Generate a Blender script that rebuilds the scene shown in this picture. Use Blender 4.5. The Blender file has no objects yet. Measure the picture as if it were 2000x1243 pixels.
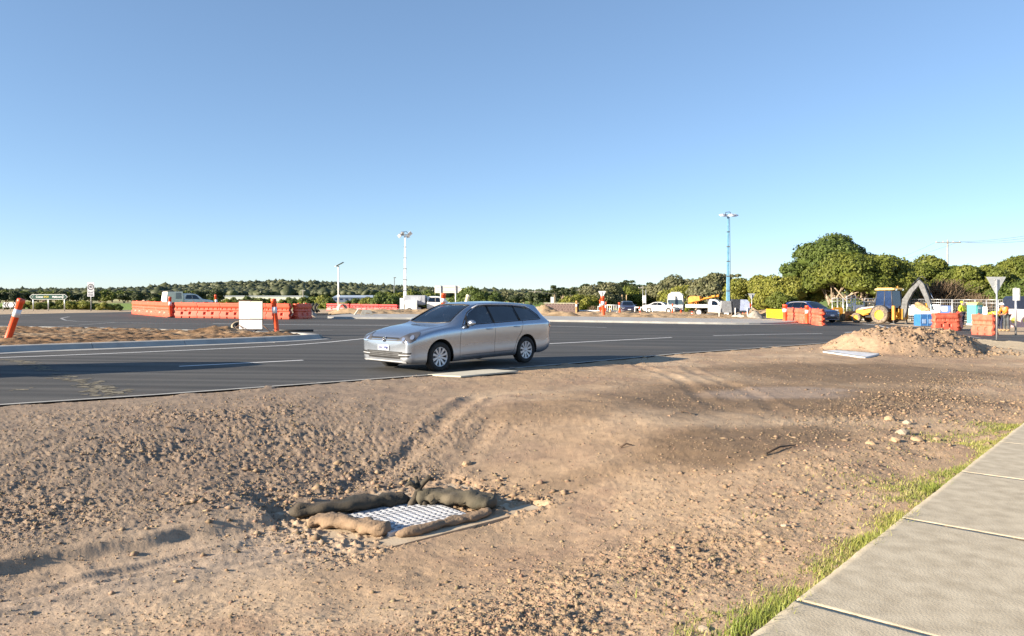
import bpy, bmesh, math, random
import numpy as np
from mathutils import Vector, Matrix
from mathutils.bvhtree import BVHTree
R = math.radians
scene = bpy.context.scene
COL = scene.collection

# ---------------------------------------------------------------- camera, sky, sun
FPX, HOR, EYE = 1480.0, 573.0, 1.67
cd = bpy.data.cameras.new("camera"); cam = bpy.data.objects.new("camera", cd); COL.objects.link(cam)
cam.location = (0, 0, EYE); cam.rotation_euler = (R(90), 0, 0)
cd.sensor_width = 36.0; cd.lens = FPX / 2000 * 36.0
cd.shift_y = -(621.5 - HOR) / 2000.0
cd.clip_start = 0.05; cd.clip_end = 9000
scene.camera = cam

SUN_EL = 17.5
SH = 23.0                      # shadows run towards +X, this many degrees away from the camera
sx, sy = -math.cos(R(SH)), -math.sin(R(SH))
world = bpy.data.worlds.new("World"); scene.world = world; world.use_nodes = True
wn = world.node_tree; wn.nodes.clear()
sky = wn.nodes.new("ShaderNodeTexSky"); sky.sky_type = 'NISHITA'; sky.sun_disc = False
sky.sun_elevation = R(SUN_EL); sky.sun_rotation = math.atan2(sx, sy) % (2 * math.pi)
sky.altitude = 2500; sky.air_density = 1.0; sky.dust_density = 0.3; sky.ozone_density = 4.6
bg = wn.nodes.new("ShaderNodeBackground"); bg.inputs[1].default_value = 0.112
gam = wn.nodes.new("ShaderNodeGamma"); gam.inputs[1].default_value = 0.71      # softer contrast between zenith and horizon, as a phone renders it
wo = wn.nodes.new("ShaderNodeOutputWorld")
wn.links.new(sky.outputs[0], gam.inputs[0]); wn.links.new(gam.outputs[0], bg.inputs[0]); wn.links.new(bg.outputs[0], wo.inputs[0])
sl = bpy.data.lights.new("sun", 'SUN'); sl.energy = 5.0; sl.angle = R(0.5); sl.color = (1.0, 0.86, 0.68)
so = bpy.data.objects.new("sun", sl); COL.objects.link(so)
sd = Vector((sx * math.cos(R(SUN_EL)), sy * math.cos(R(SUN_EL)), math.sin(R(SUN_EL))))
so.rotation_euler = sd.to_track_quat('Z', 'Y').to_euler(); so.location = (-30, -10, 30)
scene.view_settings.view_transform = 'Standard'; scene.view_settings.look = 'None'
scene.view_settings.exposure = 1.5; scene.view_settings.gamma = 1.0
scene.view_settings.use_curve_mapping = False
scene.render.engine = 'CYCLES'

# ---------------------------------------------------------------- ground plane and pixel reading of the photograph
def gz(x, y):
    """height of the gently falling site plane, the lower fields behind it and the wooded rises beyond"""
    arr = isinstance(x, np.ndarray) or isinstance(y, np.ndarray)
    z = 0.12 - 0.008 * np.minimum(y, 112.0) - 0.011 * np.clip(x, -70, 40)
    t = np.clip((y - 112.0) / 150.0, 0, 1); z = z - 2.2 * t * t * (3 - 2 * t)
    z = z + 12.0 * np.exp(-((y - 950.0) / 200.0) ** 2) * np.exp(-((x + 290.0) / 150.0) ** 2)
    z = z + 5.0 * np.exp(-((y - 1150.0) / 230.0) ** 2)
    return z if arr else float(z)
def G(px, py, dz=0.0):
    Y = 40.0
    for _ in range(80):
        X = (px - 1000) / FPX * Y
        Yn = FPX * (EYE - gz(X, Y) - dz) / max(py - HOR, 0.5)
        Y = Y * 0.5 + Yn * 0.5
        Y = min(Y, 1500)
    return Vector(((px - 1000) / FPX * Y, Y, gz((px - 1000) / FPX * Y, Y) + dz))
def at(px, Y, dz=0.0):
    X = (px - 1000) / FPX * Y
    return Vector((X, Y, gz(X, Y) + dz))
def zat(py, Y):                # world height seen at row py at distance Y
    return EYE - (py - HOR) * Y / FPX

# ---------------------------------------------------------------- noise
def _h(ix, iy, s):
    n = (ix.astype(np.int64) * 374761393 + iy.astype(np.int64) * 668265263 + s * 982451653) & 0x7fffffff
    n = ((n ^ (n >> 13)) * 1274126177) & 0x7fffffff
    n = (n ^ (n >> 16)) & 0x7fffffff
    return (n % 100003) / 100003.0
def vnoise(x, y, s=0):
    x0 = np.floor(x); y0 = np.floor(y); fx = x - x0; fy = y - y0
    fx = fx * fx * fx * (fx * (fx * 6 - 15) + 10); fy = fy * fy * fy * (fy * (fy * 6 - 15) + 10)
    a = _h(x0, y0, s); b = _h(x0 + 1, y0, s); c = _h(x0, y0 + 1, s); d = _h(x0 + 1, y0 + 1, s)
    return (a * (1 - fx) + b * fx) * (1 - fy) + (c * (1 - fx) + d * fx) * fy * 1.0
def fbm(x, y, s=0, o=4, g=0.5):
    t = 0; a = 1; n = 0
    for i in range(o):
        t = t + a * (vnoise(x, y, s + i * 17) - 0.5); n += a
        a *= g; x = x * 2.03 + 5.1; y = y * 2.03 + 1.7
    return t / n * 2
def sstep(a, b, x):
    t = np.clip((x - a) / (b - a), 0, 1)
    return t * t * (3 - 2 * t)

# ---------------------------------------------------------------- tags and objects
def tag(o, label=None, cat=None, group=None, kind=None):
    if label: o['label'] = label
    if cat: o['category'] = cat
    if group: o['group'] = group
    if kind: o['kind'] = kind
    return o
def empty(name, loc, rz=0.0, label=None, cat=None, group=None):
    o = bpy.data.objects.new(name, None); COL.objects.link(o)
    o.location = loc; o.rotation_euler = (0, 0, rz); o.empty_display_size = 0.2
    return tag(o, label, cat, group)
def link(name, me, mat=None, parent=None):
    if mat is not None and len(me.materials) == 0: me.materials.append(mat)
    o = bpy.data.objects.new(name, me); COL.objects.link(o)
    if parent is not None: o.parent = parent
    return o
def children(o): return [c for c in bpy.data.objects if c.parent == o]
_kids = {}
def kids_index():
    _kids.clear()
    for c in bpy.data.objects:
        if c.parent: _kids.setdefault(c.parent.name, []).append(c)
def copy_tree(o, parent=None):
    c = o.copy(); COL.objects.link(c)
    if parent is not None: c.parent = parent
    for ch in _kids.get(o.name, []): copy_tree(ch, c)
    return c
def dup(root, loc, rz, label, group=None, scale=None):
    kids_index()
    c = copy_tree(root); c.location = loc; c.rotation_euler = (0, 0, rz); c['label'] = label
    if group: c['group'] = group
    if scale: c.scale = scale
    return c
def npmesh(name, V, F, smooth=False):
    """V (n,3) array, F (m,k) int array of equal-sided faces"""
    me = bpy.data.meshes.new(name)
    V = np.asarray(V, dtype=np.float32); F = np.asarray(F, dtype=np.int32)
    k = F.shape[1]
    me.vertices.add(len(V)); me.vertices.foreach_set("co", V.ravel())
    me.loops.add(F.size); me.loops.foreach_set("vertex_index", F.ravel())
    me.polygons.add(len(F)); me.polygons.foreach_set("loop_start", np.arange(0, F.size, k, dtype=np.int32))
    if smooth: me.polygons.foreach_set("use_smooth", np.ones(len(F), dtype=bool))
    me.update(calc_edges=True); me.validate()
    return me
def grid_faces(nu, nv):
    i = np.arange(nu - 1)[:, None]; j = np.arange(nv - 1)[None, :]
    a = i * nv + j
    return np.stack([a, a + nv, a + nv + 1, a + 1], -1).reshape(-1, 4)

class MB:
    def __init__(s): s.v = []; s.f = []; s.sm = []
    def add(s, V, F, smooth=False):
        b = len(s.v); s.v += [tuple(p) for p in V]; s.f += [tuple(i + b for i in f) for f in F]; s.sm += [smooth] * len(F)
        return s
    def box(s, c, d, rz=0.0, rx=0.0, ry=0.0, M=None):
        T = Matrix.Translation(c) @ Matrix.Rotation(rz, 4, 'Z') @ Matrix.Rotation(ry, 4, 'Y') @ Matrix.Rotation(rx, 4, 'X')
        if M is not None: T = M @ T
        hx, hy, hz = d[0] / 2, d[1] / 2, d[2] / 2
        V = [T @ Vector((a * hx, b * hy, e * hz)) for a in (-1, 1) for b in (-1, 1) for e in (-1, 1)]
        return s.add(V, [(0, 1, 3, 2), (4, 6, 7, 5), (0, 4, 5, 1), (2, 3, 7, 6), (0, 2, 6, 4), (1, 5, 7, 3)])
    def prism(s, pts, a, b, axis='y'):
        """pts: 2D outline, extruded from a to b along axis"""
        def m(p, t):
            return {'y': (p[0], t, p[1]), 'x': (t, p[0], p[1]), 'z': (p[0], p[1], t)}[axis]
        n = len(pts); V = [m(p, a) for p in pts] + [m(p, b) for p in pts]
        F = [tuple(range(n)), tuple(range(2 * n - 1, n - 1, -1))] + [(i, i + n, (i + 1) % n + n, (i + 1) % n) for i in range(n)]
        return s.add(V, F)
    def tube(s, pts, r, n=8, caps=True, closed=False, smooth=True):
        P = [Vector(p) for p in pts]; m = len(P)
        rr = r if isinstance(r, (list, tuple)) else [r] * m
        V = []; up = Vector((0, 0, 1)); pn = None
        for i, p in enumerate(P):
            if closed: t = (P[(i + 1) % m] - P[i - 1])
            else: t = P[min(i + 1, m - 1)] - P[max(i - 1, 0)]
            t.normalize()
            if pn is None:
                a = up if abs(t.z) < 0.9 else Vector((1, 0, 0))
                pn = t.cross(a).normalized()
            else:
                pn = (pn - t * pn.dot(t))
                if pn.length < 1e-6: pn = t.orthogonal()
                pn.normalize()
            bn = t.cross(pn)
            for k in range(n):
                a = 2 * math.pi * k / n
                V.append(p + (pn * math.cos(a) + bn * math.sin(a)) * rr[i])
        F = []
        for i in range(m if closed else m - 1):
            for k in range(n):
                j = (i + 1) % m
                F.append((i * n + k, i * n + (k + 1) % n, j * n + (k + 1) % n, j * n + k))
        s.add(V, F, smooth)
        if caps and not closed:
            s.add(V[:n], [tuple(range(n))[::-1]]); s.add(V[-n:], [tuple(range(n))])
        return s
    def lathe(s, prof, n=24, axis='z', c=(0, 0, 0), smooth=True, closed=False):
        """prof: (radius, height) pairs"""
        c = Vector(c); V = []
        for r, h in prof:
            for k in range(n):
                a = 2 * math.pi * k / n; p, q = r * math.cos(a), r * math.sin(a)
                V.append(c + Vector({'z': (p, q, h), 'y': (p, h, q), 'x': (h, p, q)}[axis]))
        F = []; m = len(prof)
        for i in range(m if closed else m - 1):
            j = (i + 1) % m
            for k in range(n): F.append((i * n + k, i * n + (k + 1) % n, j * n + (k + 1) % n, j * n + k))
        s.add(V, F, smooth)
        if not closed:
            if prof[0][0] > 1e-4: s.add(V[:n], [tuple(range(n))[::-1]])
            if prof[-1][0] > 1e-4: s.add(V[-n:], [tuple(range(n))])
        return s
    def ico(s, c, r, sub=1, seed=0, rough=0.0, sc=(1, 1, 1), smooth=False):
        bm = bmesh.new(); bmesh.ops.create_icosphere(bm, subdivisions=sub, radius=1)
        rn = random.Random(seed); V = []
        for v in bm.verts:
            k = 1 + rough * (rn.random() - 0.5) * 2
            V.append(Vector((v.co.x * r * sc[0] * k + c[0], v.co.y * r * sc[1] * k + c[1], v.co.z * r * sc[2] * k + c[2])))
        F = [tuple(v.index for v in f.verts) for f in bm.faces]; bm.free()
        return s.add(V, F, smooth)
    def mesh(s, name):
        me = bpy.data.meshes.new(name); me.from_pydata([tuple(v) for v in s.v], [], s.f)
        me.polygons.foreach_set("use_smooth", s.sm); me.update()
        bm = bmesh.new(); bm.from_mesh(me)
        bmesh.ops.remove_doubles(bm, verts=bm.verts, dist=1e-5)
        bmesh.ops.recalc_face_normals(bm, faces=bm.faces); bm.to_mesh(me); bm.free()
        return me
    def build(s, name, mat, parent=None, bevel=0.0, seg=2):
        me = s.mesh(name)
        if bevel:
            bm = bmesh.new(); bm.from_mesh(me)
            es = [e for e in bm.edges if len(e.link_faces) == 2 and e.calc_face_angle(0) > 0.5]
            bmesh.ops.bevel(bm, geom=es, offset=bevel, segments=seg, affect='EDGES', clamp_overlap=True)
            bm.to_mesh(me); bm.free()
        return link(name, me, mat, parent)

def text_mesh(txt, size, depth=0.002, align='CENTER', bold=0.0, sx=1.0):
    c = bpy.data.curves.new("t", 'FONT'); c.body = txt; c.size = size; c.extrude = depth; c.offset = bold
    c.align_x = align; c.align_y = 'CENTER'; c.resolution_u = 2
    o = bpy.data.objects.new("t", c); COL.objects.link(o)
    dg = bpy.context.evaluated_depsgraph_get(); dg.update()
    me = bpy.data.meshes.new_from_object(o.evaluated_get(dg))
    bpy.data.objects.remove(o)
    for v in me.vertices: v.co.x *= sx
    return me
def lettering(txt, size, mat, parent, loc, facing=0.0, bold=0.0, sx=1.0, tilt=0.0):
    """flat lettering standing upright, read from -Y when facing is 0"""
    me = text_mesh(txt, size, bold=bold, sx=sx); me.materials.clear()
    o = link("lettering", me, mat, parent); o.location = loc; o.rotation_euler = (R(90) + tilt, 0, facing)
    return o

# ---------------------------------------------------------------- materials
MATS = {}
def nt(name):
    m = bpy.data.materials.new(name); m.use_nodes = True; n = m.node_tree
    return m, n, n.nodes['Principled BSDF']
def nd(n, typ, **kw):
    x = n.nodes.new(typ)
    for k, v in kw.items():
        if hasattr(x, k): setattr(x, k, v)
        else: x.inputs[k].default_value = v
    return x
def mat(name, col, rough=0.6, metal=0.0, var=0.12, scale=6.0, bump=0.0, bscale=None, col2=None, coat=0.0, spec=None, coords='Object'):
    """procedural material: base colour broken up by noise, optional bump"""
    if name in MATS: return MATS[name]
    m, n, b = nt(name)
    tc = nd(n, 'ShaderNodeTexCoord')
    no = nd(n, 'ShaderNodeTexNoise'); no.inputs['Scale'].default_value = scale; no.inputs['Detail'].default_value = 5
    n.links.new(tc.outputs[coords], no.inputs['Vector'])
    mx = nd(n, 'ShaderNodeMix', data_type='RGBA')
    c2 = col2 if col2 else tuple(max(0, min(1, c * (1 - var * 2))) for c in col)
    c1 = col if col2 else tuple(max(0, min(1, c * (1 + var))) for c in col)
    mx.inputs[6].default_value = (*c1, 1); mx.inputs[7].default_value = (*c2, 1)
    rp = nd(n, 'ShaderNodeMapRange'); rp.inputs[1].default_value = 0.35; rp.inputs[2].default_value = 0.68
    n.links.new(no.outputs['Fac'], rp.inputs[0]); n.links.new(rp.outputs[0], mx.inputs[0])
    n.links.new(mx.outputs[2], b.inputs['Base Color'])
    b.inputs['Roughness'].default_value = rough; b.inputs['Metallic'].default_value = metal
    if coat: b.inputs['Coat Weight'].default_value = coat; b.inputs['Coat Roughness'].default_value = 0.05
    if spec is not None: b.inputs['Specular IOR Level'].default_value = spec
    if bump:
        n2 = nd(n, 'ShaderNodeTexNoise'); n2.inputs['Scale'].default_value = bscale or scale * 6; n2.inputs['Detail'].default_value = 4
        n.links.new(tc.outputs[coords], n2.inputs['Vector'])
        bp = nd(n, 'ShaderNodeBump'); bp.inputs['Strength'].default_value = 0.6; bp.inputs['Distance'].default_value = bump
        n.links.new(n2.outputs['Fac'], bp.inputs['Height']); n.links.new(bp.outputs[0], b.inputs['Normal'])
    MATS[name] = m
    return m

def foliage(name, c1, c2, c3, rough=0.55):
    m, n, b = nt(name)
    ge = nd(n, 'ShaderNodeNewGeometry'); tc = nd(n, 'ShaderNodeTexCoord')
    no = nd(n, 'ShaderNodeTexNoise'); no.inputs['Scale'].default_value = 0.55; no.inputs['Detail'].default_value = 3
    n.links.new(tc.outputs['Object'], no.inputs['Vector'])
    r1 = nd(n, 'ShaderNodeMapRange'); r1.inputs[1].default_value = 0.38; r1.inputs[2].default_value = 0.62
    n.links.new(no.outputs['Fac'], r1.inputs[0])
    m1 = nd(n, 'ShaderNodeMix', data_type='RGBA'); m1.inputs[6].default_value = (*c1, 1); m1.inputs[7].default_value = (*c2, 1)
    n.links.new(r1.outputs[0], m1.inputs[0])
    m2 = nd(n, 'ShaderNodeMix', data_type='RGBA'); m2.inputs[7].default_value = (*c3, 1)
    n.links.new(m1.outputs[2], m2.inputs[6])
    mt = nd(n, 'ShaderNodeMath', operation='MULTIPLY'); mt.inputs[1].default_value = 0.75
    n.links.new(ge.outputs['Random Per Island'], mt.inputs[0]); n.links.new(mt.outputs[0], m2.inputs[0])
    n.links.new(m2.outputs[2], b.inputs['Base Color']); b.inputs['Roughness'].default_value = rough
    b.inputs['Specular IOR Level'].default_value = 0.25
    tr = nd(n, 'ShaderNodeBsdfTranslucent'); n.links.new(m2.outputs[2], tr.inputs['Color'])
    ms = nd(n, 'ShaderNodeMixShader'); ms.inputs[0].default_value = 0.22
    n.links.new(b.outputs[0], ms.inputs[1]); n.links.new(tr.outputs[0], ms.inputs[2])
    n.links.new(ms.outputs[0], n.nodes['Material Output'].inputs['Surface'])
    MATS[name] = m
    return m

def glass_mat(name, tint, refl=0.06, rough=0.02):
    m = bpy.data.materials.new(name); m.use_nodes = True; n = m.node_tree; n.nodes.clear()
    out = nd(n, 'ShaderNodeOutputMaterial'); tr = nd(n, 'ShaderNodeBsdfTransparent'); tr.inputs[0].default_value = (*tint, 1)
    gl = nd(n, 'ShaderNodeBsdfGlossy'); gl.inputs[0].default_value = (1, 1, 1, 1); gl.inputs['Roughness'].default_value = rough
    lw = nd(n, 'ShaderNodeFresnel'); lw.inputs[0].default_value = 1.52
    tc = nd(n, 'ShaderNodeTexCoord'); no = nd(n, 'ShaderNodeTexNoise'); no.inputs['Scale'].default_value = 3.0
    n.links.new(tc.outputs['Object'], no.inputs['Vector'])
    ad = nd(n, 'ShaderNodeMath', operation='MULTIPLY_ADD'); ad.inputs[1].default_value = 0.05
    n.links.new(no.outputs['Fac'], ad.inputs[0]); n.links.new(lw.outputs[0], ad.inputs[2])
    a2 = nd(n, 'ShaderNodeMath', operation='ADD', use_clamp=True); a2.inputs[1].default_value = refl
    n.links.new(ad.outputs[0], a2.inputs[0])
    mx = nd(n, 'ShaderNodeMixShader'); n.links.new(a2.outputs[0], mx.inputs[0])
    n.links.new(tr.outputs[0], mx.inputs[1]); n.links.new(gl.outputs[0], mx.inputs[2]); n.links.new(mx.outputs[0], out.inputs[0])
    MATS[name] = m
    return m

M_conc = mat("concrete", (0.40, 0.38, 0.33), 0.85, var=0.10, scale=3, bump=0.002, bscale=120)
M_kerb = mat("kerb_concrete", (0.38, 0.37, 0.34), 0.8, var=0.08, scale=2, bump=0.002, bscale=60)
M_apron = mat("apron_concrete", (0.34, 0.33, 0.31), 0.85, var=0.06, scale=1)
M_paint = mat("road_paint", (0.78, 0.78, 0.76), 0.6, var=0.05, scale=9)
M_paint_worn = mat("worn_road_paint", (0.36, 0.36, 0.35), 0.7, var=0.3, scale=9)
M_orange = mat("orange_plastic", (0.85, 0.10, 0.03), 0.45, var=0.05, scale=4)
M_barrier = mat("barrier_plastic", (0.70, 0.095, 0.04), 0.5, var=0.10, scale=1.6, bump=0.002, bscale=20)
M_barrier_old = mat("faded_barrier_plastic", (0.62, 0.125, 0.07), 0.6, var=0.2, scale=2.2)
M_white_refl = mat("white_reflective_band", (0.82, 0.82, 0.84), 0.35, var=0.04)
M_black = mat("black_plastic", (0.015, 0.015, 0.016), 0.5, var=0.2)
M_rubber = mat("rubber", (0.02, 0.02, 0.02), 0.85, var=0.2, scale=12)
M_steel = mat("galvanised_steel", (0.55, 0.56, 0.57), 0.45, metal=0.7, var=0.1, scale=5)
M_whitepaint = mat("white_paint", (0.80, 0.79, 0.76), 0.35, var=0.04, scale=2)
M_rust = mat("rusty_frame", (0.10, 0.055, 0.035), 0.8, var=0.35, scale=20)
M_yellow = mat("yellow_machine_paint", (0.62, 0.29, 0.025), 0.45, var=0.12, scale=3)
M_greysteel = mat("grey_machine_steel", (0.13, 0.135, 0.14), 0.7, metal=0.2, var=0.2, scale=5)
M_chrome = mat("chrome", (0.8, 0.8, 0.82), 0.12, metal=1.0, var=0.03)
M_glass = glass_mat("clear_glass", (0.70, 0.78, 0.78), 0.06)
M_dglass = glass_mat("dark_tinted_glass", (0.03, 0.03, 0.04), 0.05)
M_bark = mat("pale_bark", (0.36, 0.28, 0.20), 0.9, var=0.25, scale=5, bump=0.02, bscale=14)
# ================================================================ SETTING: terrain, verge, road, kerbs, markings
def earth_mat(name, rough=0.95, bump=0.006, bscale=55, nscale=9.0, lo=0.72, hi=1.2, attr='albedo', spec=0.2):
    m, n, b = nt(name)
    at_ = nd(n, 'ShaderNodeAttribute', attribute_name=attr); tc = nd(n, 'ShaderNodeTexCoord')
    n1 = nd(n, 'ShaderNodeTexNoise'); n1.inputs['Scale'].default_value = nscale; n1.inputs['Detail'].default_value = 8; n1.inputs['Roughness'].default_value = 0.65
    n.links.new(tc.outputs['Object'], n1.inputs['Vector'])
    r = nd(n, 'ShaderNodeMapRange'); r.inputs[1].default_value = 0.3; r.inputs[2].default_value = 0.7; r.inputs[3].default_value = lo; r.inputs[4].default_value = hi
    n.links.new(n1.outputs['Fac'], r.inputs[0])
    mx = nd(n, 'ShaderNodeMix', data_type='RGBA', blend_type='MULTIPLY'); mx.inputs[0].default_value = 1.0
    n.links.new(at_.outputs['Color'], mx.inputs[6]); n.links.new(r.outputs[0], mx.inputs[7])
    n.links.new(mx.outputs[2], b.inputs['Base Color']); b.inputs['Roughness'].default_value = rough
    b.inputs['Specular IOR Level'].default_value = spec
    n2 = nd(n, 'ShaderNodeTexNoise'); n2.inputs['Scale'].default_value = bscale; n2.inputs['Detail'].default_value = 6; n2.inputs['Roughness'].default_value = 0.7
    n.links.new(tc.outputs['Object'], n2.inputs['Vector'])
    bp = nd(n, 'ShaderNodeBump'); bp.inputs['Strength'].default_value = 0.8; bp.inputs['Distance'].default_value = bump
    n.links.new(n2.outputs['Fac'], bp.inputs['Height']); n.links.new(bp.outputs[0], b.inputs['Normal'])
    MATS[name] = m
    return m
M_terrain = earth_mat("terrain_soil_and_grass", nscale=0.6, bump=0.03, bscale=6, lo=0.7, hi=1.25)
M_verge = earth_mat("bare_verge_soil", bump=0.010, bscale=70, nscale=7, lo=0.80, hi=1.16)
def set_albedo(me, rgb):
    a = me.color_attributes.new('albedo', 'FLOAT_COLOR', 'POINT')
    c = np.ones((len(me.vertices), 4), dtype=np.float32); c[:, :3] = rgb
    a.data.foreach_set('color', c.ravel())
def lerp3(A, B, t): return A * (1 - t[:, None]) + np.asarray(B)[None, :] * t[:, None]

# near edge of the road, read from the photograph
edge_px = [(0, 792), (300, 772.5), (600, 751), (830, 734), (1100, 712), (1330, 691), (1500, 679), (1650, 668), (1780, 663.5), (1905, 663), (2000, 668)]
E = [G(a, b) for a, b in edge_px]
E = [E[0] + (E[0] - E[1]).normalized() * 14] + E + [E[-1] + Vector((3, -1.5, 0)), E[-1] + Vector((12, -8, 0))]
E = np.array([(p.x, p.y) for p in E])
def sdist(x, y, poly):
    """signed distance to an open polyline running left to right; positive on the camera's side"""
    best = np.full(x.shape, 1e9); sg = np.ones(x.shape)
    for (ax, ay), (bx, by) in zip(poly[:-1], poly[1:]):
        dx, dy = bx - ax, by - ay; L = dx * dx + dy * dy
        t = np.clip(((x - ax) * dx + (y - ay) * dy) / L, 0, 1)
        d = np.hypot(x - ax - t * dx, y - ay - t * dy)
        cr = dx * (y - ay) - dy * (x - ax)
        m = d < best - 1e-6
        best = np.where(m, d, best); sg = np.where(m, np.where(cr > 0, -1.0, 1.0), sg)
    return best * sg
# footpath edge
FA = G(1480, 1243, 0.0); FB = G(2000, 830, 0.0)
fdir = Vector((FB.x - FA.x, FB.y - FA.y)).normalized(); fnor = Vector((fdir.y, -fdir.x))
# drainage pit frame
PC = Vector((-0.963, 6.82)); PA = R(41.5); PU = Vector((math.cos(PA), math.sin(PA))); PV = Vector((math.sin(PA), -math.cos(PA)))
PZ = -0.37 + gz(PC.x, PC.y)
# ---- verge relief
def verge_h(x, y, detail=True):
    base = gz(x, y)
    du = (x - PC.x) * PU.x + (y - PC.y) * PU.y; dv = (x - PC.x) * PV.x + (y - PC.y) * PV.y
    side = 1 - 0.9 * sstep(0.4, 4.6, du + 0.35 * np.abs(dv))
    crs = np.where(dv < 0, 1 - sstep(0.5, 4.6, -dv), 1 - sstep(0.9, 3.9, dv))
    h = base - 0.345 * side * crs
    # a low swell between the hollow and the flat ground on the right
    h = h + 0.10 * np.exp(-((x - 1.3) / 1.4) ** 2 - ((y - 11.0) / 2.0) ** 2)
    led = sstep(-0.05, 0.10, -(dv + 0.42 + 0.16 * fbm(du * 0.9, dv * 0, 31, 3))) * (1 - sstep(-1.15, -0.75, du))
    h = h + 0.075 * led * (1 - sstep(0.4, 1.6, -dv - 0.42))
    run = np.exp(-((dv - 0.12) / 0.5) ** 2) * (1 - sstep(-1.2, -0.8, du))
    h = h - 0.05 * run * (0.5 + fbm(du * 0.45, dv * 6, 9, 4))
    # spoil heap beside the road bend
    hx, hy = 13.2, 25.4
    ux = ((x - hx) * 0.93 + (y - hy) * 0.36); uy = (-(x - hx) * 0.36 + (y - hy) * 0.93)
    rr = np.sqrt((ux / 3.1) ** 2 + (uy / 2.2) ** 2) + 0.18 * fbm(x * 0.9, y * 0.9, 5, 3)
    heap = 0.92 * np.clip(1 - rr, 0, 1) ** 0.9 * (1 - 0.25 * np.exp(-rr * rr * 30))
    heap = heap * (1 + .25 * fbm(x * 2.2, y * 2.2, 45, 4)) + heap * .16 * np.maximum(0, fbm(x * 6, y * 6, 46, 3))
    heap = heap + 0.30 * np.exp(-((ux + 1.9) / 1.0) ** 2 - ((uy + 0.3) / 0.9) ** 2) + 0.16 * np.exp(-((ux - 2.7) / 1.2) ** 2 - ((uy + 0.8) / 0.9) ** 2)
    h = h + heap
    # small heap at the foot of the give way sign
    gs = G(1945, 664)
    h = h + 0.16 * np.exp(-((x - gs.x - 0.7) / 0.8) ** 2 - ((y - gs.y + 0.1) / 0.5) ** 2)
    f = (x - FA.x) * fnor.x + (y - FA.y) * fnor.y          # >0 on the footpath
    h = np.where(f > -0.05, h - 0.10 * sstep(-0.05, 0.05, f), h - 0.015)
    h = h - 0.05 * np.exp(-((f + 0.5) / 0.5) ** 2) * (0.6 + fbm(x, y, 77, 3))
    # wheel tracks over the verge
    for (px0, py0, px1, py1, dpt) in ((1230, 700, 1440, 800, .03), (1340, 712, 1560, 812, .025), (620, 905, 960, 770, .05), (660, 945, 1000, 800, .03), (850, 1160, 1150, 1050, .014)):
        a = G(px0, py0); b = G(px1, py1); d = Vector((b.x - a.x, b.y - a.y)); L = d.length; d.normalize()
        al = (x - a.x) * d.x + (y - a.y) * d.y; ac = (x - a.x) * -d.y + (y - a.y) * d.x + 0.15 * np.sin(al * 0.9)
        w = sstep(0, 0.6, al) * (1 - sstep(L - .6, L, al))
        h = h - 0.45 * dpt * w * (np.exp(-(ac / 0.13) ** 2) - 0.6 * np.exp(-((np.abs(ac) - 0.22) / 0.08) ** 2)) * (1 + 0.8 * fbm(al * 4, ac * 4, 3, 2))
    rg = rough_mask(x, y, du, dv, f, rr)
    if detail:
        n1 = fbm(x * 2.2, y * 2.2, 1, 4); n2 = fbm(x * 15 + 1.5 * n1, y * 17, 2, 4); n3 = fbm(x * 30, y * 30, 4, 3)
        cl = np.maximum(0, n2) ** 1.4
        h = h + 0.022 * n1 + rg * (0.021 * cl + 0.007 * n2 + 0.013 * n3 + 0.012 * np.maximum(0, fbm(x * 21, y * 21, 71, 3)) ** 1.2) + 0.0035 * n3
        h = h - 0.02 * (1 - rg) * np.maximum(0, fbm(x * 5, y * 5, 13, 3) - 0.45)
    d = sdist(x, y, E)
    lip = sstep(0.0, 0.9, d)
    ed = np.maximum(0, fbm(x * 3.1, y * 3.1, 6, 4))
    h = np.where(d > 0, (base - 0.015) * (1 - lip) + h * lip + 0.05 * ed * (1 - lip), np.where(d > -0.34 * ed + 0.02, base + 0.004 + .02 * ed, base - 0.10))
    # seat the pit surround
    inp = (1 - sstep(1.0, 1.08, np.abs(du))) * (1 - sstep(0.73, 0.81, np.abs(dv)))
    n4 = fbm(x * 2.5 + 9, y * 2.5, 41, 3)
    ing = (du > -0.54) & (du < 0.34) & (dv > -0.20) & (dv < 0.56)
    cover = np.where(ing, 0.0, sstep(-0.25, 0.0, n4 + 0.55 - 1.0 * sstep(0.50, 0.60, dv) * (du > -0.62) - 0.75 * (dv < -0.38) * (du < 0.1) * (du > -.8)))
    spill = cover * (0.028 + 0.035 * np.maximum(0, fbm(x * 9, y * 9, 43, 3)) + .03 * np.maximum(0, fbm(x * 22, y * 22, 44, 2)))
    near_pit = (1 - sstep(1.05, 1.5, np.abs(du))) * (1 - sstep(0.78, 1.2, np.abs(dv)))
    h = np.maximum(h, (PZ - 0.012) * near_pit + (1 - near_pit) * -9)
    h = h * (1 - inp) + (PZ - 0.03 + spill) * inp
    return h, rg, du, dv, f, rr, d
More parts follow.
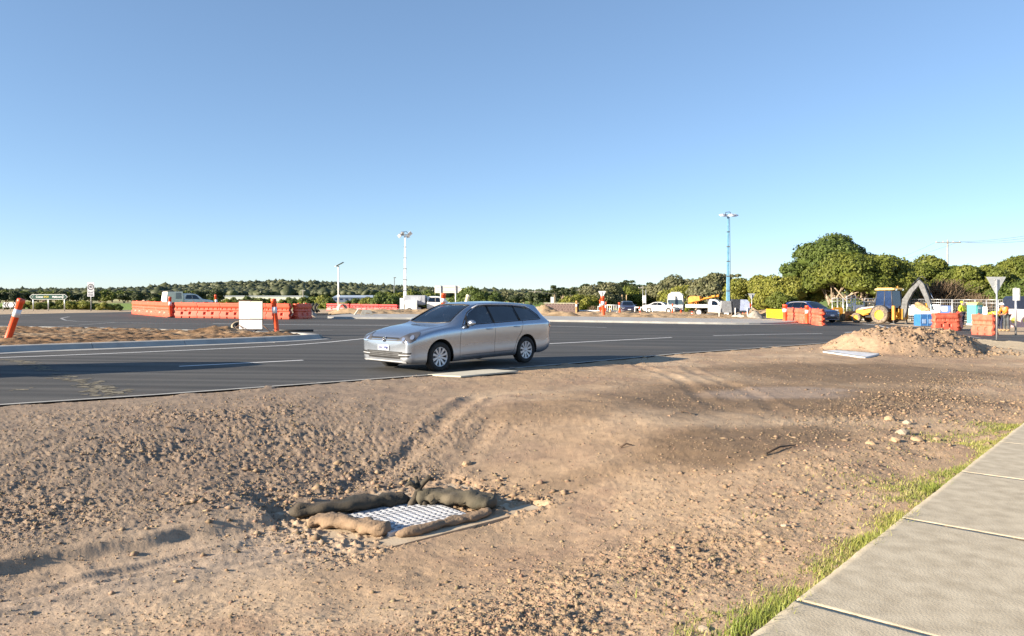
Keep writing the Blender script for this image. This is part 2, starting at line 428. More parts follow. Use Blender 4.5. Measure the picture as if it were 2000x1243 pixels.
def rough_mask(x, y, du, dv, f, rr):
    pt = 0.45 + 0.75 * sstep(-0.25, 0.35, fbm(x * 0.75, y * 1.1, 91, 3))
    left = pt * (1 - sstep(-0.2, 2.2, du + 0.2 * dv)) * sstep(0.45, 1.1, -dv) * (1 - sstep(4.2, 6.2, -dv + 0.6 * fbm(x * .6, y * .6, 14, 2)))
    left = np.maximum(left, 0.75 * np.exp(-((du - 1.3) / 1.8) ** 2 - ((dv + 2.1) / 0.9) ** 2))
    right = 0.62 * np.exp(-((f + 1.0) / 0.65) ** 2) * (0.6 + 0.6 * sstep(-.2, .3, fbm(x * .8, y * .8, 15, 2)))
    rub = np.exp(-((f + 1.9) / 0.7) ** 2) * sstep(9, 11, y) * (1 - sstep(15, 19, y)) * 1.3
    heap = np.clip(1.35 - rr, 0, 0.8)
    pit = 0.8 * np.exp(-((np.abs(du) - 0.9) / 0.35) ** 2) * (np.abs(dv) < 1.3) * (dv < 0.9)
    m = np.maximum.reduce([left, right, rub, heap, pit, 0.22 * sstep(-0.1, 0.5, fbm(x * .7, y * .7, 16, 3))])
    return np.clip(m, 0, 1.2)

def build_verge():
    tt = np.concatenate([np.linspace(-2.6, -1.4, 20)[:-1], np.linspace(-1.4, -0.74, 150)[:-1], np.linspace(-0.74, 0.76, 860), np.linspace(0.76, 1.2, 60)[1:], np.linspace(1.2, 2.6, 20)[1:]])
    yy = [3.05]
    while yy[-1] < 38: yy.append(yy[-1] + min(0.00062 * yy[-1] ** 2, 0.105))
    yy = np.concatenate([np.linspace(0.8, 3.04, 26), np.array(yy)])[::-1]
    Y = yy[:, None] * np.ones(len(tt))[None, :]; X = tt[None, :] * Y
    x = X.ravel(); y = Y.ravel()
    h, rg, du, dv, f, rr, d = verge_h(x, y)
    # faces well inside the road or under the footpath are not needed
    F = grid_faces(len(yy), len(tt))
    keep = (d[F].max(1) > -0.6) & (f[F].min(1) < 0.5) & (y[F].min(1) < 38)
    F = F[keep]
    used = np.unique(F); remap = np.full(len(x), -1); remap[used] = np.arange(len(used))
    V = np.stack([x, y, h], -1)[used]; F = remap[F]
    me = npmesh("verge", V, F, smooth=True)
    x, y, du, dv, f, rr, d, rg = [a[used] for a in (x, y, du, dv, f, rr, d, rg)]
    tan = np.tile(np.array([[0.375, 0.265, 0.170]]), (len(x), 1))
    c = lerp3(tan, (0.45, 0.335, 0.225), sstep(-0.2, 0.5, fbm(x * .5, y * .5, 21, 4)))
    c = lerp3(c, (0.30, 0.205, 0.14), sstep(0.0, 0.7, fbm(x * 1.4 + 4, y * 1.4, 22, 4)) * 0.8)
    # shade of the left bank, turned from the low sun, put into the albedo
    lb = (1 - sstep(-0.5, 3.5, du + 0.5 * dv)) * sstep(0.1, 1.0, -dv)
    c = lerp3(c, (0.24, 0.185, 0.14), lb * 0.8)
    # pale silt washed along the hollow
    silt = np.exp(-((dv - 0.15 + 0.2 * fbm(du * .6, dv * .2, 24, 2)) / 0.55) ** 2) * (1 - sstep(-1.2, -0.6, du))
    c = lerp3(c, (0.38, 0.30, 0.23), silt * 0.7)
    # damp darker soil on the flat right part, with a dry pan in it
    def blob(px, py, rx, ry, ang=0.0, s=50):
        p = G(px, py); ca, sa = math.cos(ang), math.sin(ang)
        a = (x - p.x) * ca + (y - p.y) * sa; b2 = -(x - p.x) * sa + (y - p.y) * ca
        q = np.sqrt((a / rx) ** 2 + (b2 / ry) ** 2) + 0.28 * fbm(x * .9, y * .9, s, 4)
        return 1 - sstep(0.55, 1.15, q)
    damp = np.maximum.reduce([blob(1560, 770, 4.2, 2.6, 0.3), blob(1480, 850, 2.2, 0.95, 0.45, 52), blob(1680, 725, 4.5, 2.9, 0.4, 53), blob(1130, 800, 1.6, 0.8, .3, 54) * .6, blob(1180, 880, 1.5, .35, .5, 57) * .5])
    c = lerp3(c, (0.165, 0.112, 0.068), damp * 0.85)
    pan = np.maximum(blob(1500, 765, 1.7, 0.75, 0.2, 55), blob(1560, 757, 1.2, .5, .1, 56))
    c = lerp3(c, (0.36, 0.285, 0.23), pan * 0.6)
    yel = sstep(15, 21, y) * (1 - sstep(-3.0, -1.2, -np.abs(f + 1.0) - 1.2 + 0.8 * fbm(x, y, 27, 3)) * 0)
    sand = sstep(0, 1, (x - 13.5) / 3) * sstep(21, 25, y) * (rr > 1.05)
    c = lerp3(c, (0.55, 0.45, 0.30), sand * 0.8)
    c = lerp3(c, (0.33, 0.225, 0.145), np.clip(1.4 - rr, 0, 1) ** .6 * 0.9)
    set_albedo(me, c)
    o = link("verge", me, M_verge); tag(o, kind='structure')
    return o
verge = build_verge()
def vh(x, y):
    a = np.array([float(x)]); b = np.array([float(y)])
    return float(verge_h(a, b)[0][0])
def VG(px, py):
    """point on the verge surface under a pixel of the photograph"""
    Y = 12.0
    for _ in range(60):
        X = (px - 1000) / FPX * Y
        Y = 0.6 * Y + 0.4 * FPX * (EYE - vh(X, Y)) / (py - HOR)
    X = (px - 1000) / FPX * Y
    return Vector((X, Y, vh(X, Y)))

# ---- the wide ground sheet
def build_terrain():
    ys = np.unique(np.concatenate([np.linspace(-40, 44, 64), np.geomspace(44, 130, 60), np.geomspace(130, 1700, 110), np.geomspace(1700, 8000, 14)]))
    us = np.sinh(np.linspace(-4.2, 4.2, 190)) / math.sinh(4.2) * 4500
    Y, X = np.meshgrid(ys, us, indexing='ij'); x = X.ravel(); y = Y.ravel()
    h = gz(x, y) - 0.05
    h = h + 0.12 * fbm(x * .08, y * .08, 61, 3) * sstep(112, 150, y)
    h = h + 2.5 * fbm(x * .004, y * .004, 62, 3) * sstep(300, 700, y)
    d = sdist(x, y, E)
    near = (d > 0.2) & (y < 39) & (y > 0.5) & (np.abs(x) < 2.55 * y)
    h = np.where(near, h - 1.4, h)
    me = npmesh("ground", np.stack([x, y, h], -1), grid_faces(len(ys), len(us)), smooth=True)
    c = np.tile(np.array([[0.44, 0.34, 0.23]]), (len(x), 1))
    g1 = np.array([0.16, 0.23, 0.05]); 
    px = 1000 + FPX * x / np.maximum(y, 1)
    green = sstep(96, 104, y) * np.where(px > 1200, 1, 1)
    c = lerp3(c, (0.17, 0.24, 0.05), green)
    c = lerp3(c, (0.25, 0.29, 0.09), green * sstep(-.1, .5, fbm(x * .02, y * .02, 63, 3)) * .7)
    straw = sstep(250, 330, y) * (1 - sstep(420, 520, y)) * (1 - sstep(-90, -40, x))
    c = lerp3(c, (0.50, 0.44, 0.24), straw * .8)
    wood = sstep(560, 640, y); c = lerp3(c, (0.06, 0.08, 0.035), wood)
    lg = (1 - sstep(-34, -27, x)) * sstep(78, 84, y)
    c = lerp3(c, (0.19, 0.27, 0.06), lg * (y < 250) )
    set_albedo(me, c)
    o = link("ground", me, M_terrain); tag(o, kind='structure')
build_terrain()

# ---- flat sheets lying on the site plane
def sheet(name, pts, dz, mt, parent=None, kind='structure', cuts=0, thick=0.0):
    bm = bmesh.new(); vs = [bm.verts.new((p[0], p[1], gz(p[0], p[1]) + dz)) for p in pts]
    f = bm.faces.new(vs)
    if f.normal.z < 0: f.normal_flip()
    if thick:
        r = bmesh.ops.extrude_face_region(bm, geom=[f]); bmesh.ops.translate(bm, verts=[v for v in r['geom'] if isinstance(v, bmesh.types.BMVert)], vec=(0, 0, -thick))
        bmesh.ops.recalc_face_normals(bm, faces=bm.faces)
    bmesh.ops.triangulate(bm, faces=bm.faces)
    me = bpy.data.meshes.new(name); bm.to_mesh(me); bm.free()
    o = link(name, me, mt, parent)
    if kind: o['kind'] = kind
    return o
def Gs(lst): return [G(a, b) for a, b in lst]

def asphalt_mat():
    m, n, b = nt("asphalt")
    tc = nd(n, 'ShaderNodeTexCoord')
    n1 = nd(n, 'ShaderNodeTexNoise'); n1.inputs['Scale'].default_value = 160; n1.inputs['Detail'].default_value = 3
    mp = nd(n, 'ShaderNodeMapping'); mp.inputs['Rotation'].default_value = (0, 0, R(-40)); mp.inputs['Scale'].default_value = (0.05, 1.3, 1)
    n2 = nd(n, 'ShaderNodeTexNoise'); n2.inputs['Scale'].default_value = 1.6; n2.inputs['Detail'].default_value = 6
    n3 = nd(n, 'ShaderNodeTexNoise'); n3.inputs['Scale'].default_value = 0.22; n3.inputs['Detail'].default_value = 4
    n.links.new(tc.outputs['Object'], n1.inputs['Vector']); n.links.new(tc.outputs['Object'], mp.inputs[0]); n.links.new(mp.outputs[0], n2.inputs['Vector']); n.links.new(tc.outputs['Object'], n3.inputs['Vector'])
    cr = nd(n, 'ShaderNodeValToRGB'); cr.color_ramp.elements[0].color = (0.046, 0.046, 0.045, 1); cr.color_ramp.elements[1].color = (0.098, 0.095, 0.088, 1)
    cr.color_ramp.elements[0].position = 0.36; cr.color_ramp.elements[1].position = 0.68
    n.links.new(n2.outputs['Fac'], cr.inputs[0])
    m1 = nd(n, 'ShaderNodeMix', data_type='RGBA', blend_type='MULTIPLY'); m1.inputs[0].default_value = 1
    r1 = nd(n, 'ShaderNodeMapRange'); r1.inputs[1].default_value = 0.3; r1.inputs[2].default_value = 0.7; r1.inputs[3].default_value = 0.65; r1.inputs[4].default_value = 1.45
    n.links.new(n1.outputs['Fac'], r1.inputs[0]); n.links.new(cr.outputs[0], m1.inputs[6]); n.links.new(r1.outputs[0], m1.inputs[7])
    m2 = nd(n, 'ShaderNodeMix', data_type='RGBA'); m2.inputs[7].default_value = (0.17, 0.14, 0.11, 1)
    r2 = nd(n, 'ShaderNodeMapRange'); r2.inputs[1].default_value = 0.56; r2.inputs[2].default_value = 0.80; r2.inputs[4].default_value = 0.45
    n.links.new(n3.outputs['Fac'], r2.inputs[0]); n.links.new(r2.outputs[0], m2.inputs[0]); n.links.new(m1.outputs[2], m2.inputs[6])
    n.links.new(m2.outputs[2], b.inputs['Base Color']); b.inputs['Roughness'].default_value = 0.82; b.inputs['Specular IOR Level'].default_value = 0.25
    bp = nd(n, 'ShaderNodeBump'); bp.inputs['Strength'].default_value = 0.5; bp.inputs['Distance'].default_value = 0.004
    n.links.new(n1.outputs['Fac'], bp.inputs['Height']); n.links.new(bp.outputs[0], b.inputs['Normal'])
    return m
M_asph = asphalt_mat()
far_px = [(2060, 657), (1950, 654), (1870, 646), (1800, 640), (1740, 634.5), (1680, 630.5), (1620, 627.5), (1560, 628), (1500, 624), (1400, 621), (1200, 618), (1000, 616), (800, 615), (680, 614.5), (600, 616), (500, 614), (330, 609), (250, 609.5), (200, 610.5), (100, 612.5), (0, 614.5), (-300, 619)]
road_pts = [Vector((p[0], p[1], 0)) for p in E[1:-1]] + Gs(far_px)
e0 = E[0]; road_pts = [Vector((e0[0], e0[1], 0))] + road_pts
sheet("road", [(p.x, p.y) for p in road_pts], 0.0, M_asph)

def dense(pts, step):
    out = []
    for a, b in zip(pts[:-1], pts[1:]):
        n = max(1, int((Vector(b[:2]) - Vector(a[:2])).length / step))
        out += [Vector(a[:2]).lerp(Vector(b[:2]), i / n) for i in range(n)]
    return out + [Vector(pts[-1][:2])]
def strip(pts, w, dz, name='road_marking', mt=None, parent=None, kind='structure'):
    P = [Vector((p[0], p[1])) for p in pts]; L = []; Rr = []
    for i, p in enumerate(P):
        t = (P[min(i + 1, len(P) - 1)] - P[max(i - 1, 0)]).normalized(); nn = Vector((-t.y, t.x)) * w / 2
        L.append(p + nn); Rr.append(p - nn)
    V = [(q.x, q.y, gz(q.x, q.y) + dz) for q in L + Rr]; n = len(P)
    F = [(i, i + n, i + 1 + n, i + 1) for i in range(n - 1)]
    mb = MB(); mb.add(V, F); me = mb.mesh(name)
    for f in me.polygons:
        pass
    o = link(name, me, mt or M_paint, parent)
    if kind: o['kind'] = kind
    return o
marks = [([(350, 716), (592, 704)], .12, M_paint), ([(1060, 672.5), (1312, 659.5)], .13, M_paint), ([(1393, 656), (1500, 653.5), (1606, 652)], .13, M_paint), ([(1650, 650), (1730, 645)], .14, M_paint),
         ([(0, 699), (200, 691.5), (400, 683), (560, 675), (640, 669), (730, 660)], .12, M_paint),
         ([(135, 619), (119, 622), (128, 626), (150, 628), (300, 632), (420, 634), (640, 635.5), (880, 638)], .15, M_paint_worn),
         ([(230, 630), (150, 636), (60, 641)], .12, M_paint_worn),
         ([(415, 632.5), (560, 634.5), (760, 636)], .18, M_paint), ([(0, 618.5), (60, 616.6)], .15, M_paint_worn), ([(1060, 637), (1185, 640)], .15, M_paint),
         ([(1685, 632.5), (1715, 636), (1735, 640.5)], .15, M_paint), ([(1890, 657), (1915, 661)], .12, M_paint_worn), ([(600, 646.5), (650, 645.5)], .1, M_paint_worn)]
for i, (pp, w, m_) in enumerate(marks):
    strip(Gs(pp), w, 0.004 if i != 6 else 0.008, mt=m_)
# dried mud smeared across the near lane
rs_ = random.Random(4)
for (pth, w_) in (([(8, 703), (45, 708), (75, 716), (95, 724)], .10), ([(105, 733), (150, 743), (185, 752), (205, 762)], .16), ([(175, 752), (200, 764), (235, 768)], .10), ([(200, 763), (198, 775)], .22), ([(30, 762), (48, 761)], .10)):
    D_ = dense(Gs(pth), .12)
    for q_ in D_:
        for k_ in range(3):
            c_ = Vector((q_.x + rs_.gauss(0, w_), q_.y + rs_.gauss(0, w_))); r_ = rs_.uniform(.02, .085)
            MUD = globals().setdefault('MUD', MB()); b_ = [(c_.x + r_ * (1 + .5 * rs_.random()) * math.cos(a_ * 1.047), c_.y + r_ * (.5 + .5 * rs_.random()) * math.sin(a_ * 1.047)) for a_ in range(6)]
            MUD.add([(p_[0], p_[1], gz(p_[0], p_[1]) + .004 + .0002 * (len(MUD.f) % 18)) for p_ in b_], [tuple(range(6))])
MUD.build("mud_smear", mat("dried_mud_dust", (.20, .175, .12), .9, var=.3, scale=20))['kind'] = 'structure'
# thin flush concrete edge along the near side, with the lip the soil leans on
strip([(p[0], p[1]) for p in E[:9]], 0.11, 0.012, name='kerb', mt=M_kerb)

# ---- kerbs swept along a path
def sweep(name, pts, prof, mt, parent=None, kind='structure', closed=False, joints=0.0, taper_end=0.0):
    P = [Vector((p[0], p[1])) for p in pts]; V = []; m = len(prof)
    tot = sum((P[i + 1] - P[i]).length for i in range(len(P) - 1)); run = 0
    for i, p in enumerate(P):
        if i: run += (P[i] - P[i - 1]).length
        t = (P[min(i + 1, len(P) - 1)] - P[max(i - 1, 0)]).normalized(); nn = Vector((-t.y, t.x))
        k = 1.0
        if taper_end: k = min(1.0, (tot - run) / taper_end + 0.03)
        for a, b in prof:
            q = p + nn * a; V.append((q.x, q.y, gz(q.x, q.y) + b * k))
    F = [(i * m + j, i * m + j + 1, (i + 1) * m + j + 1, (i + 1) * m + j) for i in range(len(P) - 1) for j in range(m - 1)]
    F += [tuple(range(m))[::-1], tuple(range((len(P) - 1) * m, len(P) * m))]
    mb = MB(); mb.add(V, F, False); o = mb.build(name, mt, parent)
    if kind: o['kind'] = kind
    return o
def smooth2(P, it=2):
    for _ in range(it):
        Q = [P[0]]
        for a, b in zip(P[:-1], P[1:]): Q += [a.lerp(b, .25), a.lerp(b, .75)]
        P = Q + [P[-1]]
    return P
# splitter island on the left
front = [Vector(p[:2]) for p in Gs([(-260, 707), (0, 689), (250, 680), (450, 672), (560, 667), (633, 662)])]
back = [Vector(p[:2]) for p in Gs([(633, 661), (600, 657), (540, 655.5), (440, 652.5), (300, 649), (150, 645.5), (0, 643), (-260, 640)])]
KP = [(-0.42, 0.004), (-0.40, 0.014), (-0.02, 0.02), (0.02, 0.03), (0.13, 0.155), (0.17, 0.17), (0.36, 0.175), (0.37, 0.03)]
def cut_joints(pts, seg):
    """split a path into lengths of kerb"""
    D = dense(pts, 0.25); out = []; cur = [D[0]]; run = 0
    for a, b in zip(D[:-1], D[1:]):
        run += (b - a).length; cur.append(b)
        if run >= seg: out.append(cur); cur = [b]; run = 0
    if len(cur) > 1: out.append(cur)
    return out
isl = empty("traffic_island", (0, 0, 0)); tag(isl, kind='structure')
segs = cut_joints(smooth2(front), 2.6)
for i, s_ in enumerate(segs):
    if len(s_) > 2 and i < len(segs) - 1: s_ = s_[:-1] + [s_[-1].lerp(s_[-2], 0.045)]
    sweep("kerb_length", s_, KP, M_kerb, isl, kind=None, taper_end=1.0 if i == len(segs) - 1 else 0)
KB = [(-0.10, 0.003), (-0.08, 0.012), (-0.01, 0.02), (0.10, 0.13), (0.16, 0.15), (0.55, 0.155), (0.56, 0.02)]
for i, s_ in enumerate(cut_joints(smooth2(back), 4)):
    if len(s_) > 2: sweep("kerb_length", s_, KB, M_kerb, isl, kind=None)

# rough soil filling a shape, as a real height field
def soil_patch(name, poly, amp, seed, step=0.12, base=0.1, albedo=(0.42, 0.28, 0.17), bumps=(), parent=None, edge=0.5):
    P = np.array([(p[0], p[1]) for p in poly]); x0, y0 = P.min(0); x1, y1 = P.max(0)
    nx = max(4, int((x1 - x0) / step)); ny = max(4, int((y1 - y0) / step))
    X, Y = np.meshgrid(np.linspace(x0, x1, nx), np.linspace(y0, y1, ny), indexing='ij'); x = X.ravel(); y = Y.ravel()
    ins = np.zeros(len(x), bool); dist = np.full(len(x), 1e9); n = len(P)
    for i in range(n):
        ax, ay = P[i]; bx, by = P[(i + 1) % n]
        c = ((ay > y) != (by > y)) & (x < (bx - ax) * (y - ay) / ((by - ay) if by != ay else 1e-9) + ax); ins ^= c
        dx, dy = bx - ax, by - ay; t = np.clip(((x - ax) * dx + (y - ay) * dy) / (dx * dx + dy * dy + 1e-9), 0, 1)
        dist = np.minimum(dist, np.hypot(x - ax - t * dx, y - ay - t * dy))
    w = sstep(0, edge, dist) * ins
    h = base * sstep(0, .15, dist) + amp * w * (0.5 + 0.9 * np.abs(fbm(x * 1.1, y * 1.1, seed, 3)) + 0.75 * fbm(x * 4.2, y * 4.2, seed + 3, 3) + 0.25 * fbm(x * 13, y * 13, seed + 5, 2))
    for bx, by, r, hh in bumps: h = h + hh * w * np.clip(1 - np.hypot(x - bx, y - by) / r + 0.25 * fbm(x * 2, y * 2, seed + 8, 3), 0, 1) ** 0.9
    F = grid_faces(nx, ny); keep = ins[F].all(1); F = F[keep]
    us = np.unique(F); rm = np.full(len(x), -1); rm[us] = np.arange(len(us))
    x, y, h = x[us], y[us], h[us]
    me = npmesh(name, np.stack([x, y, gz(x, y) + h], -1), rm[F], smooth=False)
    c = np.tile(np.array([albedo]), (len(x), 1)); c = lerp3(c, np.array(albedo) * 0.62, sstep(-.1, .5, fbm(x * 1.5, y * 1.5, seed + 9, 3)))
    c = lerp3(c, (0.42, 0.32, 0.21), sstep(.1, .6, fbm(x * .8, y * .8, seed + 11, 3)) * .6)
    set_albedo(me, c)
    o = link(name, me, M_soil, parent)
    return o
M_soil = earth_mat("loose_site_soil", bump=0.02, bscale=25, nscale=4, lo=0.7, hi=1.2)
def offset_path(P, d):
    out = []
    for i, p in enumerate(P):
        t = (P[min(i + 1, len(P) - 1)] - P[max(i - 1, 0)]).normalized(); out.append(p + Vector((-t.y, t.x)) * d)
    return out
ipoly = offset_path(smooth2(front, 1)[:-1], 0.34) + offset_path(smooth2(back, 1)[1:], 0.5)
b1 = G(425, 661); b2 = G(330, 664); b3 = G(480, 664)
o = soil_patch("island_soil", [(p.x, p.y) for p in ipoly], 0.085, 101, step=0.06, base=0.10, albedo=(0.25, 0.155, 0.085), bumps=((b1.x, b1.y, 1.3, .28), (b3.x, b3.y, .9, .1), (b2.x, b2.y, .8, .08)), parent=isl)

# central island of the roundabout: sloping concrete apron, kerb and broken soil behind it
ap_front = [Vector(p[:2]) for p in Gs([(640, 622.5), (700, 623.3), (850, 624.5), (1000, 627.5), (1130, 629.5), (1250, 631.5), (1400, 634), (1500, 634.5), (1545, 632.8), (1562, 630)])]
ap_back = [Vector(p[:2]) for p in Gs([(1555, 627.5), (1520, 626.6), (1420, 626), (1300, 624.5), (1180, 622.5), (1050, 620.5), (850, 617), (700, 616.5), (665, 617.5), (640, 621)])]
AP = [(-0.35, 0.003), (-0.34, 0.012), (-0.01, 0.018), (0.0, 0.12), (0.06, 0.14), (0.3, 0.145), (0.31, 0.01)]
afs = smooth2(ap_front)
for i, s_ in enumerate(cut_joints(afs, 6)):
    if len(s_) > 2: sweep("roundabout_kerb", s_, AP, M_kerb)
ap = [(p.x, p.y) for p in offset_path(afs, 0.31)] + [(p.x, p.y) for p in smooth2(ap_back)]
sheet("concrete_apron", ap, 0.142, M_apron, thick=0.12)

# footpath of cast slabs
fp = empty("footpath", (FA.x, FA.y, 0), math.atan2(fdir.y, fdir.x)); tag(fp, kind='structure')
j0 = G(1560, 1188); s0 = (Vector((j0.x, j0.y)) - Vector((FA.x, FA.y))).dot(fdir)
M_slab = mat("old_footpath_concrete", (0.50, 0.435, 0.32), 0.9, scale=7, col2=(0.37, 0.315, 0.225), bump=0.005, bscale=70)
def slab_mesh(w, seed):
    nu, nv = 60, 60; L = 1.984
    U, V_ = np.meshgrid(np.linspace(0, L, nu), np.linspace(0, w, nv), indexing='ij'); u = U.ravel(); v = V_.ravel()
    e = np.minimum(np.minimum(u, L - u), np.minimum(v, w - v))
    chip = np.maximum(0, fbm(u * 14, v * 14, seed, 2)) * 0.012 * (e < 0.03)
    z = 0.0004 * fbm(u * 3, v * 3, seed + 2, 3) + .0006 * fbm(u * 14, v * 14, seed + 4, 2) - chip * .4
    wob = 0.006 * fbm(u * 5, v * 5, seed + 7, 2)
    V = np.stack([u, -v + np.where(v < 0.01, wob, 0), z], -1)
    F = grid_faces(nu, nv)
    n0 = len(V); ring = list(range(0, nu * nv, nv)) + [(nu - 1) * nv + j for j in range(1, nv)] + [i * nv + nv - 1 for i in range(nu - 2, -1, -1)] + [j for j in range(nv - 2, 0, -1)]
    low = V[ring].copy(); low[:, 2] = -0.10; V = np.concatenate([V, low]); m = len(ring)
    Fs = np.array([(ring[(i + 1) % m], ring[i], n0 + i, n0 + (i + 1) % m) for i in range(m)])
    return npmesh("slab", V, np.concatenate([F, Fs]), smooth=False)
sl_m = [slab_mesh(2.4, 300 + 11 * k) for k in range(3)]
for k in range(-2, 9):
    s_ = s0 + 2.0 * k + 0.03; wx = FA.x + fdir.x * s_; wy = FA.y + fdir.y * s_
    me = sl_m[k % 3]
    o = link("slab", me, M_slab, fp); o.location = (s_, 0, gz(wx, wy) + 0.03)
    sl_ = math.atan2(gz(wx + fdir.x * 2, wy + fdir.y * 2) - gz(wx, wy), 2); o.rotation_euler = (-0.004 * ((k * 7) % 3 - 1), -sl_, 0)
mb = MB(); a = fp
for k in range(-2, 9):
    s_ = s0 + 2.0 * k; wx = FA.x + fdir.x * s_; wy = FA.y + fdir.y * s_
    mb.box((s_ + 0.008, -1.2, gz(wx, wy) - 0.0075), (0.05, 2.38, 0.07))
mb.build("joint_filler", mat("tan_joint_filler", (0.24, 0.18, 0.11), 0.9, var=0.3, scale=30, bump=0.01), fp)
# ================================================================ VEHICLES
def pch(keys, x):
    """smooth monotone interpolation through (x, value) keys"""
    xs = np.array([k[0] for k in keys], float); ys = np.array([k[1] for k in keys], float)
    h = np.diff(xs); d = np.diff(ys) / h; m = np.zeros(len(xs)); m[0] = d[0]; m[-1] = d[-1]
    for i in range(1, len(xs) - 1):
        if d[i - 1] * d[i] > 0:
            w1 = 2 * h[i] + h[i - 1]; w2 = h[i] + 2 * h[i - 1]; m[i] = (w1 + w2) / (w1 / d[i - 1] + w2 / d[i])
    x = np.clip(x, xs[0], xs[-1]); k = np.clip(np.searchsorted(xs, x, side='right') - 1, 0, len(xs) - 2)
    t = (x - xs[k]) / h[k]
    return (2*t**3 - 3*t**2 + 1) * ys[k] + (t**3 - 2*t**2 + t) * h[k] * m[k] + (-2*t**3 + 3*t**2) * ys[k+1] + (t**3 - t**2) * h[k] * m[k+1]
def catmull(P, t):
    """P (k,2,n) control points per station, t ring parameters -> (n, len(t), 2)"""
    k = P.shape[0]; out = []
    for tt in t:
        s_ = tt * (k - 1); i = min(int(s_), k - 2); f = s_ - i
        p0 = P[max(i - 1, 0)]; p1 = P[i]; p2 = P[i + 1]; p3 = P[min(i + 2, k - 1)]
        q = 0.5 * ((2 * p1) + (-p0 + p2) * f + (2*p0 - 5*p1 + 4*p2 - p3) * f * f + (-p0 + 3*p1 - 3*p2 + p3) * f**3)
        out.append(q)
    return np.stack(out).transpose(2, 0, 1)
class Car:
    """car body lofted from stations; x runs from the nose (0) to the tail, y to the side, z up"""
    def __init__(s, S, nx=110, rings=34):
        s.S = S; L = S['L']
        u = np.linspace(0, 1, nx); xs = L * (0.5 - 0.5 * np.cos(np.pi * u)) * 0.45 + L * u * 0.55
        g = lambda k: pch(S[k], xs)
        zb, w, zs, wt, ed, zt = g('zb'), g('w'), g('zs'), g('wt'), g('ed'), g('zt')
        zm = zb + (zs - zb) * 0.42; z2 = zb + (zs - zb) * 0.83; O = np.zeros(nx)
        K = [(O, zb), (.8 * w, zb), (.955 * w, zb + .035), (.99 * w, zb + .14 * (zs - zb) / .7), (.992 * w, zm), (1.004 * w, z2), (.962 * w, zs), (wt, zt - ed), (.84 * wt, zt - ed * .28), (O, zt)]
        P = np.stack([np.stack(k) for k in K])
        q = P.shape[0]; tr = []
        per = [2, 2, 2, 4, 4, 4, 7, 3, 6]
        for i, n in enumerate(per): tr += [(i + j / n) / (q - 1) for j in range(n)]
        tr.append(1.0)
        C = catmull(P, tr)                           # (nx, nr, 2)
        nr = len(tr); C[:, 0, 0] = 0; C[:, -1, 0] = 0
        full = np.concatenate([C, C[:, -2:0:-1] * np.array([-1, 1])], 1); n = full.shape[1]
        V = [np.column_stack([np.full(n, xs[i]), full[i, :, 0], full[i, :, 1]]) for i in range(nx)]
        F = []
        for i in range(nx - 1):
            for j in range(n): F.append((i * n + j, i * n + (j + 1) % n, (i + 1) * n + (j + 1) % n, (i + 1) * n + j))
        V = np.concatenate(V).tolist()
        for end, bl in ((0, -S.get('bulge', .05)), (nx - 1, S.get('tbulge', .03))):
            c = full[end]; zc = (c[:, 1].max() + c[:, 1].min()) / 2; prev = [end * n + j for j in range(n)]
            for kk in (0.93, 0.8, 0.6, 0.35):
                b0 = len(V)
                for j in range(n):
                    V.append([xs[end] + bl * (1 - kk ** 3), c[j, 0] * kk, zc + (c[j, 1] - zc) * kk])
                cur = [b0 + j for j in range(n)]
                for j in range(n):
                    q4 = (prev[j], prev[(j + 1) % n], cur[(j + 1) % n], cur[j]); F.append(q4 if end else q4[::-1])
                prev = cur
            V.append([xs[end] + bl, 0, zc]); t = len(V) - 1
            for j in range(n): F.append((prev[j], prev[(j + 1) % n], t))
        bm = bmesh.new(); vs = [bm.verts.new(v) for v in V]
        for f in F:
            try: bm.faces.new([vs[i] for i in f])
            except ValueError: pass
        bmesh.ops.remove_doubles(bm, verts=bm.verts, dist=2e-4)
        bmesh.ops.recalc_face_normals(bm, faces=bm.faces)
        for f in bm.faces: f.smooth = True
        s.bm = bm; s.tree = BVHTree.FromBMesh(bm)
    def cut(s, outline, side, take):
        """outline: convex polygon in the (x,z) side view or (y,z) front view; its faces leave the body"""
        n = len(outline); cx = sum(p[0] for p in outline) / n; cz = sum(p[1] for p in outline) / n
        a0, a1 = min(p[0] for p in outline) - .05, max(p[0] for p in outline) + .05
        b0, b1 = min(p[1] for p in outline) - .05, max(p[1] for p in outline) + .05
        ax = 0 if side == 'y' else 1
        def near():
            r = []
            for f in s.bm.faces:
                c = f.calc_center_median()
                if a0 < c[ax] < a1 and b0 < c.z < b1 and take(c, f.normal): r.append(f)
            return r
        for i in range(n):
            p, q = outline[i], outline[(i + 1) % n]; e = (q[0] - p[0], q[1] - p[1])
            if side == 'y': co = (p[0], 0, p[1]); no = (e[1], 0, -e[0])
            else: co = (0, p[0], p[1]); no = (0, e[1], -e[0])
            fs = near(); ge = set(fs)
            for f in fs: ge.update(f.edges); ge.update(f.verts)
            bmesh.ops.bisect_plane(s.bm, geom=list(ge), plane_co=co, plane_no=no, dist=1e-5)
        sgn = 1 if sum((outline[i][0] - cx) * (outline[(i + 1) % n][1] - cz) - (outline[(i + 1) % n][0] - cx) * (outline[i][1] - cz) for i in range(n)) > 0 else -1
        def inside(a, b):
            for i in range(n):
                p, q = outline[i], outline[(i + 1) % n]
                if ((q[0] - p[0]) * (b - p[1]) - (q[1] - p[1]) * (a - p[0])) * sgn < -1e-6: return False
            return True
        sel = [f for f in near() if inside(f.calc_center_median()[ax], f.calc_center_median().z)]
        out = bmesh.new(); mp = {}
        for f in sel:
            vv = []
            for v in f.verts:
                if v.index not in mp or True:
                    key = tuple(round(c, 5) for c in v.co)
                    if key not in mp: mp[key] = out.verts.new(v.co)
                    vv.append(mp[key])
            try:
                nf = out.faces.new(vv); nf.smooth = True
            except ValueError: pass
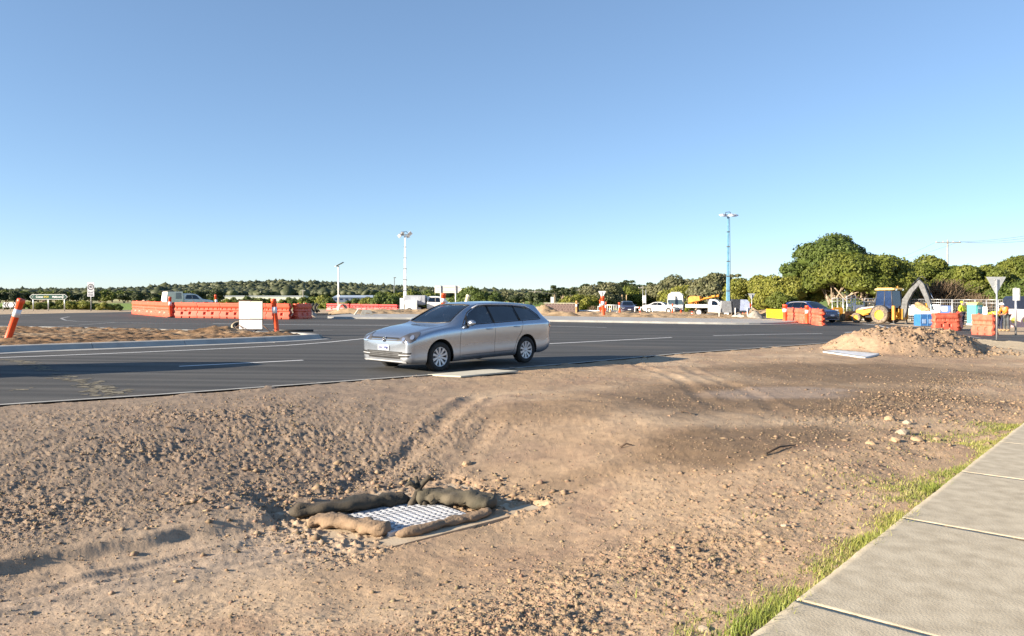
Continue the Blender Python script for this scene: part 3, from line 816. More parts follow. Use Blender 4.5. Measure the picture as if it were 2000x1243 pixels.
        bmesh.ops.delete(s.bm, geom=sel, context='FACES')
        return out
    def pane(s, name, out, mt, parent, sink=0.006):
        out.normal_update()
        for v in out.verts: v.co -= v.normal * sink
        me = bpy.data.meshes.new(name); out.to_mesh(me); out.free()
        return link(name, me, mt, parent)
    def proj(s, p, d):
        h = s.tree.ray_cast(Vector(p), Vector(d), 20)
        return h
    def panel(s, name, outline, frame, mt, parent, off=0.004, step=0.03):
        """a convex outline (a,b) laid on the body; frame = (origin, a axis, b axis, ray direction)"""
        o, ea, eb, rd = [Vector(q) for q in frame]; rd.normalize()
        a0, a1 = min(p[0] for p in outline), max(p[0] for p in outline); b0, b1 = min(p[1] for p in outline), max(p[1] for p in outline)
        na = max(2, int((a1 - a0) / step) + 2); nb = max(2, int((b1 - b0) / step) + 2)
        bm = bmesh.new(); g = [[bm.verts.new((a0 + (a1 - a0) * i / (na - 1), b0 + (b1 - b0) * j / (nb - 1), 0)) for j in range(nb)] for i in range(na)]
        for i in range(na - 1):
            for j in range(nb - 1): bm.faces.new((g[i][j], g[i + 1][j], g[i + 1][j + 1], g[i][j + 1]))
        n = len(outline); ar = sum(outline[i][0] * outline[(i + 1) % n][1] - outline[(i + 1) % n][0] * outline[i][1] for i in range(n))
        for i in range(n):
            p, q = outline[i], outline[(i + 1) % n]; e = (q[0] - p[0], q[1] - p[1]); no = (e[1], -e[0], 0) if ar > 0 else (-e[1], e[0], 0)
            bmesh.ops.bisect_plane(bm, geom=bm.verts[:] + bm.edges[:] + bm.faces[:], plane_co=(p[0], p[1], 0), plane_no=no, clear_outer=True)
        bad = []
        for v in bm.verts:
            h = s.tree.ray_cast(o + ea * v.co.x + eb * v.co.y, rd, 20)
            if h[0] is None: bad.append(v)
            else: v.co = h[0] + h[1] * off * (1 if h[1].dot(rd) < 0 else -1)
        bmesh.ops.delete(bm, geom=bad, context='VERTS')
        for f in bm.faces: f.smooth = True
        me = bpy.data.meshes.new(name); bm.to_mesh(me); bm.free()
        return link(name, me, mt, parent)
    def line_side(s, pts, sy, r, lift=0.0):
        """points (x,z) dropped on one side of the body"""
        out = []
        for a, b in pts:
            h = s.tree.ray_cast(Vector((a, 3 * sy, b)), Vector((0, -sy, 0)), 20)
            if h[0] is not None: out.append(h[0] + h[1] * lift)
        return out
    def finish(s, name, mt, parent):
        me = bpy.data.meshes.new(name); s.bm.to_mesh(me)
        return link(name, me, mt, parent)
def seg_pts(pts, step=0.05, closed=False):
    P = list(pts) + ([pts[0]] if closed else []); out = []
    for a, b in zip(P[:-1], P[1:]):
        n = max(1, int(math.dist(a, b) / step)); out += [(a[0] + (b[0] - a[0]) * i / n, a[1] + (b[1] - a[1]) * i / n) for i in range(n)]
    if not closed: out.append(P[-1])
    return out
M_alloy = mat("alloy_rim", (0.58, 0.59, 0.61), 0.35, metal=0.35, var=0.05)
M_alloy_dark = mat("dark_alloy_recess", (0.05, 0.05, 0.055), 0.4, metal=0.5)
M_under = mat("underbody", (0.012, 0.012, 0.012), 0.9)
M_lamp = mat("headlamp_reflector", (0.85, 0.86, 0.9), 0.08, metal=0.9, var=0.02)
M_lampdark = mat("headlamp_housing", (0.10, 0.10, 0.11), 0.25, metal=0.3, var=0.2)
M_lens = glass_mat("lamp_lens", (0.9, 0.92, 0.95), 0.10)
M_tail = mat("tail_lamp_red", (0.55, 0.012, 0.015), 0.2, var=0.1, coat=1.0)
M_amber = mat("amber_lens", (0.75, 0.25, 0.02), 0.2, coat=1.0)
M_plate = mat("number_plate", (0.75, 0.75, 0.78), 0.4, var=0.03)
M_plate_ink = mat("plate_lettering", (0.03, 0.05, 0.2), 0.5)
M_seat = mat("seat_fabric", (0.035, 0.035, 0.04), 0.9, var=0.2, scale=20)
def paint_mat(name, col, metal=0.0, rough=0.3, dust=(0.30, 0.24, 0.18), dustamt=0.5):
    """car paint: clear coated, with road dust on the lower body"""
    m, n, b = nt(name)
    tc = nd(n, 'ShaderNodeTexCoord'); no = nd(n, 'ShaderNodeTexNoise'); no.inputs['Scale'].default_value = 3.5; no.inputs['Detail'].default_value = 6
    n.links.new(tc.outputs['Object'], no.inputs['Vector'])
    sp = nd(n, 'ShaderNodeSeparateXYZ'); n.links.new(tc.outputs['Object'], sp.inputs[0])
    mr = nd(n, 'ShaderNodeMapRange'); mr.inputs[1].default_value = 0.62; mr.inputs[2].default_value = 0.18; mr.inputs[4].default_value = dustamt
    n.links.new(sp.outputs[2], mr.inputs[0])
    mu = nd(n, 'ShaderNodeMath', operation='MULTIPLY'); n.links.new(mr.outputs[0], mu.inputs[0]); n.links.new(no.outputs['Fac'], mu.inputs[1])
    mx = nd(n, 'ShaderNodeMix', data_type='RGBA'); mx.inputs[6].default_value = (*col, 1); mx.inputs[7].default_value = (*dust, 1)
    n.links.new(mu.outputs[0], mx.inputs[0]); n.links.new(mx.outputs[2], b.inputs['Base Color'])
    r = nd(n, 'ShaderNodeMath', operation='MULTIPLY_ADD'); r.inputs[1].default_value = 0.8; r.inputs[2].default_value = rough
    n.links.new(mu.outputs[0], r.inputs[0]); n.links.new(r.outputs[0], b.inputs['Roughness'])
    b.inputs['Metallic'].default_value = metal; b.inputs['Coat Weight'].default_value = 0.8; b.inputs['Coat Roughness'].default_value = 0.06
    return m
P_silver = paint_mat("silver_car_paint", (0.40, 0.445, 0.51), 0.85, 0.24, dustamt=0.5)
P_white = paint_mat("white_car_paint", (0.72, 0.72, 0.70), 0.0, 0.35)
P_navy = paint_mat("dark_blue_car_paint", (0.010, 0.028, 0.13), 0.3, 0.25, dustamt=.3)
P_plum = paint_mat("dark_plum_car_paint", (0.045, 0.035, 0.075), 0.4, 0.25, dustamt=.3)

def wheel(parent, x, y, r, width, spokes=10, steel=False, rim_mat=None, tyre_mat=None, rr=0.66, hub_only=False):
    sg = 1 if y > 0 else -1
    w = width / 2
    hub = MB(); hub.lathe([(0.0, -w * .3), (r * .60, -w * .3), (r * .60, w * .35), (0.0, w * .35)], 20, 'y')
    ho = hub.build("wheel", M_alloy_dark if not steel else (rim_mat or M_alloy), parent); ho.location = (x, y, r)
    if sg < 0: ho.rotation_euler = (0, 0, math.pi)
    t = MB(); t.lathe([(r * rr, -w * .9), (r * .86, -w), (r * .97, -w * .82), (r, -w * .5), (r, w * .5), (r * .97, w * .82), (r * .86, w), (r * rr, w * .9), (r * (rr - .02), w * .7), (r * (rr - .02), -w * .7)], 32, 'y', closed=True)
    t.build("tyre", tyre_mat or M_rubber, ho)
    m = MB(); R0 = r * rr
    m.lathe([(R0 * .90, w * .72), (R0 * .97, w * .88), (R0 * 1.0, w * .86), (R0 * 1.0, w * .1), (R0 * .92, w * .1)], 32, 'y', closed=True)
    if steel:
        m.lathe([(0, w * .35), (R0 * .28, w * .38), (R0 * .36, w * .25), (R0 * .7, w * .3), (R0 * .92, w * .5)], 24, 'y')
    else:
        for k in range(spokes):
            a = 2 * math.pi * k / spokes
            M = Matrix.Rotation(a, 4, 'Y'); V = []
            for (rad, hw, d0, d1) in ((R0 * .10, .13, w * .30, w * .62), (R0 * .95, .105 if spokes > 7 else .17, w * .45, w * .80)):
                for sx_, dd in ((-1, d0), (1, d0), (1, d1), (-1, d1)):
                    V.append(M @ Vector((sx_ * hw * R0 * (0.55 if rad < R0 * .2 else 1.25), dd, rad)))
            m.add(V, [(0, 1, 2, 3), (4, 7, 6, 5), (0, 4, 5, 1), (1, 5, 6, 2), (2, 6, 7, 3), (3, 7, 4, 0)])
        m.lathe([(R0 * .22, w * .3), (R0 * .22, w * .66), (R0 * .14, w * .72), (0, w * .73)], 16, 'y')
    m.build("rim", rim_mat or M_alloy, ho)
    return ho

def arch_outline(cx, r, zc, zbot):
    pts = [(cx + r, zbot)]
    for k in range(0, 15): a = math.pi * k / 14; pts.append((cx + r * math.cos(a), zc + r * math.sin(a)))
    pts.append((cx - r, zbot))
    return pts

def make_car(name, S, label, cat, group=None, nx=110, detail=True):
    t = empty(name, (0, 0, 0), 0, label, cat, group)
    C = Car(S, nx); pm = S['paint']; r = S['r']; W = max(k[1] for k in S['w'])
    # wheel arches
    for cx in S['wheels']:
        for sg in (-1, 1):
            o = C.cut(arch_outline(cx, r + .055, r + .01, -.1), 'y', lambda c, n, sg=sg: c.y * sg > W * .42 and c.z < r * 2 + .3); o.free()
            mb = MB(); R2 = r + .065; N = 14; V = []
            for k in range(N + 1):
                a = math.pi * k / N
                for yy in (W * .40, W * .97): V.append((cx + R2 * math.cos(a), sg * yy, r + R2 * math.sin(a)))
            mb.add(V, [(2 * k, 2 * k + 1, 2 * k + 3, 2 * k + 2) for k in range(N)], True)
            mb.add([(cx - R2, sg * W * .4, .16), (cx + R2, sg * W * .4, .16), (cx + R2, sg * W * .4, r * 2 + .1), (cx - R2, sg * W * .4, r * 2 + .1)], [(0, 1, 2, 3)])
            mb.build("wheel_well", M_under, t)
            wheel(t, cx, sg * (W - S.get('tw', .2) / 2 - .015), r, S.get('tw', .2), S.get('spokes', 10), S.get('steel', False))
    # windows
    for sg in (-1, 1):
        trims = MB()
        for k, wpoly in enumerate(S['side_windows']):
            o = C.cut(wpoly, 'y', lambda c, n, sg=sg: c.y * sg > .2 and n.y * sg > .25)
            C.pane("side_window", o, M_glass if (k in S.get('clear', (0,))) else M_dglass, t)
        P = C.line_side(seg_pts(S['trim'], .06, True), sg, 0)
        trims.tube([p for p in P], .013, 5, closed=True); trims.build("window_trim", M_black, t)
    sc = S['screen']
    o = C.cut(sc, 'x', lambda c, n: n.x < -.15 and n.z > .1 and c.x < S['L'] * .55 and c.z > S['belt'] - .05)
    C.pane("windscreen", o, M_glass, t)
    if 'rear' in S:
        o = C.cut(S['rear'], 'x', lambda c, n: n.x > .15 and c.x > S['L'] * .6 and c.z > S['belt'] - .05)
        C.pane("rear_window", o, M_dglass, t)
    for sg in (-1, 1):                                     # door pillars between the panes
        for a, b in S.get('pillars', ()):
            P = C.line_side(seg_pts([a, b], .06), sg, 0, 0.001)
            if len(P) > 1: MB().tube(P, .024, 6).build("pillar", M_black, t)
    # dark screen surround
    pp = []
    for a, b in seg_pts(sc, .08, True):
        h = C.tree.ray_cast(Vector((-2, a, b)), Vector((1, 0, 0)), 20)
        if h[0] is not None: pp.append(h[0])
    MB().tube(pp, .014, 5, closed=True).build("windscreen_seal", M_black, t)
    # shut lines
    sh = MB()
    for sg in (-1, 1):
        for ln in S.get('shut', ()):
            P = C.line_side(seg_pts(ln, .05), sg, 0, -.0015)
            if len(P) > 1: sh.tube(P, .005, 4)
        for cx in S['wheels']:
            P = C.line_side([(cx + (r + .068) * math.cos(math.pi * k / 24), r + .01 + (r + .068) * math.sin(math.pi * k / 24)) for k in range(-3, 28)], sg, 0, -.004)
    if sh.v: sh.build("shut_line", M_under, t)
    for k, h_ in enumerate(S.get('handles', ())):
        for sg in (-1, 1):
            p = C.line_side([h_], sg, 0, 0.0)[0]
            mb = MB(); mb.tube([p + Vector((-.09, 0, 0)), p + Vector((-.06, sg * .035, .004)), p + Vector((.07, sg * .038, .006)), p + Vector((.10, 0, 0))], [.008, .013, .014, .009], 6)
            mb.build("door_handle", M_chrome if S.get('chrome_handle') else pm, t)
    # mirrors
    mx, mz = S['mirror']
    for sg in (-1, 1):
        p = C.line_side([(mx, mz)], sg, 0)[0]
        mb = MB(); mb.ico((p.x + .0, p.y + sg * .13, p.z + .055), 1, 2, sc=(.075, .115, .068), smooth=True)
        mo = mb.build("mirror", pm, t)
        MB().box((p.x + .02, p.y + sg * .05, p.z + .0), (.08, .14, .03)).build("mirror_foot", M_black, mo)
    # interior
    it = MB(); bz = S['belt']
    for sx_ in S.get('seat_x', (1.95, 2.85)):
        for yy in (-.37, .37):
            it.box((sx_, yy, bz - .42), (.5, .5, .2)); it.box((sx_ + .27, yy, bz - .10), (.13, .48, .62), ry=R(12)); it.box((sx_ + .36, yy, bz + .30), (.09, .26, .16), ry=R(10))
    it.build("seat", M_seat, t)
    d0 = S['dash']; MB().box((d0, 0, bz - .16), (.5, W * 1.5, .22)).build("dashboard", M_seat, t)
    MB().lathe([(.17, -.012), (.185, 0), (.17, .012), (.155, 0)], 20, 'x', c=(0, 0, 0), closed=True).build("steering_wheel", M_black, t).location = (d0 + .36, S.get('drv', .37), bz + .0)
    MB().box((S['L'] * .52, 0, S['zb'][1][1] + .12), (S['L'] * .72, W * .8, .08)).build("floor", M_under, t)
    # panels laid on the body
    FR = ((-2, 0, 0), (0, 1, 0), (0, 0, 1), (1, 0, 0))
    for nm, ol, fr, mt_, off in S.get('panels', ()):
        C.panel(nm, ol, FR if fr == 'front' else (((S['L'] + 2, 0, 0), (0, 1, 0), (0, 0, 1), (-1, 0, 0)) if fr == 'rear' else fr), mt_, t, off)
    t['_'] = 0; del t['_']
    S['tree'] = C.tree
    C.finish("body", pm, t)
    if S.get('rails'):
        for sg in (-1, 1):
            P = []
            for a in np.linspace(S['rails'][0], S['rails'][1], 12):
                h = C.tree.ray_cast(Vector((a, sg * S['rails'][2], 3)), Vector((0, 0, -1)), 20); P.append(h[0] + Vector((0, 0, .05)))
            P[0].z -= .045; P[-1].z -= .045
            MB().tube(P, .017, 6).build("roof_rail", S.get('rail_mat', M_alloy), t)
    C.bm.free()
    return t
def mirror_y(ol): return [(-a, b) for a, b in ol][::-1]
def diag(sg, ax=0.55):
    """projection frame looking at a front corner of the car"""
    d = Vector((1, -sg * ax, 0)).normalized(); e = Vector((-d.y, d.x, 0)) * 1.0
    return (Vector((0, 0, 0)) - d * 3, e, Vector((0, 0, 1)), d)
def disc(cx, cz, rx, rz=None, n=20):
    rz = rz or rx
    return [(cx + rx * math.cos(2 * math.pi * k / n), cz + rz * math.sin(2 * math.pi * k / n)) for k in range(n)]

# ---------------------------------------------------------------- the silver estate car
S = dict(L=4.56, r=.318, wheels=(.80, 3.555), paint=P_silver, belt=.97, tw=.205, bulge=.022, tbulge=.04, clear=(0,), chrome_handle=False, drv=.37)
S['zb'] = [(0, .235), (.12, .19), (.5, .175), (2.2, .20), (4.1, .22), (4.4, .28), (4.56, .36)]
S['w'] = [(0, .735), (.05, .80), (.16, .85), (.4, .88), (.8, .895), (1.6, .90), (3.2, .90), (3.9, .885), (4.3, .87), (4.48, .83), (4.56, .76)]
S['zs'] = [(0, .665), (.1, .73), (.3, .80), (.7, .88), (1.15, .925), (1.7, .945), (3.0, .985), (3.9, 1.0), (4.35, 1.0), (4.5, .965), (4.56, .90)]
S['wt'] = [(0, .58), (.1, .64), (.4, .70), (1.0, .735), (1.25, .72), (1.6, .655), (1.95, .595), (2.4, .585), (3.6, .575), (4.1, .555), (4.35, .60), (4.5, .68), (4.56, .62)]
S['ed'] = [(0, .02), (.2, .025), (.7, .03), (1.1, .025), (1.35, .05), (1.8, .075), (2.2, .085), (3.9, .09), (4.3, .05), (4.5, .03), (4.56, .02)]
S['zt'] = [(0, .715), (.08, .785), (.3, .865), (.7, .945), (1.08, .99), (1.18, 1.02), (1.5, 1.195), (1.85, 1.365), (2.05, 1.43), (2.45, 1.475), (3.0, 1.48), (3.6, 1.455), (4.05, 1.42), (4.22, 1.385), (4.33, 1.27), (4.45, 1.09), (4.52, .99), (4.56, .94)]
S['side_windows'] = [[(1.56, .985), (2.44, 1.01), (2.44, 1.375), (2.12, 1.355), (1.82, 1.22)], [(2.50, 1.012), (3.33, 1.035), (3.30, 1.36), (2.50, 1.378)], [(3.39, 1.037), (4.10, 1.055), (4.08, 1.13), (3.93, 1.265), (3.82, 1.31), (3.38, 1.355)]]
S['trim'] = [(1.48, .97), (2.45, .995), (3.3, 1.02), (4.13, 1.04), (4.11, 1.14), (3.95, 1.285), (3.83, 1.33), (3.3, 1.375), (2.45, 1.395), (2.10, 1.373), (1.80, 1.235)]
S['pillars'] = [((2.47, 1.01), (2.47, 1.38)), ((3.36, 1.035), (3.35, 1.365)), ((1.62, 1.0), (1.72, 1.16))]
S['screen'] = [(-.66, 1.04), (-.35, 1.015), (.35, 1.015), (.66, 1.04), (.50, 1.40), (.3, 1.415), (-.3, 1.415), (-.50, 1.40)]
S['rear'] = [(-.5, 1.06), (.5, 1.06), (.46, 1.30), (-.46, 1.30)]
S['shut'] = [[(1.40, .93), (1.36, .70), (1.36, .30), (1.42, .255), (3.02, .265), (3.10, .33), (3.22, .60), (3.36, .78), (3.44, 1.02)], [(2.47, .985), (2.45, .60), (2.44, .27)], [(1.40, .93), (1.50, .965)], [(1.42, .32), (3.0, .34)]]
S['handles'] = [(2.26, .86), (3.18, .885)]
S['mirror'] = (1.62, .965); S['dash'] = 1.48; S['rails'] = (2.0, 3.95, .60)
HL = [(0.0, .0), (.14, -.045), (.33, -.04), (.43, .01), (.50, .12), (.46, .15), (.25, .125), (.05, .05)]
pn = []
pn.append(("grille", [(-.50, .668), (.50, .668), (.50, .725), (.44, .738), (-.44, .738), (-.50, .725)], 'front', M_black, .006))
pn.append(("grille_bar", [(-.43, .688), (.43, .688), (.43, .697), (-.43, .697)], 'front', M_chrome, .012))
pn.append(("lower_grille", [(-.52, .30), (.52, .30), (.60, .45), (-.60, .45)], 'front', M_black, .006))
for z_ in (.35, .385, .42): pn.append(("grille_bar", [(-.50, z_ - .005), (.50, z_ - .005), (.50, z_ + .005), (-.50, z_ + .005)], 'front', M_greysteel, .013))
pn.append(("splitter", [(-.70, .235), (.70, .235), (.70, .262), (-.70, .262)], 'front', M_alloy, .02))
pn.append(("number_plate", [(-.185, .47), (.185, .47), (.185, .575), (-.185, .575)], 'front', M_plate, .018))
for sg in (-1, 1):
    fr = diag(sg, .75); q = (lambda ol, sg=sg: [(a * sg, b) for a, b in ol])
    x0 = .355 * 1.0
    hl = [(x0 + a * .95, .685 + b * 1.15) for a, b in HL]
    # coordinate a along the diagonal frame: y*cos - x*sin
    pn.append(("headlight", q(hl), fr, M_lampdark, .006))
    pn.append(("headlight_reflector", q(disc(x0 + .14, .712, .042, .034)), fr, M_lamp, .012))
    pn.append(("headlight_reflector", q(disc(x0 + .33, .748, .045, .043)), fr, M_lamp, .012))
    pn.append(("headlight_strip", q([(x0 + .02, .665), (x0 + .14, .645), (x0 + .27, .648), (x0 + .25, .672), (x0 + .12, .668)]), fr, M_lamp, .010))
    pn.append(("fog_grille", q([(x0 + .06, .335), (x0 + .27, .345), (x0 + .33, .44), (x0 + .13, .435)]), fr, M_black, .006))
    pn.append(("fog_grille_bar", q([(x0 + .02, .375), (x0 + .31, .385), (x0 + .32, .40), (x0 + .02, .392)]), fr, M_alloy, .013))
    # tail lamps wrap the rear corner
    d = Vector((-1, -sg * .8, 0)).normalized(); e = Vector((d.y * -1, d.x, 0)) * -1
    frr = (Vector((4.56, 0, 0)) - d * 3, e, Vector((0, 0, 1)), d)
    pn.append(("tail_lamp", [(a * sg, b) for a, b in [(.36, .84), (.68, .82), (.76, .88), (.74, .985), (.50, .96)]], frr, M_tail, .008))
S['panels'] = pn
wagon = make_car("estate_car", S, "silver estate car driving left along the near lane, with roof rails and dark rear windows", "car", nx=130)
# badge: a ring with the V over W monogram, in relief
def badge(parent, c, r, mt):
    b = MB(); ring = [(r * .86, -.004), (r, -.004), (r, .006), (r * .86, .006)]; b.lathe(ring, 28, 'x', closed=True)
    def bar(p, q, w=r * .15):
        b.tube([(0, p[0] * r, p[1] * r), (0, q[0] * r, q[1] * r)], w * .55, 5)
    bar((-.34, .82), (0, .08)); bar((.34, .82), (0, .08))
    bar((-.80, .28), (-.38, -.74)); bar((-.38, -.74), (0, -.02)); bar((0, -.02), (.38, -.74)); bar((.38, -.74), (.80, .28))
    o = b.build("badge", mt, parent); o.location = c
    MB().lathe([(0, .002), (r * .9, .002), (r * .9, .008), (0, .008)], 24, 'x').build("badge_disc", M_black, o)
    return o
h = S['tree'].ray_cast(Vector((-2, 0, .70)), Vector((1, 0, 0)))
badge(wagon, (h[0].x - .018, 0, .70), .062, M_chrome)
h = S['tree'].ray_cast(Vector((-2, 0, .52)), Vector((1, 0, 0)))
lt = lettering("1FZ 1PM", .085, M_plate_ink, wagon, (h[0].x - .030, 0, .521), facing=R(-90), bold=.002)
P_ = h
# orientation: nose towards lower left of the picture, tyres on the road
w1 = G(855, 725); w2 = G(1024, 711)
hd = Vector((w2.x - w1.x, w2.y - w1.y)); ang = math.atan2(hd.y, hd.x)
wc = (w1 + w2) / 2; side = Vector((math.sin(ang), -math.cos(ang)))
o_ = Vector((wc.x, wc.y)) - Vector((math.cos(ang), math.sin(ang))) * ((.80 + 3.555) / 2) - side * .80
wagon.location = (o_.x, o_.y, gz(o_.x + 1.5, o_.y + 1.5) + .004); wagon.rotation_euler = (0, 0, ang)
# ---------------------------------------------------------------- the other vehicles
import copy
def respec(S, fx, fy, fz, **kw):
    T = {}
    for k, v in S.items():
        if k in ('zb', 'zs', 'ed', 'zt'): T[k] = [(a * fx, b * fz) for a, b in v]
        elif k in ('w', 'wt'): T[k] = [(a * fx, b * fy) for a, b in v]
        elif k == 'side_windows': T[k] = [[(a * fx, b * fz) for a, b in w] for w in v]
        elif k in ('trim', 'handles'): T[k] = [(a * fx, b * fz) for a, b in v]
        elif k == 'shut': T[k] = [[(a * fx, b * fz) for a, b in w] for w in v]
        elif k == 'pillars': T[k] = [((p[0] * fx, p[1] * fz), (q[0] * fx, q[1] * fz)) for p, q in v]
        elif k in ('screen', 'rear'): T[k] = [(a * fy, b * fz) for a, b in v]
        elif k == 'panels':
            T[k] = []
            for nm, ol, fr, m_, of in v:
                if isinstance(fr, str): T[k].append((nm, [(a * fy, b * fz) for a, b in ol], fr, m_, of))
                elif nm.startswith('tail'): T[k].append((nm, [(a * fy, b * fz) for a, b in ol], (fr[0] + Vector((4.56 * (fx - 1), 0, 0)),) + tuple(fr[1:]), m_, of))
                else: T[k].append((nm, [(a * fy, b * fz) for a, b in ol], fr, m_, of))
        elif k == 'wheels': T[k] = tuple(a * fx for a in v)
        elif k == 'L': T[k] = v * fx
        elif k == 'belt': T[k] = v * fz
        elif k == 'mirror': T[k] = (v[0] * fx, v[1] * fz)
        elif k in ('dash',): T[k] = v * fx
        elif k == 'rails': T[k] = (v[0] * fx, v[1] * fx, v[2] * fy)
        elif k != 'tree': T[k] = v
    T['seat_x'] = tuple(a * fx for a in (1.95, 2.85)); T.update(kw)
    return T
def put(o, px, Y, rz, dz=0.0, shift=None):
    p = at(px, Y, dz); o.location = p; o.rotation_euler = (0, 0, rz); return p
def center_local(o, L, px, Y, rz, dz=0.0):
    """place a car so that its middle is seen at px"""
    p = at(px, Y, dz); o.location = (p.x - math.cos(rz) * L / 2, p.y - math.sin(rz) * L / 2, p.z); o.rotation_euler = (0, 0, rz)

S2 = respec(S, 1.0, 1.02, 1.13, paint=P_navy, r=.36, clear=(), rail_mat=M_alloy, spokes=5)
suv = make_car("sport_utility_car", S2, "dark blue sport utility car with silver roof rails behind the plastic barriers", "car", nx=70)
center_local(suv, 4.56, 1582, 60, R(112))
# the second dark car, just out of the picture on the left; its shadow lies across the road
S2b = dict(S2)
suv2 = dup(suv, (0, 0, 0), 0, "dark blue car driving ahead of the silver estate, beyond the left picture edge")
a_ = G(0, 725); suv2.scale = (1, 1, 1.24); suv2.location = (-14.75, 12.0, gz(-12, 15)); suv2.rotation_euler = (0, 0, ang)

S3 = respec(S, 1.02, 1.0, 1.0, paint=P_white, clear=(), spokes=7)
del S3['rails']; S3.pop('rear')
S3['zt'] = [(0, .67), (.1, .73), (.3, .80), (.7, .89), (1.1, .955), (1.25, 1.0), (1.6, 1.19), (1.95, 1.35), (2.3, 1.42), (2.8, 1.425), (3.2, 1.36), (3.6, 1.20), (3.9, 1.07), (4.2, 1.04), (4.5, 1.01), (4.65, .95)]
S3['wt'] = [(0, .58), (.1, .64), (.4, .70), (1.0, .735), (1.3, .72), (1.6, .65), (1.95, .58), (2.4, .56), (3.0, .555), (3.5, .60), (3.9, .70), (4.3, .76), (4.65, .66)]
S3['side_windows'] = [[(1.66, .985), (2.48, 1.01), (2.48, 1.32), (2.2, 1.315), (1.9, 1.19)], [(2.56, 1.012), (3.45, 1.04), (3.30, 1.18), (3.05, 1.29), (2.56, 1.33)]]
S3['trim'] = [(1.56, .97), (2.5, .995), (3.55, 1.03), (3.32, 1.20), (3.06, 1.31), (2.5, 1.345), (2.18, 1.335), (1.88, 1.21)]
S3['pillars'] = [((2.52, 1.01), (2.52, 1.33))]
S3['screen'] = [(-.64, 1.03), (.64, 1.03), (.50, 1.34), (.3, 1.355), (-.3, 1.355), (-.50, 1.34)]
S3['panels'] = [p for p in S3['panels'] if not p[0].startswith('grille') and p[0] != 'tail_lamp'] + [("grille", [(-.40, .56), (.40, .56), (.48, .72), (-.48, .72)], 'front', M_black, .006), ("grille_bar", [(-.42, .63), (.42, .63), (.43, .645), (-.43, .645)], 'front', M_chrome, .012)]
sedan = make_car("sedan_car", S3, "white four door saloon parked between the dark plum car and the minibus", "car", nx=70)
center_local(sedan, 4.6, 1292, 98, R(140))

S4 = respec(S, .98, 1.0, 1.04, paint=P_plum, clear=(), r=.33)
mpv = make_car("hatchback_car", S4, "dark plum car facing the camera beyond the dug up island", "car", nx=60)
center_local(mpv, 4.5, 1225, 93, R(88), -0.05)

def cab_spec(paint, double=True, Lc=3.6):
    """pickup cab: nose at 0, back wall at Lc"""
    T = dict(L=Lc, r=.38, wheels=(.85,), paint=paint, belt=1.10, tw=.24, bulge=.05, tbulge=.005, clear=(), drv=.37, steel=True)
    T['zb'] = [(0, .42), (.4, .34), (Lc, .42)]
    T['w'] = [(0, .76), (.1, .84), (.4, .90), (1.0, .92), (Lc - .1, .92), (Lc, .90)]
    T['zs'] = [(0, .88), (.3, .96), (1.1, 1.07), (1.6, 1.10), (Lc, 1.12)]
    T['wt'] = [(0, .70), (.5, .78), (1.1, .82), (1.3, .80), (1.6, .74), (2.0, .66), (Lc, .66)]
    T['ed'] = [(0, .03), (1.0, .04), (1.3, .06), (2.0, .08), (Lc, .08)]
    T['zt'] = [(0, .96), (.3, 1.05), (1.1, 1.15), (1.2, 1.18), (1.5, 1.42), (1.85, 1.68), (2.05, 1.755), (2.5, 1.79), (Lc - .05, 1.76), (Lc, 1.70)]
    T['side_windows'] = [[(1.62, 1.16), (2.38, 1.18), (2.38, 1.62), (2.06, 1.61), (1.84, 1.46)]]
    T['trim'] = [(1.56, 1.145), (2.42, 1.165), (2.42, 1.64), (2.03, 1.63), (1.80, 1.47)]
    if double:
        T['side_windows'].append([(2.46, 1.18), (3.2, 1.2), (3.12, 1.45), (3.0, 1.62), (2.46, 1.62)]); T['trim'] = [(1.56, 1.145), (2.42, 1.165), (3.26, 1.18), (3.16, 1.46), (3.03, 1.64), (2.42, 1.64), (2.03, 1.63), (1.80, 1.47)]
        T['pillars'] = [((2.42, 1.18), (2.42, 1.63))]
    T['screen'] = [(-.70, 1.2), (.70, 1.2), (.60, 1.65), (-.60, 1.65)]
    T['shut'] = [[(1.45, 1.12), (1.42, .55), (2.44, .56), (2.44, 1.16)]]
    if double: T['shut'].append([(2.44, .56), (3.1, .60), (3.28, .9), (3.3, 1.17)])
    T['handles'] = [(2.3, 1.0)] + ([(3.15, 1.02)] if double else [])
    T['mirror'] = (1.62, 1.16); T['dash'] = 1.5; T['seat_x'] = (2.0,) if not double else (2.0, 2.8)
    T['panels'] = [("grille", [(-.55, .70), (.55, .70), (.6, .90), (-.6, .90)], 'front', M_black, .006), ("headlight", [(.60, .72), (.82, .74), (.82, .90), (.62, .90)], 'front', M_lamp, .01), ("headlight", [(-.82, .74), (-.60, .72), (-.62, .90), (-.82, .90)], 'front', M_lamp, .01),
                   ("bumper", [(-.80, .45), (.80, .45), (.80, .60), (-.80, .60)], 'front', M_greysteel, .03), ("number_plate", [(-.18, .48), (.18, .48), (.18, .58), (-.18, .58)], 'front', M_plate, .04)]
    return T
def chassis(t, x0, x1, wx, r=.38, W=.92, steel=True):
    m = MB()
    for yy in (-.38, .38): m.box(((x0 + x1) / 2, yy, .55), (x1 - x0, .07, .14))
    for k in range(4): m.box((x0 + (x1 - x0) * (k + .5) / 4, 0, .55), (.08, .76, .10))
    m.tube([(wx, -W * .8, r), (wx, W * .8, r)], .06, 8); m.build("chassis_rail", M_under, t)
    for sg in (-1, 1): wheel(t, wx, sg * (W - .14), r, .24, 6, steel)

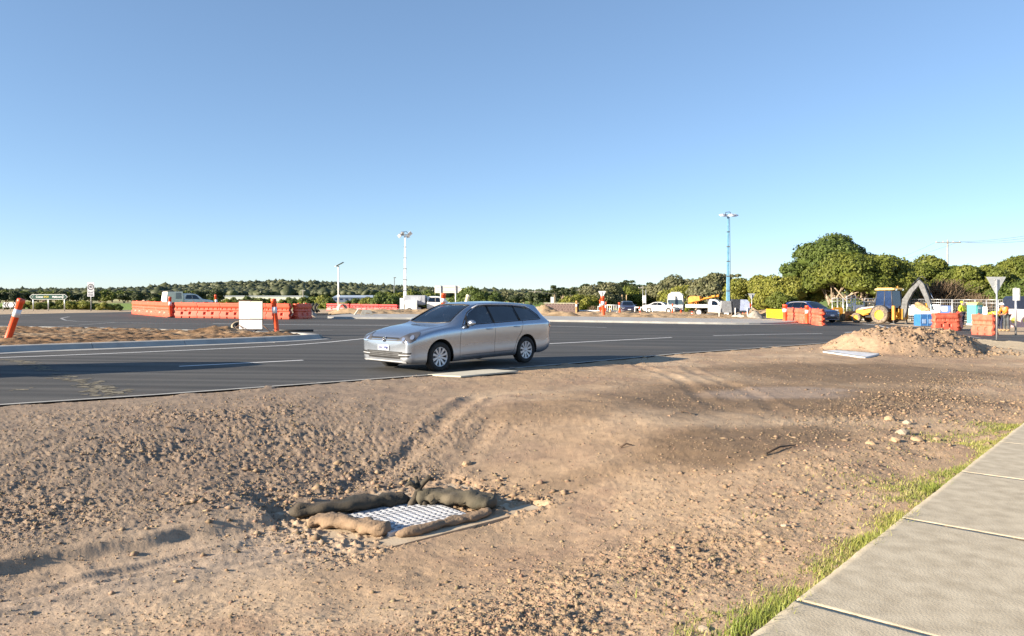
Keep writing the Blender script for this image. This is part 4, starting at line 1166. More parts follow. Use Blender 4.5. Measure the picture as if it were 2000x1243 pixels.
# white double cab ute with a canopy, behind the left barrier wall
utL = make_car("pickup_truck", cab_spec(P_white, True, 3.35), "white double cab pickup with a tall white tool canopy behind the left barrier wall", "pickup truck", nx=60)
chassis(utL, 2.6, 5.2, 3.95)
M_canopy = mat("white_canopy", (0.80, 0.77, 0.70), 0.4, var=.05); M_rack = mat("dark_roof_rack", (0.04, 0.04, 0.045), .6)
m = MB(); m.prism([(3.42, .78), (5.30, .78), (5.30, 1.2), (5.18, 2.0), (3.5, 2.02), (3.42, 1.2)], -.90, .90, 'y'); m.build("canopy", M_canopy, utL, bevel=.03)
m = MB(); m.prism([(3.62, 1.18), (4.30, 1.18), (4.28, 1.88), (3.66, 1.88)], -.912, .912, 'y'); m.build("canopy_door", mat("grey_canopy_door", (.30, .31, .33), .4), utL)
m = MB(); m.prism([(4.42, 1.18), (5.16, 1.18), (5.08, 1.88), (4.42, 1.88)], -.912, .912, 'y'); m.build("canopy_door", M_canopy, utL)
m = MB()
for yy in (-.8, .8): m.tube([(3.4, yy, 2.12), (5.35, yy, 2.10)], .02, 6)
for xx in (3.6, 4.2, 4.8, 5.2): m.tube([(xx, -.85, 2.12), (xx, .85, 2.12)], .02, 6); m.box((xx, -.8, 2.06), (.04, .04, .12)); m.box((xx, .8, 2.06), (.04, .04, .12))
m.build("roof_rack", M_rack, utL)
MB().box((5.33, 0, .62), (.12, 1.7, .14)).build("rear_bumper", M_greysteel, utL)
center_local(utL, 5.4, 366, 88, R(222))

# white service truck with grey body, centre, behind the silver car
utC = make_car("service_truck", cab_spec(P_white, True, 3.3), "white service truck with grey tool body, seen over the bonnet of the silver car", "truck", nx=60)
chassis(utC, 2.6, 5.6, 4.1)
m = MB(); m.box((4.55, 0, 1.38), (2.2, 1.9, .98)); m.build("tool_body", mat("grey_tool_body", (.36, .38, .42), .4, var=.06), utC, bevel=.05)
for sg in (-1, 1): MB().box((4.4, sg * .955, 1.40), (1.0, .02, .7)).build("tool_body_door", mat("grey_tool_door", (.42, .44, .48), .4, var=.06), utC); 
for sg in (-1, 1): MB().box((3.95, sg * .975, 1.30), (.04, .03, .10)).build("latch", M_black, utC)
for sg in (-1, 1): MB().box((4.1, sg * .86, .83), (1.1, .25, .05)).build("mudguard", M_black, utC)
center_local(utC, 5.6, 845, 79, R(180))
# white fuel box trailer just behind it
gb = empty("generator_trailer", (0, 0, 0), 0, "white boxy trailer between the left light mast and the service truck", "trailer")
MB().box((0, 0, .85), (1.25, 1.3, .95)).build("box", M_whitepaint, gb, bevel=.03)
MB().box((.1, -.665, .95), (.5, .02, .6)).build("door", mat("off_white_door", (.74, .72, .66), .4), gb)
for sg in (-1, 1): wheel(gb, .15, sg * .6, .28, .16, 6, True)
MB().tube([(.6, 0, .4), (1.5, 0, .4)], .035, 6).build("drawbar", M_greysteel, gb)
put(gb, 804, 78, R(180)) 

# white tray-back four wheel drive with an orange drilling attachment
lc = make_car("tray_back_truck", dict(cab_spec(P_white, False, 2.75), r=.40), "white single cab four wheel drive with a cream drop side tray", "pickup truck", nx=60)
chassis(lc, 2.4, 5.0, 3.75, .40)
M_tray = mat("cream_tray", (.62, .60, .50), .5, var=.15, scale=3)
MB().box((3.95, 0, .93), (2.35, 1.86, .08)).build("tray_floor", M_tray, lc)
for sg in (-1, 1): MB().box((3.95, sg * .93, 1.10), (2.35, .035, .30)).build("drop_side", M_tray, lc); MB().box((3.75, sg * .86, .86), (1.0, .22, .04)).build("mudguard", M_black, lc)
MB().box((5.13, 0, 1.10), (.035, 1.86, .30)).build("tail_gate", M_tray, lc)
m = MB()
for yy in np.linspace(-.85, .85, 6): m.box((2.84, yy, 1.35), (.04, .04, .80))
m.box((2.84, 0, 1.76), (.05, 1.8, .05)); m.build("head_board", M_greysteel, lc)
lcY = 80; lcrz = R(150); center_local(lc, 5.1, 1391, lcY, lcrz)
M_drill = mat("orange_machine_paint", (.78, .27, .02), .5, var=.2, scale=3)
dr = empty("drilling_attachment", (0, 0, 0), 0, "orange drilling rig lying on the tray of the white truck", "drilling rig")
m = MB(); m.prism([(3.7, 1.62), (5.0, 1.42), (5.0, 1.95), (4.75, 2.12), (3.8, 2.10)], -.45, .45, 'y'); m.build("hopper", M_drill, dr, bevel=.02)
m = MB()
for yy in (-.35, .35):
    m.tube([(5.0, yy, 1.35), (3.4, yy, 1.80), (2.1, yy * .5, 2.06)], .035, 6)
    m.tube([(4.9, yy, 1.42), (4.6, yy, 1.0)], .03, 6); m.tube([(4.2, yy, 1.58), (4.0, yy, 1.0)], .03, 6); m.tube([(4.6, yy, 1.0), (4.2, yy, 1.5)], .025, 6)
m.build("frame", M_drill, dr)
m = MB(); m.tube([(3.6, 0, 1.85), (2.0, 0, 2.12)], .06, 8); m.lathe([(.02, 0), (.12, .05), (.12, .25), (.02, .3)], 12, 'x', c=(1.8, 0, 2.14)); m.box((2.4, .18, 2.12), (.3, .1, .16)); m.build("auger_arm", M_drill, dr)
dr.location = lc.location; dr.rotation_euler = lc.rotation_euler

# minibus
bs = empty("minibus", (0, 0, 0), 0, "white minibus with a large flat windscreen parked behind the white saloon", "bus")
M_busw = mat("bus_white_paint", (.74, .75, .74), .35, var=.04); bL, bW, bH = 6.9, 1.0, 2.62
m = MB(); prof = [(-bW, .32), (-bW, 1.6), (-bW * .93, 2.35), (-bW * .8, 2.56), (-.5, bH), (.5, bH), (bW * .8, 2.56), (bW * .93, 2.35), (bW, 1.6), (bW, .32)]
m.prism([(a, b) for a, b in prof], 0.12, bL, 'x'); m.build("body", M_busw, bs, bevel=.05)
m = MB(); m.add([(.10, -.88, 1.15), (.10, .88, 1.15), (.30, .82, 2.25), (.30, -.82, 2.25), (.02, -.9, 1.15), (.02, .9, 1.15), (.2, .84, 2.25), (.2, -.84, 2.25)], [(4, 5, 6, 7), (0, 1, 5, 4), (1, 2, 6, 5), (3, 0, 4, 7), (2, 3, 7, 6)])
m.build("windscreen", mat("bus_windscreen", (.06, .09, .10), .08, coat=1.0), bs)
m = MB(); m.prism([(-.95, .35), (.95, .35), (.95, 1.12), (-.95, 1.12)], .0, .12, 'x'); m.build("front_panel", M_busw, bs, bevel=.03)
MB().box((.0, 0, 1.7), (.3, .03, 1.1), ry=R(10)).build("windscreen_divider", M_black, bs)
for sg in (-1, 1):
    for k in range(5): MB().box((1.1 + k * 1.18, sg * (bW * .985), 1.82), (1.06, .03, .70), rx=R(4) * sg).build("side_window", mat("bus_side_glass", (.012, .013, .015), .08), bs)
    MB().box((-.02, sg * .72, .70), (.03, .26, .20)).build("headlight", M_lamp, bs)
    m = MB(); m.tube([(.1, sg * .95, 1.9), (-.12, sg * 1.15, 1.85)], .02, 5); m.box((-.14, sg * 1.17, 1.68), (.06, .18, .34)); m.build("mirror", M_black, bs)
    for xx in (1.3, 5.2): wheel(bs, xx, sg * .86, .40, .22, 6, True); MB().lathe([(.46, -.01), (.46, .012)], 20, 'y', c=(xx, sg * 1.005, .42)).build("wheel_well", M_under, bs)
MB().box((-.02, 0, .42), (.08, 1.9, .2)).build("bumper", M_greysteel, bs)
MB().box((1.6, 0, bH + .06), (1.4, 1.2, .14)).build("roof_unit", M_busw, bs, bevel=.03)
put(bs, 1319, 97, R(76), -.05)

# ---------------------------------------------------------------- backhoe loader
bh = empty("backhoe_loader", (0, 0, 0), 0, "yellow backhoe loader with raised grey digging arm parked by the fence", "backhoe")
M_tyreD = mat("dusty_tyre", (.20, .16, .12), .95, var=.3, scale=6); M_cabglass = mat("cab_glass_blue", (.01, .03, .09), .15, coat=.3); M_yrim = mat("yellow_rim", (.80, .42, .03), .5)
for sg in (-1, 1):
    wheel(bh, 1.55, sg * .92, .42, .32, 5, True, M_yrim, M_tyreD, .55); wheel(bh, 3.65, sg * .95, .72, .44, 5, True, M_yrim, M_tyreD, .55)
m = MB(); m.prism([(1.15, .75), (3.2, .75), (3.2, 1.35), (1.4, 1.22), (1.12, 1.05)], -.36, .36, 'y'); m.build("bonnet", M_yellow, bh, bevel=.04)
m = MB(); m.prism([(1.25, 1.06), (3.1, 1.37), (3.1, 1.45), (1.7, 1.30)], -.38, .38, 'y'); m.build("bonnet_top", mat("grey_bonnet_top", (.35, .33, .32), .5, var=.2), bh)
m = MB(); m.prism([(1.8, 1.05), (2.7, 1.26), (2.7, 1.38), (1.9, 1.20)], -.375, .375, 'y'); m.build("red_flash", mat("red_machine_paint", (.55, .03, .02), .45), bh)
MB().box((2.6, 0, .62), (3.0, .7, .32)).build("chassis", M_black, bh)
# cab
m = MB()
for sg in (-1, 1):
    for a, b in (((3.0, 1.15), (3.25, 2.72)), ((3.85, 1.1), (3.9, 2.74)), ((4.55, 1.25), (4.45, 2.72)), ((3.0, 1.15), (4.55, 1.25))):
        m.tube([(a[0], sg * .72, a[1]), (b[0], sg * .68, b[1])], .045, 6)
m.build("cab_frame", mat("dark_cab_frame", (.05, .05, .055), .5), bh)
for sg in (-1, 1):
    m = MB(); m.prism([(3.05, 1.2), (3.83, 1.15), (3.88, 2.68), (3.28, 2.68)], sg * .69 - .01, sg * .69 + .01, 'y'); m.build("side_window", M_cabglass, bh)
    m = MB(); m.prism([(3.90, 1.15), (4.50, 1.25), (4.42, 2.68), (3.92, 2.68)], sg * .69 - .01, sg * .69 + .01, 'y'); m.build("side_window", M_cabglass, bh)
m = MB(); m.add([(3.03, -.66, 1.2), (3.03, .66, 1.2), (3.26, .64, 2.68), (3.26, -.64, 2.68)], [(0, 1, 2, 3)]); m.build("windscreen", M_cabglass, bh)
m = MB(); m.add([(4.54, -.66, 1.3), (4.54, .66, 1.3), (4.45, .64, 2.68), (4.45, -.64, 2.68)], [(0, 1, 2, 3)]); m.build("rear_window", M_cabglass, bh)
m = MB(); m.prism([(3.05, 2.74), (4.7, 2.76), (4.72, 2.86), (4.5, 2.93), (3.3, 2.93), (3.05, 2.82)], -.76, .76, 'y'); m.build("cab_roof", mat("pale_yellow_roof", (.80, .55, .15), .5), bh, bevel=.03)
m = MB(); m.lathe([(.06, 0), (.06, .12), (.02, .16)], 10, 'z', c=(4.3, .5, 2.93)); m.build("beacon", M_amber, bh)
for sg in (-1, 1): m = MB(); m.box((4.74, sg * .5, 2.78), (.08, .16, .12)); m.box((3.0, sg * .5, 2.80), (.08, .16, .12)); m.build("work_lamp", M_lamp, bh)
for sg in (-1, 1):
    V = [(3.65 + .82 * math.cos(R(a)), .70 + .82 * math.sin(R(a))) for a in range(20, 171, 15)]; V2 = [(3.65 + .76 * math.cos(R(a)), .70 + .76 * math.sin(R(a))) for a in range(170, 19, -15)]
    m = MB()
    for i in range(len(V) - 1):
        j = len(V2) - 1 - i; m.prism([V[i], V[i + 1], V2[j - 1], V2[j]], sg * .72, sg * 1.12, 'y')
    m.build("mudguard", mat("dark_mudguard", (.06, .06, .065), .6), bh)
# loader arms and front bucket
for sg in (-1, 1):
    m = MB(); m.prism([(2.9, 1.2), (2.9, 1.0), (1.3, .50), (.55, .35), (.5, .5), (1.3, .74)], sg * .52 - .05, sg * .52 + .05, 'y'); m.tube([(2.4, sg * .52, .75), (1.0, sg * .52, .45)], .05, 6); m.build("loader_arm", M_yellow, bh)
M_bkt = mat("worn_bucket_steel", (.30, .20, .09), .7, var=.35, scale=5)
m = MB(); m.prism([(.55, .95), (.60, .95), (.62, .35), (.48, .08), (-.25, .03), (-.25, .07), (.42, .13), (.56, .38)], -1.1, 1.1, 'y')
for sg in (-1, 1): m.prism([(.58, .93), (.60, .35), (.46, .08), (-.22, .05), (.1, .45), (.35, .75)], sg * 1.08 - .02, sg * 1.08 + .02, 'y')
m.build("front_bucket", M_bkt, bh)
# rear frame and stabilisers
m = MB(); m.box((4.72, 0, .85), (.14, 1.95, .22)); m.box((4.72, 0, .48), (.14, 1.95, .14))
for yy in (-.9, -.3, .3, .9): m.box((4.72, yy, .66), (.13, .12, .5))
m.build("rear_frame", M_yellow, bh)
for sg in (-1, 1):
    m = MB(); m.box((4.80, sg * .98, .90), (.20, .20, 1.15)); m.build("stabiliser_leg", M_yellow, bh)
    m = MB(); m.tube([(4.80, sg * .98, .9), (4.80, sg * .98, .08)], .06, 8); m.box((4.80, sg * .98, .04), (.35, .35, .06)); m.build("stabiliser_foot", M_greysteel, bh)
m = MB(); m.box((4.95, 0, .80), (.35, .5, .85)); m.tube([(4.75, -.25, .9), (5.1, -.1, 1.1)], .04, 6); m.tube([(4.75, .25, .9), (5.1, .1, 1.1)], .04, 6); m.build("swing_post", M_yellow, bh)
def flatarm(pts, wid, w2):
    """plate boom through (x,z) points with given depths"""
    up = []; dn = []
    for i, (p, d) in enumerate(zip(pts, wid)):
        a = Vector(pts[max(i - 1, 0)]); b = Vector(pts[min(i + 1, len(pts) - 1)]); t = (b - a).normalized(); n = Vector((-t.y, t.x))
        up.append(tuple(Vector(p) + n * d / 2)); dn.append(tuple(Vector(p) - n * d / 2))
    m_ = MB()
    for i in range(len(pts) - 1): m_.prism([up[i], up[i + 1], dn[i + 1], dn[i]], -w2, w2, 'y')
    return m_
m = flatarm([(5.05, .55), (5.15, 1.1), (5.25, 1.9), (5.75, 2.7), (6.45, 3.42)], [.34, .46, .48, .36, .26], .13); m.build("boom", M_greysteel, bh)
m = flatarm([(6.30, 3.50), (6.55, 3.15), (6.95, 2.2), (7.35, 1.15)], [.22, .42, .34, .22], .11); m.build("dipper", M_greysteel, bh)
for a, b, r_ in (((5.35, 1.5), (6.2, 3.3), .05), ((5.9, 2.95), (6.5, 3.5), .045), ((6.75, 3.2), (7.35, 1.75), .045), ((5.0, 1.0), (5.3, 1.7), .05)):
    off = .0 if r_ == .05 else .0
    d_ = (Vector(b) - Vector(a)).normalized(); n_ = Vector((-d_.y, d_.x)) * (.26 if a[0] != 6.75 else .18)
    m = MB(); A = (a[0] + n_.x, .0, a[1] + n_.y); B = (b[0] + n_.x, .0, b[1] + n_.y); mid = tuple((p + q) / 2 for p, q in zip(A, B))
    m.tube([A, mid], r_, 8); m.build("hydraulic_cylinder", M_black, bh); MB().tube([mid, B], r_ * .5, 8).build("hydraulic_rod", M_chrome, bh)
m = MB()
for yy in (-.06, .06): m.tube([(5.8, yy, 3.05), (6.2, yy, 3.62), (6.5, yy, 3.85), (6.8, yy, 3.7), (6.85, yy, 3.3)], .02, 5)
m.build("hydraulic_hose", M_black, bh)
m = MB(); bk = [(7.35, 1.15), (7.1, 1.35), (6.75, 1.5), (6.3, 1.75), (6.1, 1.55), (6.35, 1.2), (6.7, 1.0), (7.1, .95)]
m.prism([(7.38, 1.2), (7.0, 1.45), (6.45, 1.80), (6.2, 1.75), (6.1, 1.45), (6.15, 1.43), (6.24, 1.68), (6.45, 1.73), (7.0, 1.38), (7.33, 1.12)], -.32, .32, 'y')
for sg in (-1, 1): m.prism([(7.35, 1.15), (7.0, 1.42), (6.45, 1.77), (6.2, 1.72), (6.12, 1.42), (6.7, 1.05)], sg * .31 - .015, sg * .31 + .015, 'y')
m.build("digging_bucket", M_bkt, bh)
m = MB(); m.tube([(6.95, -.14, 1.7), (7.1, -.14, 1.2), (7.3, -.14, 1.1)], .04, 6); m.tube([(6.95, .14, 1.7), (7.1, .14, 1.2)], .04, 6); m.build("bucket_link", M_yellow, bh)
bhY = 59.5; p = at(1652, 62.5); bh.location = (p.x, p.y, gz(31, 60)); bh.rotation_euler = (0, 0, R(-56)); bh.scale = (.95, .95, .95)
# ================================================================ WORKS FURNITURE
# ---- orange marker post (flexible bollard)
def bollard_parts(t, h=1.15, r=.055, band=True, base=True, bm=None):
    bm = bm or M_orange
    m = MB(); m.lathe([(r * 1.05, 0), (r, .1), (r * .98, h * .9), (r * 1.12, h * .905), (r * 1.12, h * .985), (r * .9, h), (0, h + .01)], 16, 'z'); m.build("post", bm, t)
    if band: m = MB(); m.lathe([(r + .004, h * .58), (r + .004, h * .76)], 16, 'z'); m.lathe([(r + .0045, h * .60), (r + .0045, h * .74)], 16, 'z'); m.build("reflective_band", M_white_refl, t)
    if base: m = MB(); m.lathe([(r * 3.2, 0), (r * 3.2, .02), (r * 1.3, .06), (r * 1.2, .08)], 16, 'z'); m.build("base", M_rubber, t)
def bollard(px, py, top, lean, label, Y=None, r=None, band=True, fwd=0.0, bm=None, dz=0.0, base=True):
    p = G(px, py) if Y is None else at(px, Y)
    h = (py - top) * p.y / FPX if Y is None else zat(top, Y) - p.z
    h = h / math.cos(R(lean))
    t = empty("marker_post", (p.x, p.y, p.z + dz), 0, label, "bollard", "orange marker posts")
    t.rotation_euler = (R(fwd), R(lean), 0)
    bollard_parts(t, h, r or .06, band, base, bm); return t
bollard(14, 674, 592, 19, "bright orange marker post leaning right on the left kerb, largest in view", r=.10, base=False, dz=.12)
bollard(541, 657, 590, -6, "orange marker post beside the blank three panel sign on the island nose", r=.095, base=False, dz=.12)
bollard(333, 620.5, 580, -2, "slim orange marker post at the bend in the long barrier wall", r=.10, band=True)
bollard(425, 622, 576, -6, "orange post poking up behind the middle of the long barrier wall", Y=62, r=.09)
bollard(865, 600, 573, 1, "orange and white post in front of the blank arrow sign", Y=70, r=.22)
bollard(902, 600, 576, 17, "pale yellowish marker post leaning right above the silver car roof", Y=66, r=.16, bm=mat("faded_post", (.72, .66, .45), .5), band=False)
bollard(1179, 621, 579, -3, "thick orange and white post with a give way triangle above it", r=.16)
bollard(1173, 614, 586, -2, "thin orange and white stake just left of the give way post", Y=72, r=.07)
bollard(1182, 613, 590, 3, "thin orange stake just right of the give way post", Y=73, r=.07)
bollard(1126, 612, 588, 0, "pale orange stake at the end of the brown block wall", Y=76, r=.09, bm=mat("pale_orange_stake", (.80, .36, .14), .6))
bollard(1192, 614, 597, -2, "cream and orange stake left of the dark plum car", Y=76, r=.10, bm=mat("cream_stake", (.72, .50, .25), .6))
bollard(1211, 615, 591, -4, "pink and white stake at the left corner of the dark plum car", Y=80, r=.10)
bollard(1251, 613, 600, -8, "short orange stake right of the dark plum car", Y=80, r=.09)
bollard(1313, 616, 594, 2, "orange and white post in front of the white saloon bonnet", Y=84, r=.09)
bollard(1330, 616, 606, 0, "short orange stake below the minibus", Y=86, r=.08, band=False)
bollard(1352, 617, 609, 0, "short orange stake beside the tray truck's rear wheel", Y=76, r=.09)
bollard(1455, 622, 594, 21, "orange and white post leaning sharply right on the gravel heap", r=.14)
bollard(1451, 612, 596, 4, "white topped post behind the leaning one on the gravel heap", Y=74, r=.11)
bollard(1533, 622, 595, 0, "orange and white post at the right end of the yellow panel", Y=58, r=.16)
bollard(1576, 631, 597, 0, "orange post standing against the barriers in front of the dark blue car", Y=53.5, r=.12)
bollard(1627, 606, 603, 0, "small orange post beside the dark blue car's headlamp", Y=66, r=.12, band=False)

# ---- water filled barriers
def barrier_mesh(name, seed=0, L=1.96, H=1.07, ends=True):
    nz, nx = 44, 66; D = .245
    zz = np.linspace(0, H, nz); xx = np.linspace(0, L, nx)
    def dep(z):
        prof = [(0, .245), (.10, .245), (.16, .235), (.50, .165), (.56, .205), (.62, .17), (.72, .165), (.78, .215), (.90, .225), (.95, .165), (1.0, .18), (H - .02, .17), (H, .15)]
        return np.interp(z, [p[0] for p in prof], [p[1] for p in prof])
    Z, X = np.meshgrid(zz, xx, indexing='ij')
    d = dep(Z)
    for cx in (L * .32, L * .68):
        m = (abs(X - cx) < .10) & (abs(Z - .33) < .085); d = np.where(m, d - .09, d)
        m = (abs(X - cx) < .05) & (Z < .09); d = np.where(m, d - .10, d)
    m = (abs(X - L / 2) < .16) & (abs(Z - .50) < .030); d = np.where(m, d - .06, d)
    for k in range(5):
        cx = L * (k + .5) / 5; m = (abs(X - cx) < .03) & (abs(Z - .66) < .05); d = np.where(m, d - .04, d)
    zig = 0.045 * np.where(np.sin(zz * 17 + .4) > 0, 1, -1)
    zig = np.interp(zz, zz, np.convolve(zig, np.ones(3) / 3, 'same'))
    XX = X + zig[:, None] * (np.where(X < L / 2, 1, 1)) * np.exp(-np.minimum(X, L - X) / .12)
    front = np.stack([XX, -d, Z], -1).reshape(-1, 3); back = np.stack([XX, d, Z], -1).reshape(-1, 3)
    F1 = grid_faces(nz, nx); n = nz * nx; F2 = F1[:, ::-1] + n
    V = np.concatenate([front, back]); ex = []
    for i in range(nz - 1):
        for j in (0, nx - 1):
            a = i * nx + j; b = (i + 1) * nx + j; ex.append((a, b, b + n, a + n) if j else (a, a + n, b + n, b))
    for j in range(nx - 1):
        a = (nz - 1) * nx + j; ex.append((a, a + 1, a + 1 + n, a + n))
    return npmesh(name, V, np.concatenate([F1, F2, np.array(ex)]), smooth=False)
BM = barrier_mesh("shell"); BM.materials.append(M_barrier)
BM2 = barrier_mesh("shell"); BM2.materials.append(M_barrier_old)
MBk = {}
def barrier(p, q, label, group, me=None, hs=1.0, mt=None):
    L = (Vector((q[0], q[1])) - Vector((p[0], p[1]))).length; rz = math.atan2(q[1] - p[1], q[0] - p[0])
    t = empty("water_barrier", (p[0], p[1], gz(p[0], p[1])), rz, label, "barrier", group); t.scale = (L / 1.96, 1, hs)
    link("shell", me or BM, None, t)
    if 'lug' not in MBk:
        m = MB()
        for z_ in (.16, .48, .80): m.box((0, 0, z_), (.12, .16, .10))
        l = m.mesh("end_lug"); l.materials.append(M_barrier); MBk['lug'] = l
        m = MB(); m.lathe([(.06, 0), (.06, .03), (.04, .05), (0, .05)], 12, 'z'); c = m.mesh("filler_cap"); c.materials.append(M_barrier); MBk['cap'] = c
    o = link("end_lug", MBk['lug'], None, t); o.location = (1.99, 0, 0); o['kind'] = 'stuff'
    for xx in (.45, 1.5): o = link("filler_cap", MBk['cap'], None, t); o.location = (xx, 0, 1.07)
    return t
def barrier_run(a, b, n, labels, group, **kw):
    A = Vector(a[:2]); B = Vector(b[:2])
    for k in range(n): barrier(A.lerp(B, k / n), A.lerp(B, (k + .985) / n), labels[k], group, **kw)
GW = "long orange barrier wall on the left"
cn = G(340, 620); e2 = G(568, 624); l1 = G(263, 613.5)
Ls = ["far left end barrier of the long orange wall", "second barrier from the far left of the orange wall", "orange barrier just before the bend, next to the slim post"]
barrier_run(l1, G(336, 620.0), 3, Ls, GW)
Ls = ["orange barrier just right of the wall's bend", "orange barrier below the pickup's cab in the long wall", "orange barrier directly left of the blank white sign", "orange barrier mostly hidden by the blank white sign", "orange barrier at the wall's right end behind the orange post"]
barrier_run(G(345, 620.5), e2, 5, Ls, GW)
barrier((e2.x + .25, e2.y + .2), (e2.x + .7, e2.y + 2.1), "orange barrier seen end on at the right end of the long wall", GW)
# red row further back
a = at(640, 88); b = at(778, 84)
RED = mat("deep_red_barrier_plastic", (.62, .03, .03), .5, var=.1); BM3 = barrier_mesh("shell"); BM3.materials.append(RED)
barrier_run(a, b, 4, ["deep red barrier behind the solar lamp, leftmost of the far red row", "deep red barrier second from left in the far red row", "deep red barrier third from left in the far red row", "deep red barrier at the right end, next to the light mast"], "far red barrier row", me=BM3, hs=.75)
GR = "orange barriers by the dark blue car"
p0 = G(1542, 629); p1 = G(1573, 632); p2 = G(1606, 636.5)
barrier(p0, p1, "faded orange barrier under the dark blue car's door, scuffed white", GR, me=BM2, hs=1.05)
barrier(p1 + Vector((.05, -.05, 0)), p2, "faded orange barrier with stepped end beside the dark blue car's number plate", GR, me=BM2, hs=1.08)
GX = "orange barriers by the portable toilet"
barrier(G(1823, 646), G(1866, 646.5), "orange barrier behind the soil heap, left of the worker in yellow", GX, me=BM2, hs=.95)
barrier(G(1868, 645), G(1873, 641.5), "orange barrier standing end on beside the worker in yellow", GX, me=BM2, hs=.95)
barrier(G(1903, 653.5), G(1943, 655.5), "orange barrier in front of the teal portable toilet", GX, me=BM2, hs=.98)
# yellow panel
M_ypan = mat("yellow_mesh_panel", (.88, .62, .01), .55, var=.05)
yp = empty("yellow_panel", at(1497, 63), math.atan2(at(1534, 60).y - 63, at(1534, 60).x - at(1497, 63).x), "bright yellow low panel barrier left of the dark blue car", "barrier")
Lp = (at(1534, 60) - at(1497, 63)).length
MB().box((Lp / 2, 0, .62), (Lp, .06, .72)).build("panel", M_ypan, yp)
for xx in (.05, Lp - .05): MB().box((xx, 0, .3), (.08, .12, .6)).build("foot", M_greysteel, yp)

# ---- three panel sign frame on the island
def legs_cross(m, x, w, y0=0):
    m.tube([(x, y0, .28), (x + w, y0 - .25, .0)], .018, 6); m.tube([(x, y0, .28), (x - w, y0 + .25, .0)], .018, 6)
q = G(490, 657); sf = empty("message_board", (q.x, q.y, q.z + .16), R(-3), "three blank white panels in a rusty frame, standing on the island soil", "sign")
sc_ = q.y / FPX; W2 = 23.5 * sc_; top = (657 - 588) * sc_ - .16; mid = (657 - 624) * sc_ - .16; bot = (657 - 644) * sc_ - .16
m = MB()
for sg in (-1, 1): m.tube([(sg * W2, 0, .26), (sg * W2, 0, top + .02)], .017, 6)
for z_ in (top + .015, mid, bot - .01): m.tube([(-W2, 0, z_), (W2, 0, z_)], .015, 6)
m.build("frame", M_rust, sf)
for sg in (-1, 1): m = MB(); legs_cross(m, sg * W2, .42); m.build("leg", M_rust, sf)
M_panel = mat("blank_white_panel", (.82, .82, .80), .4, var=.02); M_panel2 = mat("cream_panel", (.84, .80, .64), .4, var=.02)
MB().box((-W2 / 2, -.02, (top + mid) / 2), (W2 - .012, .012, top - mid - .04)).build("panel", M_panel, sf)
MB().box((W2 / 2, -.02, (top + mid) / 2), (W2 - .012, .012, top - mid - .04)).build("panel", M_panel2, sf)
MB().box((0, -.02, (mid + bot) / 2), (2 * W2 - .03, .012, mid - bot - .04)).build("panel", M_panel, sf)
M_faint = mat("faint_grey_print", (.42, .42, .38), .6)
def scrib(x, z, w, par, seed):
    rn = random.Random(seed); m = MB()
    for k in range(5):
        xx = x - w / 2 + w * k / 5; m.tube([(xx, -.0285, z + rn.uniform(-.006, .006)), (xx + w / 9, -.0285, z + rn.uniform(-.006, .010)), (xx + w / 5.5, -.0285, z - rn.uniform(0, .01))], .0035, 4)
    m.build("small_print", M_faint, par)
scrib(-W2 * .52, (top + mid) / 2 + .02, .20, sf, 1); scrib(W2 * .45, (top + mid) / 2 + .02, .20, sf, 2); scrib(W2 * .55, (top + mid) / 2 - .06, .13, sf, 3); scrib(0, (mid + bot) / 2 + .02, .16, sf, 4)
# spare wheel shaped weight leaning behind the sign
q2 = G(466, 650); wt_ = empty("hose_reel", (q2.x, q2.y, q2.z + .30), 0, "round coiled cable reel lying against the left leg of the blank sign", "reel")
m = MB(); m.lathe([(.25, -.03), (.31, 0), (.25, .03), (.2, 0)], 24, 'z', closed=True); m.build("rim", mat("tan_reel", (.34, .27, .18), .8), wt_)
m = MB(); m.lathe([(.14, -.03), (.18, 0), (.14, .03), (.10, 0)], 20, 'z', closed=True); m.build("coil", M_black, wt_)
m = MB(); m.lathe([(0, -.02), (.24, -.02), (.24, -.01), (0, -.01)], 20, 'z'); m.build("plate", M_rust, wt_)
wt_.rotation_euler = (R(38), R(6), 0)
# black hose end by the post
q = G(560, 655); m = MB(); m.tube([(q.x - .55, q.y, q.z + .20), (q.x + .3, q.y + .1, q.z + .18), (q.x + 1.0, q.y + .3, q.z + .17)], .05, 10)
hs_ = m.build("hose", M_black); tag(hs_, "black hose lying on the island beside the orange post", "hose")

# ---- signs on posts
M_signgreen = mat("sign_green", (.004, .055, .042), .8, var=.05); M_signwhite = mat("sign_white", (.80, .80, .80), .4, var=.02); M_signback = mat("bare_sign_back", (.48, .50, .50), .45, metal=.3, var=.1)
M_ink = mat("sign_black", (.02, .02, .03), .5); M_signyellow = mat("sign_yellow_text", (.62, .52, .06), .5); M_red = mat("sign_red", (.6, .02, .02), .45)
Y = 72; p = at(95, Y); sg_ = empty("direction_sign", p, R(-4), "green double pointed road sign on three posts with white lettering", "sign")
k = Y / FPX; hw = 39 * k; zt_ = zat(575.2, Y) - p.z; zb_ = zat(585.3, Y) - p.z; hh = (zt_ - zb_) / 2; zc = (zt_ + zb_) / 2
m = MB(); m.prism([(-hw, zc), (-hw + .28, zc - hh), (hw - .28, zc - hh), (hw, zc), (hw - .28, zc + hh), (-hw + .28, zc + hh)], -.03, 0, 'y'); m.build("border", M_signwhite, sg_)
m = MB(); m.prism([(-hw + .04, zc), (-hw + .29, zc - hh + .03), (hw - .29, zc - hh + .03), (hw - .04, zc), (hw - .29, zc + hh - .03), (-hw + .29, zc + hh - .03)], -.036, -.03, 'y'); m.build("face", M_signgreen, sg_)
m = MB(); m.tube([(-hw + .50, -.04, zc + .16), (-hw + .30, -.04, zc), (-hw + .50, -.04, zc - .16)], .022, 4); m.build("arrow", M_signwhite, sg_)
